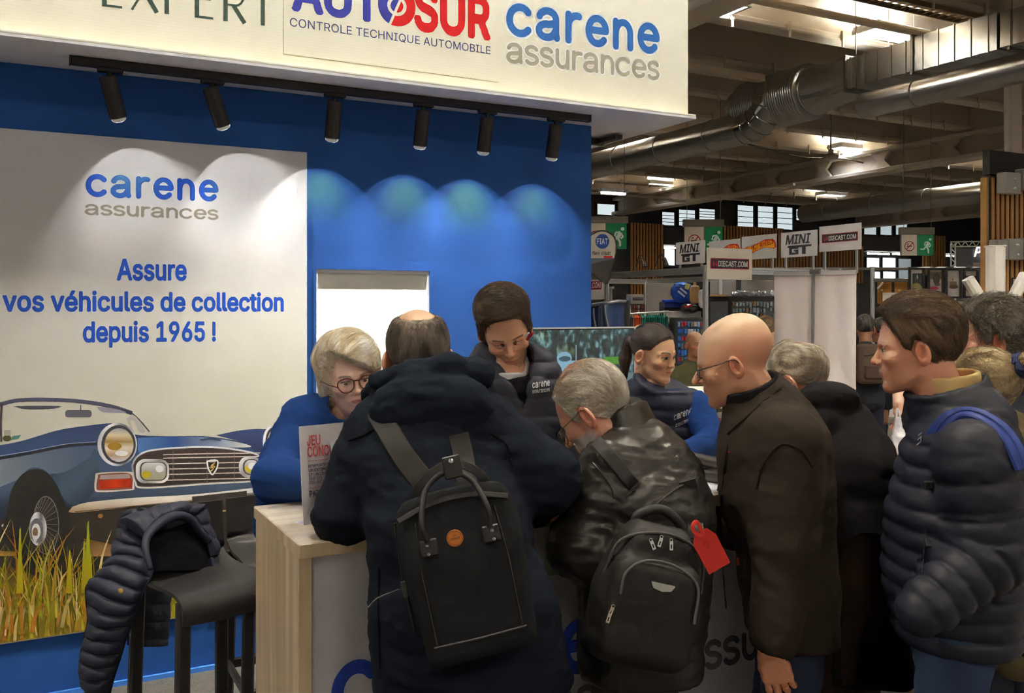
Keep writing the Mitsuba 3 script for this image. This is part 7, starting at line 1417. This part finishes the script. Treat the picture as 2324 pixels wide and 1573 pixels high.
# lower row of dark goods, framed picture
slab('framed_picture', 'framed car picture standing left in the booth', 'picture', (1422, 668, 1462, 691), 13.4, .03, C(170, 164, 158), parts=[('print', (1426, 671, 1432, 688), .004, C(130, 170, 200), 'print'), ('print_001', (1436, 675, 1460, 682), .004, C(60, 58, 64), 'print')])
for i in range(16): 
    u, v = 1423 + (i % 8) * 4.8, 693 + (i // 8) * 9; a, b = P(u, v + 8, 13.3), P(u + 4, v, 13.3); kk = thing('model_box', f'{ORD[i % 8]} model box from the left in the {("upper", "lower")[i // 8]} row of the dark booth shelf', 'toy box', 'model boxes on the dark shelf'); add(kk, box(a[0], b[0], 13.26, 13.32, a[2], b[2], .004), 'print', [C(60, 50, 44), C(150, 60, 50), C(40, 40, 46), C(190, 170, 150)][(i * 7) % 4])
slab('shelf_rack', 'dark shelf with model boxes left in the booth', 'shelf', (1420, 690, 1464, 712), 13.33, .3, C(30, 27, 26)); 
# dark blue car bonnet on show behind the stand
k = thing('car_bonnet', 'dark blue car bonnet with pale ribs standing upright behind the stand wall', 'car part')
V = []; n_, m_ = 30, 20
for i in range(n_):
    for j in range(m_):
        s, t = i / (n_ - 1), j / (m_ - 1); v = 684 + t * 90; ur = 1419 - 3 * t - 22 * t * s * 0; u = 1330 + s * (1418 - 1330 - 16 * (1 - (1 - t)) ** 0 * 0); p = P(u, v + 6 * (1 - s), 6.9 - .25 * math.sin(math.pi * s)); V.append(p)
V = np.array(V); ii, jj = np.meshgrid(np.arange(n_ - 1), np.arange(m_ - 1), indexing='ij'); q = np.stack([ii * m_ + jj, ii * m_ + jj + 1, (ii + 1) * m_ + jj + 1, (ii + 1) * m_ + jj], -1).reshape(-1, 4); f = np.vstack([q[:, [0, 1, 2]], q[:, [0, 2, 3]]])
add(k + '__skin', cat([TM(V, f), TM(V + [0, .02, 0], f[:, ::-1])]), 'gloss', C(30, 46, 76), smooth=True)
add(k + '__edge', tube(spline([P(1334, 694, 6.72), P(1372, 688, 6.66), P(1402, 684, 6.7), P(1419, 684, 6.88)], 6), .012, 8), 'metal', C(150, 156, 166)); add(k + '__rib', tube(spline([P(1373, 692, 6.64), P(1374, 715, 6.64), P(1380, 742, 6.64), P(1386, 770, 6.64)], 6), .010, 8), 'metal', C(160, 164, 170)); add(k + '__rib_001', tube(spline([P(1347, 700, 6.68), P(1347, 715, 6.68), P(1352, 745, 6.68), P(1356, 770, 6.68)], 6), .008, 8), 'metal', C(130, 136, 146)); add(k + '__frame', cat([rod([P(1418, 690, 6.9)[0] + .02, 6.92, 0], P(1421, 682, 6.92), .03), rod([P(1332, 690, 6.9)[0], 6.95, 0], P(1332, 700, 6.95), .03)]), 'matte', C(26, 26, 28))
# round club flag
k = thing('club_flag', 'round topped white flag with blue round badge and fan club writing beside the blue wall', 'flag'); fp = lambda u, v: P(u, v, 12.6); Yf = 12.6
g = sg.Polygon(spline([(1372, 645), (1340, 612), (1328, 580), (1330, 545), (1352, 527), (1372, 524), (1392, 535), (1399, 555), (1397, 580), (1388, 612), (1380, 645)], 6)).buffer(0)
m, cc = art([(g, C(214, 204, 186)), (g.intersection(sg.box(1300, 586, 1420, 650)), C(70, 76, 90)), (g.intersection(PG((1340, 600), (1400, 585), (1400, 660), (1360, 650))), C(40, 38, 40)), (rr(1370, 581, 1390, 586, 1), C(190, 40, 40)), (el_(1367, 548, 17, 18), C(190, 190, 186)), (el_(1367, 548, 15.5, 16.5), C(36, 66, 140))], lambda u, v: fp(u, v), .0012, 0)
add(k + '__cloth', m, 'print', cc, smooth=False); bk_ = sg.Polygon(g.exterior.coords); m, cc = art([(bk_, C(200, 192, 176))], lambda u, v: fp(u, v) + np.array([0, .012, 0]), .0, 0); add(k + '__back', m, 'print', cc, smooth=False)
add(k + '__hem', tube([fp(u, v) for u, v in list(g.exterior.coords)[::3]], .012, 6), 'plastic', C(30, 28, 28)); t = text('FIAT', .075, .004, True, w_total=.145); add(k + '__lettering', upright(t, fp(1355, 0)[0], Yf - .009, fp(0, 554)[2]), 'print', C(225, 222, 214)); add(k + '__lettering_001', upright(text('fan club', .05, .004, False, w_total=.25, slant=.3), fp(1343, 0)[0], Yf - .009, fp(0, 578)[2]), 'print', C(40, 36, 36)); add(k + '__pole', rod([fp(1377, 0)[0], Yf + .03, 0], [fp(1377, 0)[0], Yf + .03, fp(0, 530)[2]], .015), 'metal', C(120, 120, 122))
# exit and no smoking signs
def exitsign(u0, um, u1, vt, vb, hv, Y, lbl):
    k = thing('exit_sign', lbl, 'sign'); f3 = lambda u, v: P(u, v, Y); w = um - u0; hh_ = vb - vt; w2 = u1 - um
    a, b = P(u0, vb, Y), P(u1, vt, Y); a2, b2 = P(u0, vt, Y), P(u1, hv, Y); add(k + '__hood', box(a2[0] - .03, b2[0] + .03, Y - .02, Y + .1, a2[2], b2[2], .005), 'matte', C(96, 92, 84)); add(k + '__case', box(a[0], b[0], Y + .003, Y + .08, a[2], b[2], .004), 'matte', C(130, 126, 118))
    cx_, cy_ = u0 + w * .5, vt + hh_ * .55; r = w * .32
    ly = [(sg.box(u0, vt, um - 1, vb), C(226, 214, 190)), (sg.Point(cx_, cy_).buffer(r).difference(sg.Point(cx_, cy_).buffer(r * .84)), C(170, 40, 40)), (sg.box(cx_ - r * .55, cy_ - r * .1, cx_ + r * .5, cy_ + r * .12), C(60, 56, 54)), (ln([(cx_ - r * .5, cy_ - r * .3), (cx_ - r * .3, cy_ - r * .5), (cx_ - r * .1, cy_ - r * .35)], r * .12), C(60, 56, 54)), (ln([(cx_ - r * .65, cy_ + r * .65), (cx_ + r * .65, cy_ - r * .65)], r * .16), C(170, 40, 40)), (sg.box(um + 1, vt, u1, vb), C(16, 112, 70))]
    q = lambda x, y: (um + w2 * x, vt + hh_ * y)
    W_ = C(226, 230, 222); T_ = w2 * .10
    ly += [(el_(*q(.80, .22), w2 * .085, w2 * .085), W_), (ln([q(.72, .36), q(.54, .58)], T_ * 1.9, 0), W_), (ln([q(.70, .34), q(.48, .36), q(.42, .52)], T_ * .8, 0), W_), (ln([q(.72, .38), q(.82, .52), q(.70, .60)], T_ * .8, 0), W_), (ln([q(.56, .58), q(.68, .72), q(.68, .90)], T_, 0), W_), (ln([q(.52, .58), q(.38, .70), q(.16, .70)], T_, 0), W_)]
    m, cc = art(ly, f3, .0012, 0); add(k + '__face', m, 'print', cc, smooth=False)
    add(k + '__hanger', cat([rod(P(u0 + 5, vt, Y + .05), [P(u0 + 5, vt, Y + .05)[0], Y + .05, 6.73], .006, 6), rod(P(u1 - 5, vt, Y + .05), [P(u1 - 5, vt, Y + .05)[0], Y + .05, 6.73], .006, 6)]), 'metal', C(90, 88, 84))
exitsign(1328, 1375, 1422, 507, 565, 491, 17, 'no smoking and green emergency exit sign half behind the blue wall and the club flag')
exitsign(1554, 1598, 1640, 515, 572, 498, 19, 'no smoking and green emergency exit sign behind the first white booth sign')
exitsign(2046, 2082, 2118, 533, 580, 516, 20, 'no smoking and green emergency exit sign hanging free right of the white signs')
# art prints in black frames, in a row
sub = [[((.2, .15, .95, .62), C(40, 44, 40)), ((.1, .5, .85, .8), C(150, 140, 90)), ((.4, .86, .8, .96), C(170, 40, 40)), ((.5, .2, .6, .36), C(180, 178, 170))], [((.1, .08, .95, .35), C(110, 100, 80)), ((.3, .12, .8, .55), C(56, 52, 48)), ((.05, .62, .7, .75), C(190, 60, 80)), ((.4, .5, .85, .6), C(120, 100, 120))], [((.25, .42, .75, .56), C(120, 96, 76)), ((.2, .54, .85, .70), C(70, 54, 44)), ((.4, .28, .5, .4), C(150, 130, 110))], [((.08, .2, .92, .74), C(60, 40, 44)), ((.1, .6, .9, .82), C(170, 40, 50)), ((.4, .3, .7, .4), C(140, 130, 130))], [((.08, .18, .92, .78), C(150, 36, 52)), ((.3, .5, .7, .7), C(190, 130, 110))], [((.1, .2, .9, .8), C(120, 60, 40)), ((.3, .4, .8, .6), C(150, 150, 150)), ((.1, .66, .9, .78), C(190, 170, 60))]]
nmz = ('dark street race print', 'print of a woman sketch above a pink car', 'pale print of an old brown car', 'dark print with red lower edge', 'red print of a racing car', 'narrow print with a silver car')
for i, (u0, u1) in enumerate(((2062, 2098), (2105, 2142), (2145, 2182), (2186, 2221), (2227, 2265), (2272, 2296))):
    Y = 16.0 + .1 * (i % 2); q = (u0, 608 + i, u1, 677 - (i > 2)); k = thing('framed_print', f'black framed {nmz[i]}, {ORD[i]} of the hanging row', 'picture')
    a, b = P(q[0], q[3], Y), P(q[2], q[1], Y); w, h_ = b[0] - a[0], b[2] - a[2]; fr_ = sg.box(0, 0, w, h_).difference(sg.box(.035, .03, w - .035, h_ - .03)); add(k + '__frame', upright(extr(fr_, .04), a[0], Y + .02, a[2]), 'plastic', C(14, 13, 14)); add(k + '__hook', box(a[0] + w * .45, a[0] + w * .55, Y + .01, 16.31, b[2] - .01, P(0, 606, 16.3)[2] - .005), 'metal', C(60, 58, 56))
    Lr = [(sg.box(q[0] + 3, q[1] + 3, q[2] - 3, q[3] - 3), C(214, 206, 196))] + [(el_((q[0] + 3) + (q[2] - q[0] - 6) * (x0 + x1) / 2, q[1] + 3 + (q[3] - q[1] - 6) * (y0 + y1) / 2, (q[2] - q[0] - 6) * (x1 - x0) / 2, (q[3] - q[1] - 6) * (y1 - y0) / 2) if j else rr(q[0] + 3 + (q[2] - q[0] - 6) * x0, q[1] + 3 + (q[3] - q[1] - 6) * y0, q[0] + 3 + (q[2] - q[0] - 6) * x1, q[1] + 3 + (q[3] - q[1] - 6) * y1, 1), c) for j, ((x0, y0, x1, y1), c) in enumerate(sub[i])]
    m, cc = art(Lr, lambda u, v: P(u, v, Y + .012), .0015, 0); add(k + '__print', m, 'print', cc, smooth=False)
k = thing('exhibition_booth', 'aluminium frame of the print seller with rail and slanted brace', 'booth'); add(k + '__rail', cat([box(P(1700, 0, 16.3)[0], P(2066, 0, 16.3)[0], 16.28, 16.33, P(0, 613, 16.3)[2], P(0, 607, 16.3)[2], .005)]), 'metal', C(150, 146, 140)); add(k + '__post', rod([P(1980, 0, 16.2)[0], 16.2, 0], P(1980, 606, 16.2), .04, 10), 'metal', ALU); add(k + '__post_001', rod([P(2296, 0, 16.4)[0], 16.4, 0], P(2296, 606, 16.4), .04, 10), 'metal', ALU); add(k + '__rail_001', box(P(1985, 0, 16.1)[0], P(2066, 0, 16.1)[0], 16.08, 16.12, P(0, 640, 16.1)[2], P(0, 632, 16.1)[2], .005), 'metal', C(170, 166, 158)); add(k + '__brace', rod(P(1992, 656, 16.1), P(2004, 641, 16.1), .02, 8), 'metal', ALU); add(k + '__rail_002', box(P(2060, 0, 16.3)[0], P(2310, 0, 16.3)[0], 16.28, 16.33, P(0, 610, 16.3)[2], P(0, 606, 16.3)[2], .005), 'metal', C(90, 88, 86))
for i, (u0, u1) in enumerate(((1992, 2024), (2031, 2060))): slab('cork_board', ('brown board under the print seller rail, left one', 'brown board under the print seller rail, right one')[i], 'board', (u0, 641, u1, 690), 16.4, .03, C(164, 112, 56), parts=[('label_patch', (u0 + 8, 657, u0 + 12, 661), .004, C(210, 200, 180), 'print')])
for i, (q, c, pc, t) in enumerate((((2160, 682, 2200, 700), C(16, 15, 16), (2166, 684, 2188, 694), 'small black framed car picture below the hanging row'), ((2202, 680, 2226, 700), C(24, 90, 90), (2206, 687, 2222, 695), 'small teal picture of a blue car below the hanging row'))): slab('small_picture', t, 'picture', q, 15.75, .03, c, parts=[('print', pc, .004, (C(170, 166, 160), C(40, 90, 150), C(190, 170, 50))[i], 'print')])
k = slab('bookshelf', 'grey shelf of books and prints behind the curly haired man', 'shelf', (2138, 700, 2330, 712), 15.6, .3, C(130, 122, 112))
slab('bookshelf', 'lower grey board of the book display behind the curly haired man', 'shelf', (2138, 746, 2330, 752), 15.6, .3, C(110, 104, 98)); slab('partition_panel', 'dark backing of the book display', 'panel', (2138, 712, 2330, 900), 15.95, .04, C(50, 46, 44))
for i in range(30):
    u = 2140 + i * 6.2; h_ = rg.uniform(22, 32); a, b = P(u, 746, 15.62), P(u + 5.4, 746 - h_, 15.62); kk = thing('book', f'{ORD[i]} upright book from the left in the display behind the curly haired man', 'book', 'books in the display'); add(kk, box(a[0], b[0], 15.62, 15.85, a[2], b[2], .004), 'print', [C(214, 170, 80), C(190, 60, 50), C(180, 176, 170), C(200, 120, 60), C(60, 110, 160), C(110, 140, 60), C(220, 210, 190)][rg.randrange(7)])
slab('crate', 'orange and red toy crate at the right picture edge', 'crate', (2302, 672, 2330, 696), 15.4, .3, C(196, 90, 40), parts=[('label_patch', (2304, 684, 2330, 694), .01, C(190, 40, 36), 'print')]); slab('crate', 'yellow crate at the right picture edge', 'crate', (2300, 698, 2330, 712), 15.3, .3, C(206, 180, 30), parts=[('rim', (2299, 697, 2330, 700), .02, C(226, 200, 50), 'plastic')])
for i, (u0, v0, u1, v1, t, c) in enumerate(((2297, 630, 2320, 652, 'small framed print on the slatted pillar behind the sculpture', C(190, 184, 176)),)): slab('small_picture', t, 'picture', (u0, v0, u1, v1), 13.35, .03, C(40, 36, 34), parts=[('print', (u0 + 3, v0 + 3, u1 - 3, v1 - 3), .004, c, 'print')])
# truss booth with glowing letters
k = thing('truss', 'white lattice truss around the dark booth wall at the right', 'truss'); Y = 21.0
def lat(a, b, up, n):
    a, b, up = np.array(a), np.array(b), np.array(up); ms = [rod(a, b, .02, 6), rod(a + up, b + up, .02, 6)]
    for i in range(n): p, q = a + (b - a) * i / n, a + (b - a) * (i + 1) / n; ms.append(rod(p if i % 2 else p + up, q + up if i % 2 else q, .012, 5))
    return cat(ms)
add(k + '__beam', lat(P(2157, 560, Y), P(2290, 558, Y), [0, 0, .11], 16), 'metal', C(235, 235, 230)); pp = P(2157, 552, Y); add(k + '__upright', lat(P(2158, 800, Y), P(2158, 552, Y), [.1, 0, 0], 22), 'metal', C(235, 235, 230))
k = slab('booth_wall', 'dark grey booth wall with glowing white letters at the right', 'booth wall', (2168, 563, 2330, 760), 21.3, .06, C(74, 74, 78), parts=[('display', (2208, 596, 2244, 614), .03, C(130, 110, 100), 'gloss')])
t = text('PIO', .22, .02, True, w_total=.42, slant=.25); add(k + '__lettering', upright(t, P(2211, 0, 21.28)[0], 21.29, P(0, 582, 21.28)[2]), 'matte', C(250, 250, 250), emitter=emit([2.2, 2.2, 2.2], .02))
# white beam sculpture
k = thing('beam_sculpture', 'white star shaped beam sculpture with upright and slanted arms at the right', 'sculpture'); Y = 7.6
bm_ = lambda a, b, w, d: tube([a, b], 0, flat=(w, d, [0, 1, .001]))
def beam(u0, v0, u1, v1, w, d, yy): 
    a, b = P(u0, v0, yy), P(u1, v1, yy); return tube([a, b], 0, flat=(d, w, np.cross((b - a) / np.linalg.norm(b - a), [0, 1, 0])))
WH = C(226, 216, 202)
add(k + '__upright', beam(2259, 1100, 2259, 560, .132, .132, Y), 'matte', WH, smooth=20); add(k + '__upright_cap', box(P(2241, 0, Y)[0], P(2277, 0, Y)[0], Y - .066, Y + .066, P(0, 562, Y)[2], P(0, 557, Y)[2], .006), 'matte', WH * .8)
add(k + '__arm', beam(2262, 736, 2196, 632, .080, .10, Y - .02), 'matte', WH, smooth=20); add(k + '__arm_001', beam(2268, 736, 2328, 622, .080, .10, Y + .02), 'matte', WH, smooth=20)
for i in range(5): add(k + f'__strap_{i:03d}', beam(2279 + i * 2.6, 720, 2286 + i * 3.2, 674 + i * 2, .010, .10, Y + .12), 'matte', WH * .92)
# pale display table behind the counter
q = P(1585, 905, 4.75); k = thing('display_table', 'pale wooden display table with white top behind the ponytail woman', 'table'); a, b = P(1560, 935, 4.7), P(1690, 903, 4.7)
add(k + '__top', box(a[0], b[0], 4.7, 5.4, b[2] - .055, b[2], .004), 'matte', C(226, 206, 174)); add(k + '__leg', box(P(1655, 0, 4.72)[0], P(1669, 0, 4.72)[0], 4.72, 4.76, 0, b[2] - .055), 'matte', C(214, 190, 156)); add(k + '__leg_001', box(P(1566, 0, 4.72)[0], P(1578, 0, 4.72)[0], 4.72, 4.76, 0, b[2] - .055), 'matte', C(214, 190, 156)); add(k + '__back', box(a[0], b[0], 5.36, 5.4, 0, b[2] - .055), 'matte', C(200, 176, 146))
slab('toy_box', 'dark red box under the pale display table', 'box', (1634, 958, 1656, 990), 4.85, .2, C(110, 40, 50), parts=[('lid', (1633, 957, 1657, 963), .01, C(90, 34, 44), 'plastic')])
sheet_ = box(0, .2, 0, .14, 0, .002); sheet_.apply_translation([P(1590, 0, 4.9)[0], 4.9, b[2] + .001]); add(thing('paper_sheet', 'white leaflet on the pale display table', 'paper'), sheet_, 'print', C(236, 232, 226))
k = thing('monitor', 'black computer monitor edge on the counter behind the grey haired man', 'monitor'); a, b = P(1296, 1035, 3.12), P(1352, 1000, 3.12)
add(k + '__case', box(P(1300, 0, 3.15)[0], P(1345, 0, 3.15)[0], 3.15, 3.18, ZC + .02, 1.24, .004), 'plastic', C(24, 24, 26)); add(k + '__bezel', box(P(1322, 0, 3.12)[0], P(1330, 0, 3.12)[0], 3.14, 3.151, ZC + .02, 1.24), 'plastic', C(210, 212, 216)); add(k + '__stand', box(P(1310, 0, 3.15)[0], P(1336, 0, 3.15)[0], 3.12, 3.2, ZC, ZC + .02, .004), 'plastic', C(30, 30, 32))
